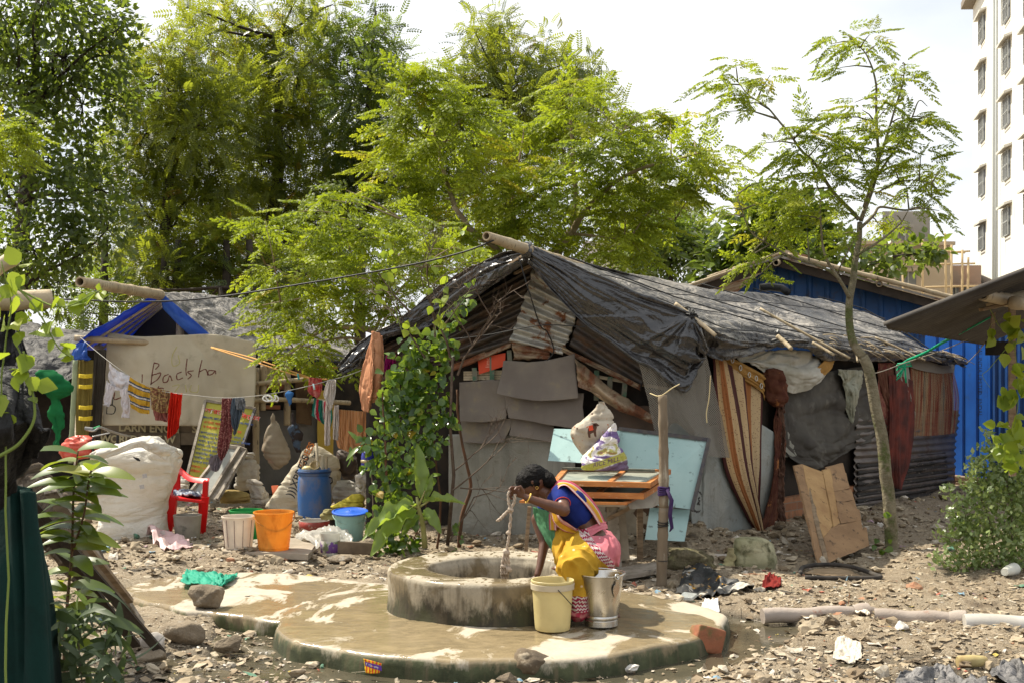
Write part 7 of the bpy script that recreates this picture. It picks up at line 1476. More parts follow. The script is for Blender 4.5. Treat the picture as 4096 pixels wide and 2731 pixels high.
a1,a2=s0+Vector((math.cos(math.radians(-52)),math.sin(math.radians(-52)),0))*.148+Vector((0,0,.312)),s0+Vector((math.cos(math.radians(150)),math.sin(math.radians(150)),0))*.148+Vector((0,0,.318))
mid=s0+Vector((.10,.115,.322));C=catmull(np.array([tuple(a1),tuple(s0+Vector((.148,-.03,.328))),tuple(mid),tuple(s0+Vector((-.03,.15,.328))),tuple(a2)]),40);MB().tube([Vector(q)for q in C],.0042,8).build('handle',M_stl,r)
def m_leaf(name,stops,tcol=(.35,.5,.03),trans=.45,rough=.45,spec=.4):
 t=NT(name);a=t.N('ShaderNodeAttribute');a.attribute_name='rnd';c=t.ramp(a.outputs['Fac'],stops)
 tc_=t.mix(.55,c,tcol);g=t.mix(1.0,tc_,(1.0,1.0,1.0),'MULTIPLY');return t.bsdf(c,rough,0,spec,None,trans,g)
L_dark=m_leaf('dark_foliage',[(0,(.025,.048,.016)),(.4,(.05,.085,.024)),(.75,(.085,.125,.028)),(.95,(.14,.17,.03))],(.34,.44,.03),.52,.36,.55)
L_olive=m_leaf('olive_foliage',[(0,(.04,.065,.014)),(.35,(.08,.12,.018)),(.7,(.14,.185,.022)),(.9,(.20,.22,.025)),(.96,(.36,.22,.02)),(1,(.22,.10,.03))],(.46,.50,.03),.55,.4,.5)
L_mor=m_leaf('moringa_foliage',[(0,(.07,.10,.015)),(.3,(.14,.19,.02)),(.7,(.23,.27,.022)),(.93,(.33,.33,.03)),(.97,(.45,.36,.03))],(.48,.58,.02),.5,.5,.3)
L_broad=m_leaf('broad_foliage',[(0,(.03,.055,.015)),(.5,(.07,.11,.02)),(.85,(.13,.18,.03)),(1,(.2,.24,.03))],(.3,.42,.03),.4,.28,.6)
L_vine=m_leaf('climber_foliage',[(0,(.03,.075,.014)),(.45,(.055,.12,.02)),(.8,(.13,.21,.03)),(.97,(.28,.33,.04)),(1,(.4,.26,.03))],(.4,.55,.03),.38,.30,.6)
L_lime=m_leaf('lime_foliage',[(0,(.14,.22,.02)),(.6,(.24,.32,.03)),(1,(.36,.40,.05))],(.5,.6,.04),.5,.4,.4)
L_grey=m_leaf('greyish_foliage',[(0,(.05,.075,.04)),(.6,(.09,.125,.065)),(1,(.15,.18,.09))],(.25,.35,.06),.3,.5,.4)
L_bush=m_leaf('bush_foliage',[(0,(.12,.19,.05)),(.5,(.26,.34,.13)),(.85,(.38,.45,.20)),(1,(.42,.52,.12))],(.4,.5,.06),.35,.3,.6)
M_bark=mat('grey_bark',(.22,.18,.13),(.12,.095,.065),8,(.35,.65),.95,.8,40,c3=(.33,.29,.22),s3=14,stretch=(1,1,.5));M_barkdark=mat('dark_bark',(.055,.042,.03),(.03,.023,.017),8,bump=.6,bscale=30);M_barkpale=mat('pale_bark',(.33,.26,.17),(.24,.18,.11),8,bump=.5)
M_trunkr=mat('mossy_trunk',(.27,.235,.16),(.15,.13,.08),9,(.35,.65),.95,1.0,30,c3=(.10,.115,.04),s3=5,t3=(.52,.62),bdist=.03)
def rhomb(base,d,n,L,w):
 d=np.array(d,float);d/=np.linalg.norm(d);n=np.array(n,float);s=np.cross(n,d);s/=np.linalg.norm(s)+1e-9;base=np.array(base,float)
 return[base,base+d*L*.45+s*w/2,base+d*L,base+d*L*.45-s*w/2]
def T_rhomb(w=.5):return np.array(rhomb((0,0,0),(1,0,0),(0,0,1),1,w)),np.array([[0,1,2,3]])
def T_pinn(n=8,lw=.09,ll=.26,droop=.35):
 V,Fc=[],[]
 for i in range(n):
  t=(i+.7)/n;p=(t,0,-droop*t*t);l=ll*(1-.45*abs(t-.45)*1.3)
  for s in(-1,1):b=len(V);V+=rhomb(p,(.55,s,-.25),(.25,0,1),l,lw);Fc.append([b,b+1,b+2,b+3])
 b=len(V);V+=rhomb((0,0,0),(1,0,-droop*.8),(0,0,1),1,.012);Fc.append([b,b+1,b+2,b+3])
 return np.array(V),np.array(Fc)
def T_moringa(npin=4,nl=4,droop=.45,seed=0):
 rs=random.Random(seed);V,Fc=[],[]
 for i in range(npin*2+1):
  t=min(1,.28+.72*(i//2)/(npin-.3));s=0 if i==npin*2 else(-1 if i%2 else 1);p=np.array([t,0,-droop*t*t]);L=.40*(1-.55*(t-.25))if s else.26
  d=np.array([.62 if s else 1,s*.8,-.12-.25*t+rs.uniform(-.1,.1)]);d/=np.linalg.norm(d)
  for j in range(nl*2+1):
   u=(.22+.78*(j//2)/(nl-.2));s2=0 if j==nl*2 else(-1 if j%2 else 1);q=p+d*L*min(u,1)+np.array([0,0,-.22*L*u*u]);sd=np.cross([0,0,1],d)
   dd=d*.5+sd*s2*.9+np.array([0,0,-.75+rs.uniform(-.3,.2)])if s2 else d+np.array([0,0,-.4]);b=len(V)
   V+=rhomb(q,dd,(rs.uniform(-.5,.5),rs.uniform(-.5,.5),1),.125,.076);Fc.append([b,b+1,b+2,b+3])
  b=len(V);V+=rhomb(p,d,(0,0,1),L,.010);Fc.append([b,b+1,b+2,b+3])
 b=len(V);V+=rhomb((0,0,0),(1,0,-droop*.6),(0,0,1),1.0,.014);Fc.append([b,b+1,b+2,b+3])
 return np.array(V),np.array(Fc)
def T_heart():
 V=np.array([(0,0,0),(.1,.28,.05),(.42,.44,.07),(.75,.26,.02),(1.05,0,-.12),(.75,-.26,.02),(.42,-.44,.07),(.1,-.28,.05),(.3,0,-.03),(.7,0,-.06)])
 return V,np.array([[0,8,2,1],[8,9,3,2],[0,7,6,8],[8,6,5,9],[9,5,4,3]])
def T_blade(w=.36,n=6,droop=.3,fold=.12,wave=0):
 V,Fc=[],[]
 for i in range(n+1):
  t=i/n;h=w/2*math.sin(math.pi*min(1,(t*.94+.03))**.85)**.8
  for s in(-1,0,1):V.append((t,s*h,-droop*t*t+fold*abs(s)*h*2+(wave*math.sin(t*19+s)*abs(s)*h)))
 for i in range(n):
  for k in(0,1):b=i*3+k;Fc.append([b,b+1,b+4,b+3])
 return np.array(V),np.array(Fc)
def scatter(name,T,pos,dirs,nrm,size,mat_,parent=None,rnd=None,smooth=False,kind=None):
 """copy a small template to many places in ONE mesh: crown or leaf mass of a single plant"""
 pos=np.asarray(pos,float);d=np.asarray(dirs,float);n=np.asarray(nrm,float);N=len(pos)
 d=d/(np.linalg.norm(d,axis=1,keepdims=True)+1e-9);s=np.cross(n,d);s/=np.linalg.norm(s,axis=1,keepdims=True)+1e-9;n=np.cross(d,s)
 Ts=T if isinstance(T,list)else[T];Vs,Fs,Rn,off=[],[],[],0;rnd=NR.rand(N)if rnd is None else rnd;size=np.broadcast_to(size,(N,))
 for k,(TV,TF)in enumerate(Ts):
  m=np.arange(N)%len(Ts)==k;M=np.stack([d[m],s[m],n[m]],1)*size[m][:,None,None]
  V=np.einsum('vk,nkj->nvj',TV,M)+pos[m][:,None,:];nn=len(V);Fq=TF[None]+(np.arange(nn)*len(TV))[:,None,None]+off
  Vs.append(V.reshape(-1,3));Fs.append(Fq.reshape(-1,TF.shape[1]));off+=nn*len(TV);Rn.append(np.repeat(np.clip(rnd[m],0,1),len(TV)))
 o=fastmesh(name,np.concatenate(Vs),np.concatenate(Fs),mat_,parent,smooth,np.concatenate(Rn));return o
def rdir(N,up=0,out=None,k=1):d=NR.normal(size=(N,3));d[:,2]+=up;return d if out is None else d+np.asarray(out)*k
def tree(name,label,trunk,blobs,T,mat_,fsize,dens,bark=M_barkdark,r0=.1,clump=.35,up=.2,group=None,trunkr=None,seed=0,droopn=.6,depth=.7):
 """trunk: list of (px,py,Y); blobs: (px, py, rpx, Y): crown masses filled with leaf clumps on twigs"""
 tr=[P(*q)for q in trunk];base=tr[0].copy();base.z=0;root=thing(name,label,'tree',base,group);mb=MB();n=len(tr)
 mb.tube([base]+tr,[r0*1.2]+[r0*(1-.75*i/(n-1))for i in range(n)]if n>1 else[r0,r0],8);pos,dr,rn=[],[],[]
 rs=np.random.RandomState(seed+1)
 for(bx,by,br,Y)in blobs:
  c=np.array(P(bx,by,Y));R_=br*Y/F;k=min(range(n),key=lambda i:(tr[i]-Vector(c)).length+(0 if tr[i].z<c[2]+.2 else 2));a=tr[k]
  C_=catmull(np.array([tuple(a),tuple(a.lerp(Vector(c),.35)+Vector(rs.normal(size=3))*R_*.16),tuple(a.lerp(Vector(c),.7)+Vector(rs.normal(size=3))*R_*.14+Vector((0,0,.1*R_))),tuple(c)]),12);mb.tube([Vector(q)for q in C_],list(np.linspace(r0*.24,r0*.07,12)),5)
  nc=max(6,int(7*dens*R_*R_*3.2/clump**2/4));
  for j in range(nc):
   v=rs.normal(size=3);v/=np.linalg.norm(v);v*=R_*(.35+.68*rs.rand()**.6);v[1]*=depth;q=c+v
   if j%5==0:mb.tube([Vector(c),Vector(c+v*.5+rs.normal(size=3)*.1*R_),Vector(q)],[r0*.06,r0*.04,.003],3)
   m=int(9*rs.uniform(.6,1.4));w_=rs.normal(size=(m,3))*clump*.33;pos.append(q+w_);dr.append(w_+v*.35+rs.normal(size=(m,3))*clump*.22);rn.append(np.full(m,rs.normal(.42,.2))+rs.normal(size=m)*.16)
 mb.build('trunk',bark,root);pos=np.concatenate(pos);dr=np.concatenate(dr);dr[:,2]+=up*clump*.3;nn=rs.normal(size=pos.shape)*droopn;nn[:,2]+=1
 scatter('crown',T,pos,dr,nn,fsize*(.7+.6*rs.rand(len(pos))),mat_,root,np.concatenate(rn));return root,len(pos)
TP1,TP2,TR=T_pinn(7,.12,.3),T_pinn(9,.10,.24,.5),T_rhomb(.55);TM=[T_moringa(seed=k,droop=.35+.15*k)for k in range(3)]
rb=lambda lst,Y,j=1.0:[(a,b,r,Y+NR.uniform(-j,j))for a,b,r in lst]
grp='tall trees behind the huts'
tree('tree','dark broad-leaved tree filling the upper left corner',[(60,1200,22),(100,800,22),(140,400,22),(150,0,22)],rb([(0,60,190),(180,-20,190),(360,60,170),(80,250,180),(260,230,180),(440,220,120),(-40,430,150),(130,450,170),(330,420,170),(480,390,110),(0,640,130),(170,650,130),(330,620,150),(60,830,150),(230,800,150),(400,760,130),(-30,1010,140),(130,990,150),(290,960,140),(430,920,120),(60,1150,130),(230,1130,130),(-60,250,150),(470,120,80)],22,1.2),T_rhomb(.62),L_dark,.125,3.6,r0=.16,clump=.34,group=grp,seed=1,up=-.3)
tree('tree','olive feathery tree second from the left, its top dipping against the sky',[(640,1250,26),(660,900,26),(690,600,26),(700,350,26)],rb([(560,260,130),(700,330,140),(820,300,130),(620,420,150),(780,470,160),(930,420,130),(560,580,140),(700,640,160),(860,640,160),(520,760,150),(680,810,170),(850,820,160),(560,960,160),(740,980,160),(900,960,140),(480,1080,130),(640,1120,140),(800,1110,130),(740,220,90)],26,1.3),[TP1,TP2],L_olive,.30,2.7,r0=.14,clump=.45,group=grp,seed=2)
tree('tree','tall olive tree left of centre with ragged sprays reaching the top of the frame',[(1040,1250,28),(1080,950,28),(1120,650,28),(1110,400,28),(1100,150,28)],rb([(770,100,55),(745,30,45),(830,170,80),(900,110,70),(950,50,70),(960,190,110),(1010,290,130),(1080,170,90),(1130,80,70),(1170,30,40),(1220,130,80),(1300,60,60),(1330,20,40),(1250,240,120),(1130,330,140),(1000,470,150),(1150,520,150),(1280,400,140),(1300,600,140),(1050,660,150),(1200,740,160),(960,820,140),(1100,880,150),(1260,900,140),(1000,1030,140),(1150,1060,130),(1380,760,120),(1380,930,110)],28,1.4),[TP1,TP2],L_olive,.31,2.6,r0=.17,clump=.45,group=grp,seed=3)
tree('tree','slender dark tree with sparse wispy top between the olive tree and the moringa',[(1440,1150,27),(1450,800,27),(1470,500,27),(1480,280,27),(1500,90,27)],rb([(1500,40,50),(1480,110,40),(1540,130,45),(1420,180,70),(1560,200,50),(1390,290,90),(1500,270,70),(1440,400,120),(1560,340,80),(1400,520,120),(1520,500,110),(1440,650,120),(1560,660,110),(1400,150,50),(1350,250,60),(1600,250,40),(1450,820,110),(1550,830,90)],27,1),[TP1,T_pinn(6,.16,.3)],L_dark,.27,2.1,r0=.11,clump=.38,group=grp,seed=4)
tree('tree','bushy olive tree behind the bright moringa with upright flowering tips',[(2050,1050,26),(2040,800,26),(2020,600,26),(2010,400,26)],rb([(1990,130,38),(1995,80,24),(1950,170,30),(1900,130,40),(1880,200,60),(1960,260,70),(1860,300,100),(2060,220,60),(2150,180,40),(2080,300,110),(1960,380,130),(2180,300,90),(2250,260,40),(2230,350,110),(2330,300,60),(2380,360,80),(2320,430,100),(2430,430,60),(2100,450,140),(2230,500,120),(1830,450,120),(1980,560,140),(2150,600,110),(2330,560,70),(1850,620,120),(1700,520,100),(1750,700,130),(1700,880,130),(1900,800,130),(2100,760,90)],26,1.2),[TP1,TP2],L_olive,.28,2.5,r0=.13,clump=.40,group=grp,seed=5)
tree('tree','shaded undergrowth tree low behind the left hut roof',[(900,1300,24),(880,1150,24)],rb([(330,1180,110),(480,1200,110),(620,1170,120),(800,1170,120),(960,1140,130),(1120,1160,110),(1250,1100,120),(240,1250,80),(1400,1060,110)],25,1.5),TP1,L_dark,.28,1.6,r0=.12,clump=.42,group=grp,seed=6)
for k,x in enumerate((412,650,905,1010,700)):
 o=MB().tube([Vector((P(x,1300,25).x,25,0)),P(x+R.randint(-6,6),1150,25),P(x+R.randint(-14,14),960,25)],[.10 if k<2 else.07,.085,.06],8).build('bare_tree',M_barkdark);tag(o,['thick dark trunk seen under the leaves at the far left','dark trunk seen just above the ridge of the left hut','slim dark trunk above the left hut roof','slim leaning trunk nearest the bright moringa','thin dark trunk right of the left hut ridge'][k],'tree')
tree('tree','flat-topped tree in the middle distance above the big hut roof',[(2600,1150,34),(2620,950,34),(2600,850,34)],rb([(2480,860,90),(2570,800,80),(2660,790,90),(2740,810,60),(2610,890,110),(2720,880,80),(2500,960,90),(2560,760,40)],34,.8),[TP1],L_olive,.26,2.6,r0=.13,clump=.4,seed=7,group='trees behind the blue hut')
tree('tree','rounded dark shrubby tree with dull shiny leaves above the big hut roof',[(2680,1180,27),(2680,1050,27)],rb([(2560,1010,90),(2640,950,100),(2740,950,90),(2800,900,50),(2700,1040,110),(2590,1070,80),(2800,1010,90),(2520,1060,60)],27,.8),T_rhomb(.6),L_broad,.10,6.5,r0=.1,clump=.28,seed=8,group='trees behind the blue hut')
tree('tree','broad-leaved glossy tree behind the blue hut roof',[(3060,1180,23),(3080,1000,23),(3100,900,23)],rb([(2880,1060,100),(2980,1000,100),(3080,930,110),(3010,870,80),(2950,940,60),(3180,880,110),(3120,1000,100),(3260,950,100),(3050,1080,90),(3200,1040,90),(2850,1120,60),(3330,1000,70),(2990,830,50),(3100,820,50)],23,.7),T_heart(),L_broad,.17,2.8,r0=.12,clump=.34,seed=9,up=-.5,group='trees behind the blue hut')
tree('tree','dark leafy bough reaching right in front of the buff building',[(3300,1150,22),(3420,1080,22),(3560,1030,22),(3700,1010,22)],rb([(3440,1060,60),(3520,1080,60),(3580,1040,70),(3650,1020,60),(3700,1010,50),(3740,1000,30),(3400,1000,60),(3560,1000,40)],22,.3),T_heart(),L_dark,.13,1.5,r0=.06,clump=.26,seed=10,up=-.4,group='trees behind the blue hut')
def moringa(name,label,boughs,Y,spots,fsz=.38,bark=M_barkpale,dens=1500,seed=0,mat_=L_mor,trunk_xy=None,cat='tree',jy=.5):
 """boughs: [(radius0, radius1, [(px,py[,dY])...])]; spots: (px,py,rpx) leaf sprays"""
 b0=P(*boughs[0][2][0][:2],Y);root=thing(name,label,cat,(b0.x,Y,0));rs=np.random.RandomState(seed);pts_all=[];mb=MB()
 for bi,(ra,rb_,pts)in enumerate(boughs):
  dy=rs.uniform(-jy,jy)if bi else 0;n=len(pts);C=catmull(np.array([tuple(P(q[0],q[1],Y+dy*(i/(n-1))))for i,q in enumerate(pts)]),n*4)
  C=C+fbm(C*4,2,bi)[:,None]*.012;rr=np.linspace(ra,rb_,len(C));mb.tube([Vector(c)for c in C],list(rr),8);pts_all+=[c for c in C]
 PA_=np.array(pts_all);pos,dr,sz,rn=[],[],[],[]
 for(sx_,sy_,sr)in spots:
  c=np.array(P(sx_,sy_,Y+rs.uniform(-jy,jy)));R_=sr*Y/F;k=np.argmin(np.linalg.norm(PA_-c,axis=1)+.8*np.maximum(0,PA_[:,2]-c[2]));a=PA_[k];out=c-a;L=np.linalg.norm(out)
  mid=a+(c-a)*.5+np.array([0,0,.06*L]);
  if L>.03:mb.tube([Vector(a),Vector(mid),Vector(c)],[min(.012,.006+.01*L),.006,.003],5)
  out=out/(L+1e-6)*np.array([1,.6,.5]);m=max(3,int(sr*sr/dens));tone=rs.normal(.5,.17)
  for j in range(m):
   w_=rs.normal(size=3)*np.array([1,.8,.62])*R_*.42;d=w_/(R_+1e-6)*1.5+out*.6+rs.normal(size=3)*.35;d[2]=d[2]*.5+.12
   pos.append(c+w_-d/np.linalg.norm(d)*fsz*.35);dr.append(d);sz.append(fsz*rs.uniform(.65,1.15));rn.append(tone+rs.normal()*.16)
 mb.build('trunk',bark,root);nn=rs.normal(size=(len(pos),3))*.28;nn[:,2]+=1
 scatter('crown',TM,pos,dr,nn,np.array(sz),mat_,root,np.array(rn));return root
Q=lambda l,ox=2700,oy=0,s=1.363:[(ox+a/s,oy+b/s)+tuple(c)for a,b,*c in l]
spots=[(r[0],r[1],r[2]/1.363)for r in Q([(330,350,120),(300,420,120),(420,430,120),(520,410,90),(220,470,90),(300,520,140),(400,560,120),(260,610,70),(920,180,90),(980,260,140),(860,240,110),(1060,190,110),(1110,240,80),(1240,350,110),(1270,430,110),(1200,410,70),(900,370,70),(1150,490,70),(800,620,100),(900,640,110),(1020,600,120),(980,560,90),(1160,620,120),(1250,640,130),(1350,640,120),(1420,640,60),(1300,700,130),(1150,720,130),(650,740,130),(560,770,100),(500,780,60),(730,700,90),(850,740,130),(950,720,90),(700,840,150),(830,840,140),(960,800,120),(1080,830,140),(1230,800,130),(1340,850,120),(650,880,110),(700,960,150),(860,940,150),(980,920,130),(1200,930,130),(1300,920,130),(1400,950,110),(1450,930,60),(1260,1010,140),(1380,1040,130),(1460,1080,100),(1440,1150,60),(560,980,110),(480,990,60),(620,1060,150),(750,1060,150),(880,1070,120),(350,1060,80),(390,1060,60),(280,1140,80),(250,1180,50),(520,1110,120),(450,1250,120),(560,1200,120),(660,1180,120),(600,1270,110),(480,1300,100),(420,1380,120),(480,1420,100),(370,1440,80),(460,1500,60),(890,1280,90),(930,1330,60),(1200,1170,90),(1110,1230,80),(800,1220,90),(1010,1200,70),(1060,1060,70),(720,1260,60),(1330,1130,80),(880,1180,90)])]
B=[(.062,.046,[(3570,2226),(3562,2060),(3546,1900),(3530,1750),(3500,1600),(3478,1480),(3452,1425)]),(.040,.024,[(3452,1425),(3415,1370),(3398,1300),(3400,1200),(3412,1120),(3420,1050),(3436,960),(3441,888)]),(.020,.004,[(3441,888),(3500,719),(3514,602),(3503,440),(3500,315),(3470,220),(3419,169)]),(.014,.004,[(3456,829),(3522,624),(3580,440),(3610,337),(3617,257)]),(.012,.003,[(3492,726),(3573,609),(3646,477),(3676,404),(3712,425)]),(.018,.004,[(3434,880),(3360,800),(3316,741),(3258,653),(3206,602),(3155,528),(3096,462),(3045,418),(2993,381),(2949,330)]),(.016,.004,[(3440,915),(3492,866),(3522,829),(3617,840),(3683,829),(3727,792)]),(.008,.003,[(3500,778),(3566,741),(3646,719),(3727,734)]),(.012,.004,[(3426,1023),(3522,961),(3595,902),(3632,844)]),(.020,.006,[(3400,1190),(3375,1150),(3309,1042),(3287,917),(3283,800)]),(.014,.004,[(3360,1120),(3309,1080),(3214,1042),(3111,998),(3015,939),(2964,829),(2949,778)]),(.010,.004,[(3350,1100),(3370,1050),(3419,961)]),(.006,.002,[(3503,490),(3540,440),(3580,420)])]
moringa('tree','slender moringa tree with feathery leaves against the sky, rising beside the long hut wall',B,12.1,spots,.235,M_trunkr,1050,3,jy=.35)
B1=[(.07,.05,[(2230,1500),(2220,1100),(2235,1000),(2290,920)]),(.045,.006,[(2290,930),(2330,860),(2420,760),(2550,680),(2700,640),(2850,600)]),(.04,.005,[(2290,930),(2300,800),(2290,600),(2280,430),(2310,320)]),(.04,.03,[(2150,1180),(2000,1010),(1900,930),(1815,830)]),(.032,.005,[(1815,830),(1780,700),(1745,560),(1720,420),(1700,240)]),(.02,.004,[(1760,600),(1650,520),(1580,450)]),(.028,.005,[(2000,1000),(2050,800),(2080,620),(2100,500)]),(.02,.004,[(2420,760),(2500,800),(2620,850),(2700,880)]),(.02,.005,[(1880,920),(1750,900),(1620,850)]),(.02,.004,[(2290,930),(2400,950),(2520,960)]),(.015,.004,[(2330,700),(2450,560),(2560,480)])]
S1=[(1700,190,60),(1650,240,70),(1740,230,60),(1600,330,90),(1700,320,100),(1790,340,90),(1580,430,100),(1680,440,110),(1790,450,110),(1890,420,80),(1560,520,110),(1660,560,120),(1780,570,120),(1900,560,110),(1560,650,110),(1680,680,120),(1820,700,120),(1960,680,110),(2100,520,110),(2060,620,110),(1600,780,110),(1740,820,130),(1900,820,130),(2050,770,130),(2200,660,120),(2280,290,80),(2340,270,60),(2250,360,100),(2340,380,90),(2280,470,110),(2200,460,80),(2380,500,100),(2350,590,120),(2480,500,90),(2560,440,70),(2600,430,50),(2480,600,120),(2600,520,90),(2680,480,80),(2580,620,110),(2680,600,110),(2770,560,90),(2840,590,70),(2860,650,60),(2760,660,100),(2820,720,70),(2700,720,110),(2580,730,120),(2460,700,130),(2300,740,130),(2160,800,130),(2020,900,130),(1880,950,130),(1740,950,130),(1620,900,110),(2360,850,130),(2500,830,120),(2620,820,100),(2700,800,70),(2250,910,120),(2120,930,120),(2430,930,110),(2540,920,100),(2340,980,90),(2180,1010,80),(2050,1010,100),(2620,900,70),(1950,1060,90),(2560,1010,60),(2440,1010,70)]
S1=[(a,b+max(0,(470-b)*.25),c)for a,b,c in S1]
moringa('tree','large bright yellow-green moringa spreading above the ridge of the big hut',B1,16.8,S1,.37,M_barkpale,560,5,jy=.9)
B2=[(.05,.03,[(1590,1500),(1560,1400),(1500,1330),(1440,1310)]),(.028,.004,[(1440,1310),(1330,1310),(1260,1340),(1150,1420),(1060,1440)]),(.026,.004,[(1440,1310),(1400,1240),(1330,1180),(1200,1120),(1060,1060)]),(.022,.004,[(1440,1300),(1420,1150),(1400,1000),(1330,850)]),(.02,.004,[(1500,1330),(1560,1150),(1580,1000),(1600,880)]),(.02,.004,[(1540,1380),(1400,1350),(1280,1370),(1180,1400)]),(.016,.004,[(1560,1200),(1700,1060),(1820,980)]),(.014,.004,[(1330,1180),(1180,1200),(1050,1220)])]
S2=[(1380,760,60),(1320,800,80),(1280,870,90),(1400,880,100),(1180,850,70),(1060,880,60),(990,910,50),(1120,910,90),(1230,960,110),(1350,980,110),(1480,950,110),(1600,900,100),(1720,940,100),(1100,1000,90),(1220,1060,110),(1350,1080,110),(1480,1060,110),(1620,1020,110),(1760,1030,110),(1060,1090,90),(1180,1160,110),(1320,1180,110),(1460,1160,110),(1600,1130,100),(1720,1120,90),(1100,1230,90),(1060,1160,70),(1230,1260,110),(1370,1270,90),(1110,1310,90),(1230,1360,90),(1120,1390,80),(1160,1430,70),(1110,1460,50),(1320,1360,50),(1450,1250,80),(1330,1430,60),(1260,1460,50),(1560,1240,80),(1600,1060,80),(1850,1000,70),(1840,1080,60),(1420,1420,50),(1660,1210,60)]
moringa('tree','low bright moringa leaning over the left hut roof, between the two huts',B2,14.8,S2,.32,M_barkpale,600,8,jy=.7)
moringa('tree','sunlit moringa spray entering at the far left edge',[(.03,.01,[(-150,900),(-80,650),(-20,560)])],16,[(20,480,70),(60,530,80),(0,560,90),(70,600,70),(10,640,70),(-60,540,80)],.34,M_barkpale,480,9)
def leafmass(name,label,cat,blobs,T,mat_,size,per,Y=None,out=(0,-1,.35),stems=None,stem_m=None,seed=0,flat=.5,kx=.8,up=.2,parent=None,part='foliage'):
 rs=np.random.RandomState(seed);c0=P(*blobs[-1][:2],blobs[-1][3]if len(blobs[-1])>3 else Y);root=parent or thing(name,label,cat,(c0.x,c0.y,max(0,min(c0.z,.05))));pos,dr,nn,rn=[],[],[],[]
 for q in blobs:
  yy=q[3]if len(q)>3 else Y;c=np.array(P(q[0],q[1],yy));R_=q[2]*yy/F;m=max(2,int(per*R_*R_));v=rs.normal(size=(m,3))*R_*.5*np.array([1,flat,1]);pos.append(c+v)
  dr.append(rs.normal(size=(m,3))*.6+np.array([0,-.3,-.75+up]));n=rs.normal(size=(m,3))*.55+np.array(out);nn.append(n);rn.append(np.full(m,rs.normal(.45,.12))+rs.normal(size=m)*.22)
 pos=np.concatenate(pos);scatter(part,T,pos,np.concatenate(dr),np.concatenate(nn),size*(.6+.7*rs.rand(len(pos))),mat_,root,np.concatenate(rn),smooth=True)
 if stems:
  mb=MB()
  for st in stems:C=catmull(np.array([tuple(P(*p))for p in st[1]]),30);C=C+fbm(C*6,2,3)[:,None]*.01;mb.tube([Vector(c)for c in C],list(np.linspace(st[0],st[0]*.45,30)),6)
  mb.build('stem',stem_m or M_bark,root)
 return root
Yc=12.15
vb=[(1880,1130,22,12.1),(1870,1190,26,12.1),(1840,1240,30,12.1),(1870,1230,24,12.1),(1810,1300,40),(1760,1330,50),(1700,1370,60),(1780,1390,60),(1640,1400,60),(1700,1450,70),(1780,1470,50),(1600,1470,60),(1660,1530,80),(1570,1540,70),(1740,1540,60),(1620,1610,80),(1700,1620,70),(1560,1620,60),(1780,1620,50),(1650,1700,80),(1560,1700,70),(1740,1700,60),(1530,1790,60),(1620,1790,80),(1700,1790,60),(1760,1770,40),(1540,1880,60),(1610,1880,70),(1690,1870,50),(1520,1960,60),(1590,1970,60),(1560,2050,60),(1640,2060,50),(1530,2120,60),(1600,2150,60),(1560,2190,50),(1660,2160,40),(1800,1690,30),(1470,1850,40),(1460,1760,36)]
leafmass('climber','dense green climbing plant with heart-shaped leaves covering the left corner of the big hut','climber',vb,T_heart(),L_vine,.076,1600,Yc,stems=[(.02,[(1835,2190,12.3),(1850,2050,12.3),(1880,1950,12.3),(1862,1840,12.3),(1832,1700,12.3),(1825,1560,12.3)]),(.01,[(1560,2190,12.3),(1570,1900,12.3),(1620,1600,12.3),(1700,1400,12.2)]),(.012,[(1750,2190,12.3),(1760,2000,12.3),(1740,1800,12.3),(1700,1600,12.3)]),(.008,[(1640,2190,12.2),(1700,2000,12.3),(1600,1800,12.3)]),(.012,[(1545,1900,12.1),(1535,1700,12.1),(1528,1560,12.1)])],stem_m=mat('brown_stem',(.13,.06,.03),(.08,.045,.025),9),seed=3)
leafmass('creeper','thin pale lime creeper with heart leaves straying over the hut roof rim','creeper',[(1860,950,34),(1850,1000,30),(1800,1000,26),(1530,940,22),(1520,1010,16),(1560,1020,16),(1560,1070,18),(1530,1085,18),(1540,1150,22),(1510,1195,22),(1720,1150,24),(1790,1160,22),(1760,1220,24),(1730,1210,24),(1750,1270,26),(1780,1290,24),(1590,1270,18),(1620,1310,22),(1640,1320,18),(1820,1370,22),(1720,1060,18),(1740,1040,16),(1785,1085,22),(1860,1010,22)],T_heart(),L_lime,.085,260,11.9,stems=[(.003,[(1740,1330,11.9),(1780,1150,11.9),(1800,950,11.9),(1880,880,11.8)]),(.003,[(1620,1350,11.9),(1560,1150,11.9),(1520,950,11.9)]),(.003,[(1740,1300,11.9),(1790,1240,11.9),(1860,1180,11.9),(1900,1160,11.9)])],stem_m=mat('green_stem',(.18,.24,.05),bump=0),seed=5)
def grow(mb,p,d,L,r,n,rs,tips=None,spread=.75,bend=.25,shr=.72):
 q=p;pts=[p.copy()];dd=d.copy()
 for k in range(4):dd=(dd+Vector(rs.normal(size=3))*bend*.4).normalized();q=q+dd*L/4;pts.append(q.copy())
 mb.tube(pts,[r*(1-.12*k)for k in range(5)],5 if r>.006 else 3,caps=False)
 if n>0:
  for k in range(rs.randint(2,4)):
   nd=(dd+Vector(rs.normal(size=3))*spread).normalized();grow(mb,pts[rs.randint(2,5)],nd,L*shr*rs.uniform(.7,1.1),r*.62,n-1,rs,tips,spread,bend,shr)
 elif tips is not None:tips.append((q,dd))
t=thing('bare_shrub','leafless thorny dark shrub tangled over the left slope of the big hut roof','shrub',P(1790,2180,12.1));mb=MB();rs=np.random.RandomState(12)
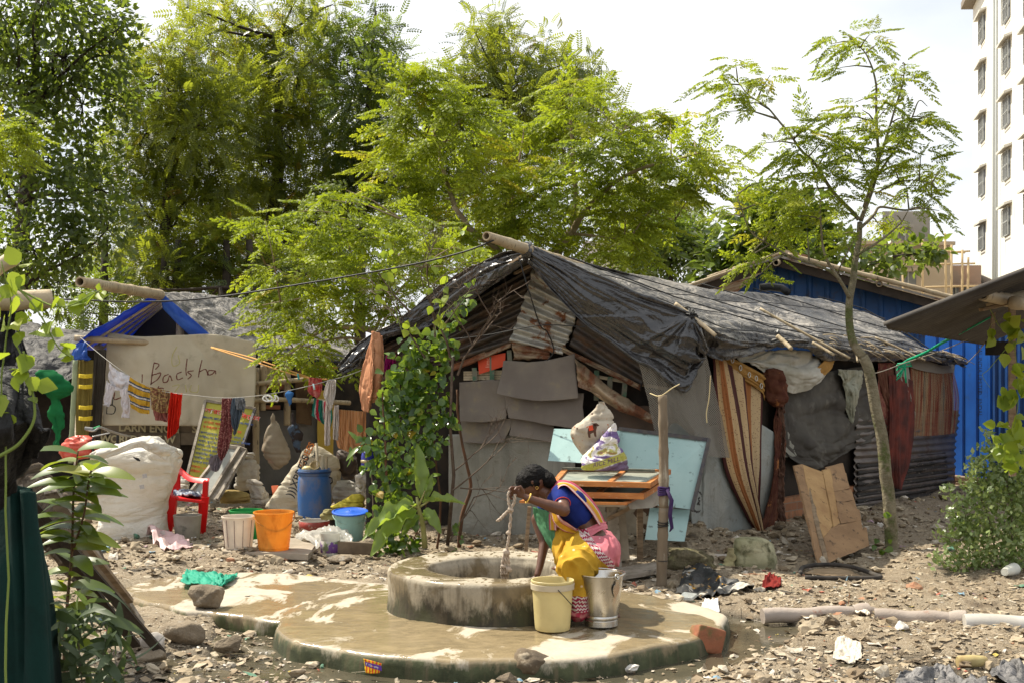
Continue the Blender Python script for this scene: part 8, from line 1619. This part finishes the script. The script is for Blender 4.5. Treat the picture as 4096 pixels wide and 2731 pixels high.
for a,b,L,r,n in[((1800,1430,12.05),(-.25,-.1,1),.55,.012,4),((1830,1500,12.05),(.35,-.1,1),.6,.012,4),((1700,1430,12.1),(-.5,-.05,.8),.5,.011,4),((1740,1350,12.0),(-.1,-.1,1),.55,.010,4),((1640,1250,12.0),(-.7,0,.75),.45,.011,3),((1850,1440,12.0),(.6,-.1,.8),.5,.009,3)]:grow(mb,P(*a),Vector(b).normalized(),L,r,n,rs,spread=.6)
mb.tube([P(1790,2180,12.2),P(1815,1900,12.2),P(1800,1700,12.15),P(1810,1430,12.05)],[.018,.016,.014,.012],7);mb.build('branches',mat('dark_twig',(.07,.045,.03),(.12,.09,.065),20),t)
t=thing('bare_shrub','wiry leafless branches spreading over the lower tin sheet behind the well','shrub',P(1800,2180,11.9));mb=MB()
for a,b,L,r,n in[((1810,1960,12.1),(.75,-.1,.55),.42,.009,4),((1800,2160,12.0),(.5,-.1,.8),.45,.010,4),((1840,1950,12.05),(.9,-.15,-.15),.4,.007,4),((1820,1880,12.1),(.7,-.1,.6),.4,.007,3)]:grow(mb,P(*a),Vector(b).normalized(),L,r,n,rs,spread=.42,bend=.2)
mb.build('branches',bpy.data.materials['dark_twig'],t)
def blades(root,spec,mat_,T,part='leaf',each=True):
 """spec: (base, tip, width factor, normal) -> one child per leaf"""
 for b,e,w_,n in spec:
  b,e=Vector(b),Vector(e);TV,TF=T;V=TV.copy();V[:,1]*=w_;scatter(part,(V,TF),[tuple(b)],[tuple(e-b+Vector((0,0,.3*(e-b).length*.0)))],[n],(e-b).length,mat_,root,smooth=True)
t=thing('banana_plant','young banana plant with broad paddle leaves at the foot of the climber','plant',P(1705,2195,11.9));b=P(1700,2190,11.9)
mb=MB();mb.tube([b,P(1692,2100,11.9),P(1672,2020,11.9),P(1668,1985,11.9)],[.026,.022,.018,.012],10)
for e in[(1700,1960),(1640,2020),(1720,2000)]:mb.tube([P(1672,2030,11.9),P(e[0],e[1],11.85)],[.012,.006],6)
mb.build('stem',mat('banana_stem',(.32,.33,.12),(.24,.2,.08),8),t);TB=T_blade(1,14,.32,.16,.16)
blades(t,[(P(1683,1990,11.9),P(1680,1770,11.95),.26,(.25,-1,.1)),(P(1665,2022,11.9),P(1450,2090,11.6),.30,(0,-.45,1)),(P(1668,2040,11.88),P(1478,2165,11.55),.34,(-.2,-.8,.8)),(P(1690,2010,11.9),P(1842,1975,11.8),.26,(0,-.6,1)),(P(1700,2035,11.85),P(1760,2110,11.7),.42,(.2,-1,.4)),(P(1676,2060,11.85),P(1610,2120,11.7),.38,(-.2,-1,.5)),(P(1700,1990,11.9),P(1730,1900,11.9),.35,(.2,-1,.1))],m_leaf('banana_leaf',[(0,(.13,.22,.04)),(1,(.22,.32,.06))],(.5,.62,.05),.45,.35,.5),TB)
leafmass('papaya_seedling','small papaya seedling with lobed leaves left of the climber','plant',[(1440,1760,40),(1400,1790,28),(1470,1740,30)],T_blade(.3,4,.25,.1),L_vine,.16,220,12.2,seed=9,stems=[(.006,[(1500,2100,12.4),(1480,1900,12.3),(1440,1770,12.2)])])
leafmass('weed','small leafy weed growing before the tin sheet right of the banana plant','plant',[(1830,2120,24),(1835,2160,24),(1822,2190,22),(1832,2085,16)],T_heart(),L_vine,.06,900,11.8,seed=10)
leafmass('weed','low clump of weeds under the banana leaves','plant',[(1560,2180,50),(1620,2200,50),(1520,2190,40),(1680,2190,40)],T_blade(.4,4),L_vine,.08,350,11.95,seed=11,up=.9)
leafmass('weed','sprig of leaves sprouting from the trunk foot of the slender moringa','plant',[(3545,2045,14),(3510,2160,20),(3560,2190,20),(3530,2200,16)],T_heart(),L_vine,.07,500,11.9,seed=12)
t=thing('sapling','young guava sapling with large oval leaves in the left foreground','sapling',P(240,3000,6.1));t.location.z=0;Yf=6.1
st1=[(240,3400,6.0),(255,2700,6.05),(268,2430,6.1),(288,2200,6.1),(294,1980,6.1),(312,1800,6.1)];st2=[(292,2200,6.1),(335,2060,6.05),(352,1940,6.0),(362,1880,6.0)]
mb=MB();CC=[]
for s_2,r_ in((st1,.010),(st2,.006)):C=catmull(np.array([tuple(P(*q))for q in s_2]),60);CC.append(C);mb.tube([Vector(c)for c in C],list(np.linspace(r_,r_*.4,60)),7)
mb.build('stem',mat('reddish_stem',(.17,.08,.04),(.12,.09,.05),9),t);rs=np.random.RandomState(21);pos,dr,nn,sz=[],[],[],[]
for C,lo_,m in((CC[0],16,46),(CC[1],6,20)):
 for k in range(m):
  i=lo_+int((59-lo_)*k/(m-1));side=1 if k%2 else-1;a=rs.uniform(-.5,.5)+(.9 if(k//2)%2 else 0);d=np.array([side*math.cos(a),-.55*math.sin(a)*side-.15,rs.uniform(-.05,.45)]);pos.append(C[i]);dr.append(d);nn.append((rs.normal()*.25,-.35+rs.normal()*.25,1));sz.append(rs.uniform(.14,.21))
G1=m_leaf('guava_leaf',[(0,(.05,.09,.015)),(.6,(.09,.15,.02)),(.93,(.18,.22,.03)),(1,(.35,.24,.03))],(.45,.55,.03),.42,.38,.5)
for i in range(len(pos)):scatter('leaf',T_blade(.42,8,.35,.12),[pos[i]],[dr[i]],[nn[i]],sz[i],G1,t,smooth=True)
leafmass('weed','clump of grey-green lance-leaved weeds in the lower left corner','plant',[(240,2480,80),(330,2450,80),(430,2520,70),(400,2470,60),(300,2560,100),(420,2600,90),(200,2620,90),(340,2680,110),(460,2700,70),(180,2720,90),(480,2560,50),(380,2420,50),(60,2740,80),(300,2800,120),(160,2850,120),(430,2850,100)],[T_blade(.26,5,.3,.1),T_blade(.2,5,.5,.1)],L_grey,.14,1500,5.7,out=(0,-.6,.8),seed=22,flat=.9,up=.7,stems=[(.005,[(300,3400,5.7),(330,2800,5.7),(300,2480,5.7)]),(.005,[(430,3400,5.7),(400,2800,5.7),(430,2500,5.7)]),(.005,[(180,3400,5.7),(200,2800,5.7),(200,2520,5.7)])])
leafmass('vine','sunlit lime-green vine with rounded leaves over the pole at the left edge','climber',[(20,1080,50),(60,1060,40),(30,1140,50),(100,1120,40),(90,1180,50),(150,1200,40),(10,1200,50),(215,1185,26),(270,1220,26),(330,1185,22),(380,1170,20),(400,1160,14),(120,1250,30),(40,1270,44),(60,1340,44),(110,1400,30),(200,1300,24),(230,1360,24),(270,1400,24),(295,1430,22),(20,1420,50),(60,1500,44),(120,1480,36),(150,1540,24),(80,1580,40),(20,1600,44),(60,1660,30)],T_heart(),L_lime,.062,900,4.9,out=(0,-.5,.6),seed=24,stems=[(.005,[(20,3200,5),(30,2000,5),(10,1500,4.95),(40,1250,4.9),(0,1050,4.9)]),(.004,[(40,1150,4.9),(180,1210,4.9),(270,1225,4.85),(400,1165,4.85)]),(.004,[(60,1150,4.9),(160,1250,4.9),(240,1380,4.9),(300,1435,4.9)]),(.007,[(0,1820,4.9),(90,1760,4.9),(140,1650,4.9),(120,1500,4.9),(60,1350,4.9)]),(.004,[(100,1400,4.9),(130,1520,4.9),(140,1560,4.9)])],stem_m=bpy.data.materials['green_stem'])
t=thing('shelter','black and green covered shelter cropped by the left edge of the frame','shelter',(-2.3,5.3,0))
mb=MB();bamboo(mb,P(205,1196,5.2),P(-260,1215,5.0),.036,.04,3,seed=8);mb.build('pole',M_bamboolight,t);mb=MB();bamboo(mb,P(60,1030,5.1),P(-100,1120,5.1),.03,.03,2,seed=5);mb.build('pole',M_bamboolight,t)
Mbk=m_tarp('matt_black_sheet',.0,(.008,.008,.009),(.05,.05,.05),rough=.75)
sheet('black_cover',[[(-260,1450,5.2),(-260,1650,5.1),(-260,1900,5.3),(-260,2100,5.4)],[(0,1480,5.1),(0,1700,4.9),(0,1880,5.2),(0,2060,5.4)],[(70,1420,5.1),(110,1700,4.95),(100,1830,5.2),(80,1980,5.4)],[(60,1300,5.15),(195,1715,5.0),(150,1810,5.2),(100,1900,5.4)]],Mbk,t,60,60,[dict(amp=.04,fu=3,fv=3,seed=7)])
sheet('black_cover',[[(0,1240,5.3),(-10,1420,5.3),(-20,1620,5.3)],[(40,1225,5.3),(60,1420,5.3),(90,1600,5.3)],[(66,1250,5.3),(105,1420,5.3),(110,1560,5.3)]],Mbk,t,30,40,[dict(amp=.02,fu=3,fv=2,seed=4)])
sheet('green_net',[[(-300,1950,5.6),(-300,2400,5.5),(-300,3300,5.4)],[(40,1930,5.5),(30,2400,5.4),(20,3300,5.3)],[(110,2000,5.5),(170,2350,5.45),(230,3300,5.4)],[(150,2050,5.8),(260,2500,5.8),(300,3300,5.8)]],mat('dark_green_net',(.002,.028,.022),(.001,.008,.006),2.2,(.42,.6),.85,.3,60,trans=.15),t,50,60,[dict(amp=.05,fu=5,fv=.6,seed=4,o=2)])
t=thing('leaning_planks','stack of old palm-wood planks leaning across the left foreground','planks',P(640,2620,8.0))
for a,b_,w_,m_ in[((69,1950,6.9),(648,2612,8.0),.05,M_barkdark),((90,2010,6.95),(545,2580,8.0),.05,M_barkdark),((340,2170,7.1),(520,2400,7.7),.04,M_wood),((200,1960,7.2),(560,2500,8.3),.06,M_woodgrey)]:MB().beam(P(*a),P(*b_),w_,.025,up=(0,-1,.3),jit=.006).build('plank',m_,t,False)
def m_thatch():
 t=NT('woven_palm_thatch');u=t.coord('UV');f=t.noise(1,5,.7,vec=t.map(u,(3,60,1),(0,0,.3)),dist=1.5);c=t.ramp(f,[(.3,(.03,.02,.015)),(.5,(.11,.085,.06)),(.7,(.22,.18,.13))]);return t.bsdf(c,.95,0,.2,t.bump(f,.8,.02))
sheet('thatch',[[(40,1990,7.0),(190,2200,7.6),(380,2440,8.3)],[(60,1900,7.2),(240,2150,7.7),(420,2400,8.3)],[(130,1860,7.6),(290,2080,8.0),(440,2350,8.4)],[(210,1910,8.3),(330,2080,8.5),(450,2310,8.6)]],m_thatch(),t,50,50,[dict(amp=.03,fu=4,fv=9,seed=4)],.02)
leafmass('bush','pale green small-leaved bush at the right edge, sunlit on top','bush',[(4000,1820,60),(4060,1800,60),(3940,1930,70),(4090,1960,80),(3960,1800,40),(3920,1860,50),(3900,1930,54),(3990,1880,60),(4060,1900,70),(3870,2010,60),(3960,2000,80),(4060,2010,90),(3850,2090,60),(3940,2110,90),(4050,2120,100),(3880,2180,70),(3970,2210,90),(4070,2230,90),(3930,2280,60),(4020,2290,70),(3830,2060,50),(3800,1960,30),(3790,2150,50),(3760,2230,36),(3830,2250,60),(3950,1740,26),(3890,1870,30),(4120,2100,100),(3920,2330,30),(3850,2130,40)],[T_rhomb(.6),T_blade(.55,3,.2,.2)][0],L_bush,.05,9000,11,out=(-.3,-.6,.7),seed=31,flat=1.0,up=1.0,stems=[(.008,[(4000,2330,11),(3960,2100,11),(3900,1950,11)]),(.008,[(4050,2330,11),(4040,2000,11),(3980,1800,11)]),(.005,[(3870,2160,11),(3800,2150,10.9),(3760,2140,10.9)])])
leafmass('vine','bright green vine with heart-shaped leaves hanging down the right edge','climber',[(4040,1300,50),(4000,1345,40),(4080,1340,60),(4060,1400,50),(4050,1450,36),(4070,1500,40),(4040,1560,40),(4080,1580,50),(4050,1640,36),(4090,1680,50),(4060,1720,40),(4020,1710,26),(4040,1780,50),(4000,1790,36),(4080,1850,50),(3970,1310,20),(4010,1800,40),(3990,1700,22),(3985,1745,26)],T_heart(),L_lime,.10,700,9.4,seed=32,stems=[(.004,[(3990,1140,9.2),(3960,1200,9.3),(3985,1290,9.4),(4060,1400,9.4),(4060,1700,9.4),(3920,1850,9.6),(3880,1920,9.8)]),(.003,[(4060,1350,9.4),(3960,1470,9.4),(3930,1500,9.4),(3960,1550,9.4)])],stem_m=bpy.data.materials['green_stem'])
def T_flake(seed,n=7):
 rs=np.random.RandomState(seed);a=np.sort(rs.rand(n)*.7+np.arange(n))/n*6.283;r=.5*(.55+.6*rs.rand(n));el=.5+.5*rs.rand()
 ring=np.stack([r*np.cos(a),r*np.sin(a)*el,rs.normal(size=n)*.09],1);V=np.concatenate([ring,[[0,0,rs.normal()*.05+.04]]]);return V,np.array([[i,(i+1)%n,n]for i in range(n)])
def T_lump(seed,sub=1):
 bm=bmesh.new();bmesh.ops.create_icosphere(bm,subdivisions=sub,radius=.5);V=np.array([v.co[:]for v in bm.verts]);Fc=np.array([[v.index for v in f.verts]for f in bm.faces]);bm.free()
 V=V*(1+.35*fbm(V*3+seed*5,3,seed))[:,None]*np.array([1,.8,.6]);return V,Fc
def m_litter(name,stops,rough=.8,dirt=.5,spec=.3):
 t=NT(name);a=t.N('ShaderNodeAttribute');a.attribute_name='rnd';c=t.ramp(a.outputs['Fac'],stops,'CONSTANT')
 c=t.mix(t.math('MULTIPLY',t.step(t.noise(40,4,.7),.35,.6),dirt),c,(.24,.18,.11));return t.bsdf(c,rough,0,spec,t.bump(t.noise(90,3),.3,.004),.08)
ML=m_litter('litter_scraps',[(0,(.34,.275,.185)),(.18,(.42,.35,.25)),(.34,(.27,.21,.14)),(.46,(.50,.43,.32)),(.56,(.17,.125,.08)),(.68,(.38,.31,.22)),(.80,(.53,.48,.39)),(.86,(.07,.055,.04)),(.915,(.62,.57,.49)),(.955,(.72,.70,.66)),(.968,(.35,.16,.09)),(.974,(.16,.34,.48)),(.981,(.45,.09,.06)),(.987,(.5,.4,.08)),(.992,(.08,.26,.18)),(.996,(.45,.3,.4))])
MLP=m_litter('pebbles',[(0,(.26,.21,.15)),(.3,(.36,.31,.24)),(.6,(.18,.14,.10)),(.85,(.44,.4,.33)),(.96,(.32,.13,.07))],.9,.5)
FL=[T_flake(k)for k in range(9)]
def ground_pts(N,seed,clump=.5,big=False):
 rs=np.random.RandomState(seed);y=6.95+(19-6.95)*rs.rand(N*4)**1.35;x=(rs.rand(N*4)-.5)*2*(.42*y+.3);p=np.stack([x,y,x*0],1)
 px=CX+x*F/y;py=HY+(H-.07)*F/y;k=plat_r(x,y)>1.03;sl_=(px>500)&(px<1640)&(y>8.75+.10*(x+1))&(py>2292+.00035*(px-900)**2*0)&(y<11.0)&(x>-3.05)&(py<2440)
 k&=~sl_;g=12.9-.355*x;sd_=10.377+1.138*x;k&=~((y>g-.02)&(y>sd_-.02)&(x>-1.4));k&=~((y>16.9)&(x<-1.5));k&=(fbm(p*1.3,3,seed)>-.75+1.1*(rs.rand(len(x))-clump))
 z=gz(x,y);wet=z<-.03;k&=~(wet&(rs.rand(len(x))>.09+.3*(x<-1.1)));mud=np.exp(-((x-3.1)**2/.7+(y-10.9)**2/.4));k&=rs.rand(len(x))>mud*.85
 x,y,z=x[k][:N],y[k][:N],z[k][:N];return np.stack([x,y,np.maximum(z,-.028)],1),rs
def strew(name,T,N,smin,smax,mat_,seed,tilt=.35,lift=.25,clump=.5,pw=2):
 p,rs=ground_pts(N,seed,clump);n=len(p);sz=smin+(smax-smin)*rs.rand(n)**pw;nn=rs.normal(size=(n,3))*tilt;nn[:,2]+=1;d=rs.normal(size=(n,3));d[:,2]*=.15;p[:,2]+=sz*lift*rs.rand(n)
 o=scatter(name,T,p,d,nn,sz,mat_,rnd=rs.rand(n));o['kind']='stuff';return o
strew('litter',FL,34000,.012,.06,ML,1,.15,.12);strew('litter',FL,6000,.04,.12,ML,2,.12,.08,.45,1.4);strew('litter',FL,500,.08,.17,ML,3,.12,.06,.4,1.5)
strew('gravel',[T_lump(k)for k in range(4)],2500,.008,.022,MLP,4,1,.1);strew('gravel',[T_lump(k+5,2)for k in range(4)],260,.03,.08,MLP,5,.6,.1,.45,2.2)
strew('straw',(np.array([(-.5,-.012,0),(0,-.016,.05),(.5,-.006,0),(.5,.006,0),(0,.016,.05),(-.5,.012,0)]),np.array([[0,1,4,5],[1,2,3,4]])),2600,.05,.22,MLP,6,.5,.1)
def crum(seed):V,Fc=T_lump(seed,2);V=V*(1+.5*(np.abs(fbm(V*7+seed,2,seed))-.3))[:,None]*np.array([1,1,.7]);return V,Fc
p,rs=ground_pts(5000,9,.3);sd_=10.377+1.138*p[:,0];g=12.9-.355*p[:,0];near=np.where(p[:,0]>1.6,sd_-p[:,1],np.where(p[:,0]>-1.3,g-p[:,1],3));w_=np.exp(-np.abs(near)/.6)+.12+.3*((p[:,0]<-1.2)&(p[:,1]>10.8));k=rs.rand(len(p))<w_;p=p[k];n=len(p)
sz=.03+.10*rs.rand(n)**2;p[:,2]+=sz*.2;o=scatter('litter',[crum(k)for k in range(5)],p,rs.normal(size=(n,3))*np.array([1,1,.2]),rs.normal(size=(n,3))*.4+np.array([0,0,1]),sz,ML,rnd=rs.rand(n)**.75);o['kind']='stuff'
for o in bpy.data.objects:
 if o.type=='MESH' and o.parent and o.get('category'):del o['category']
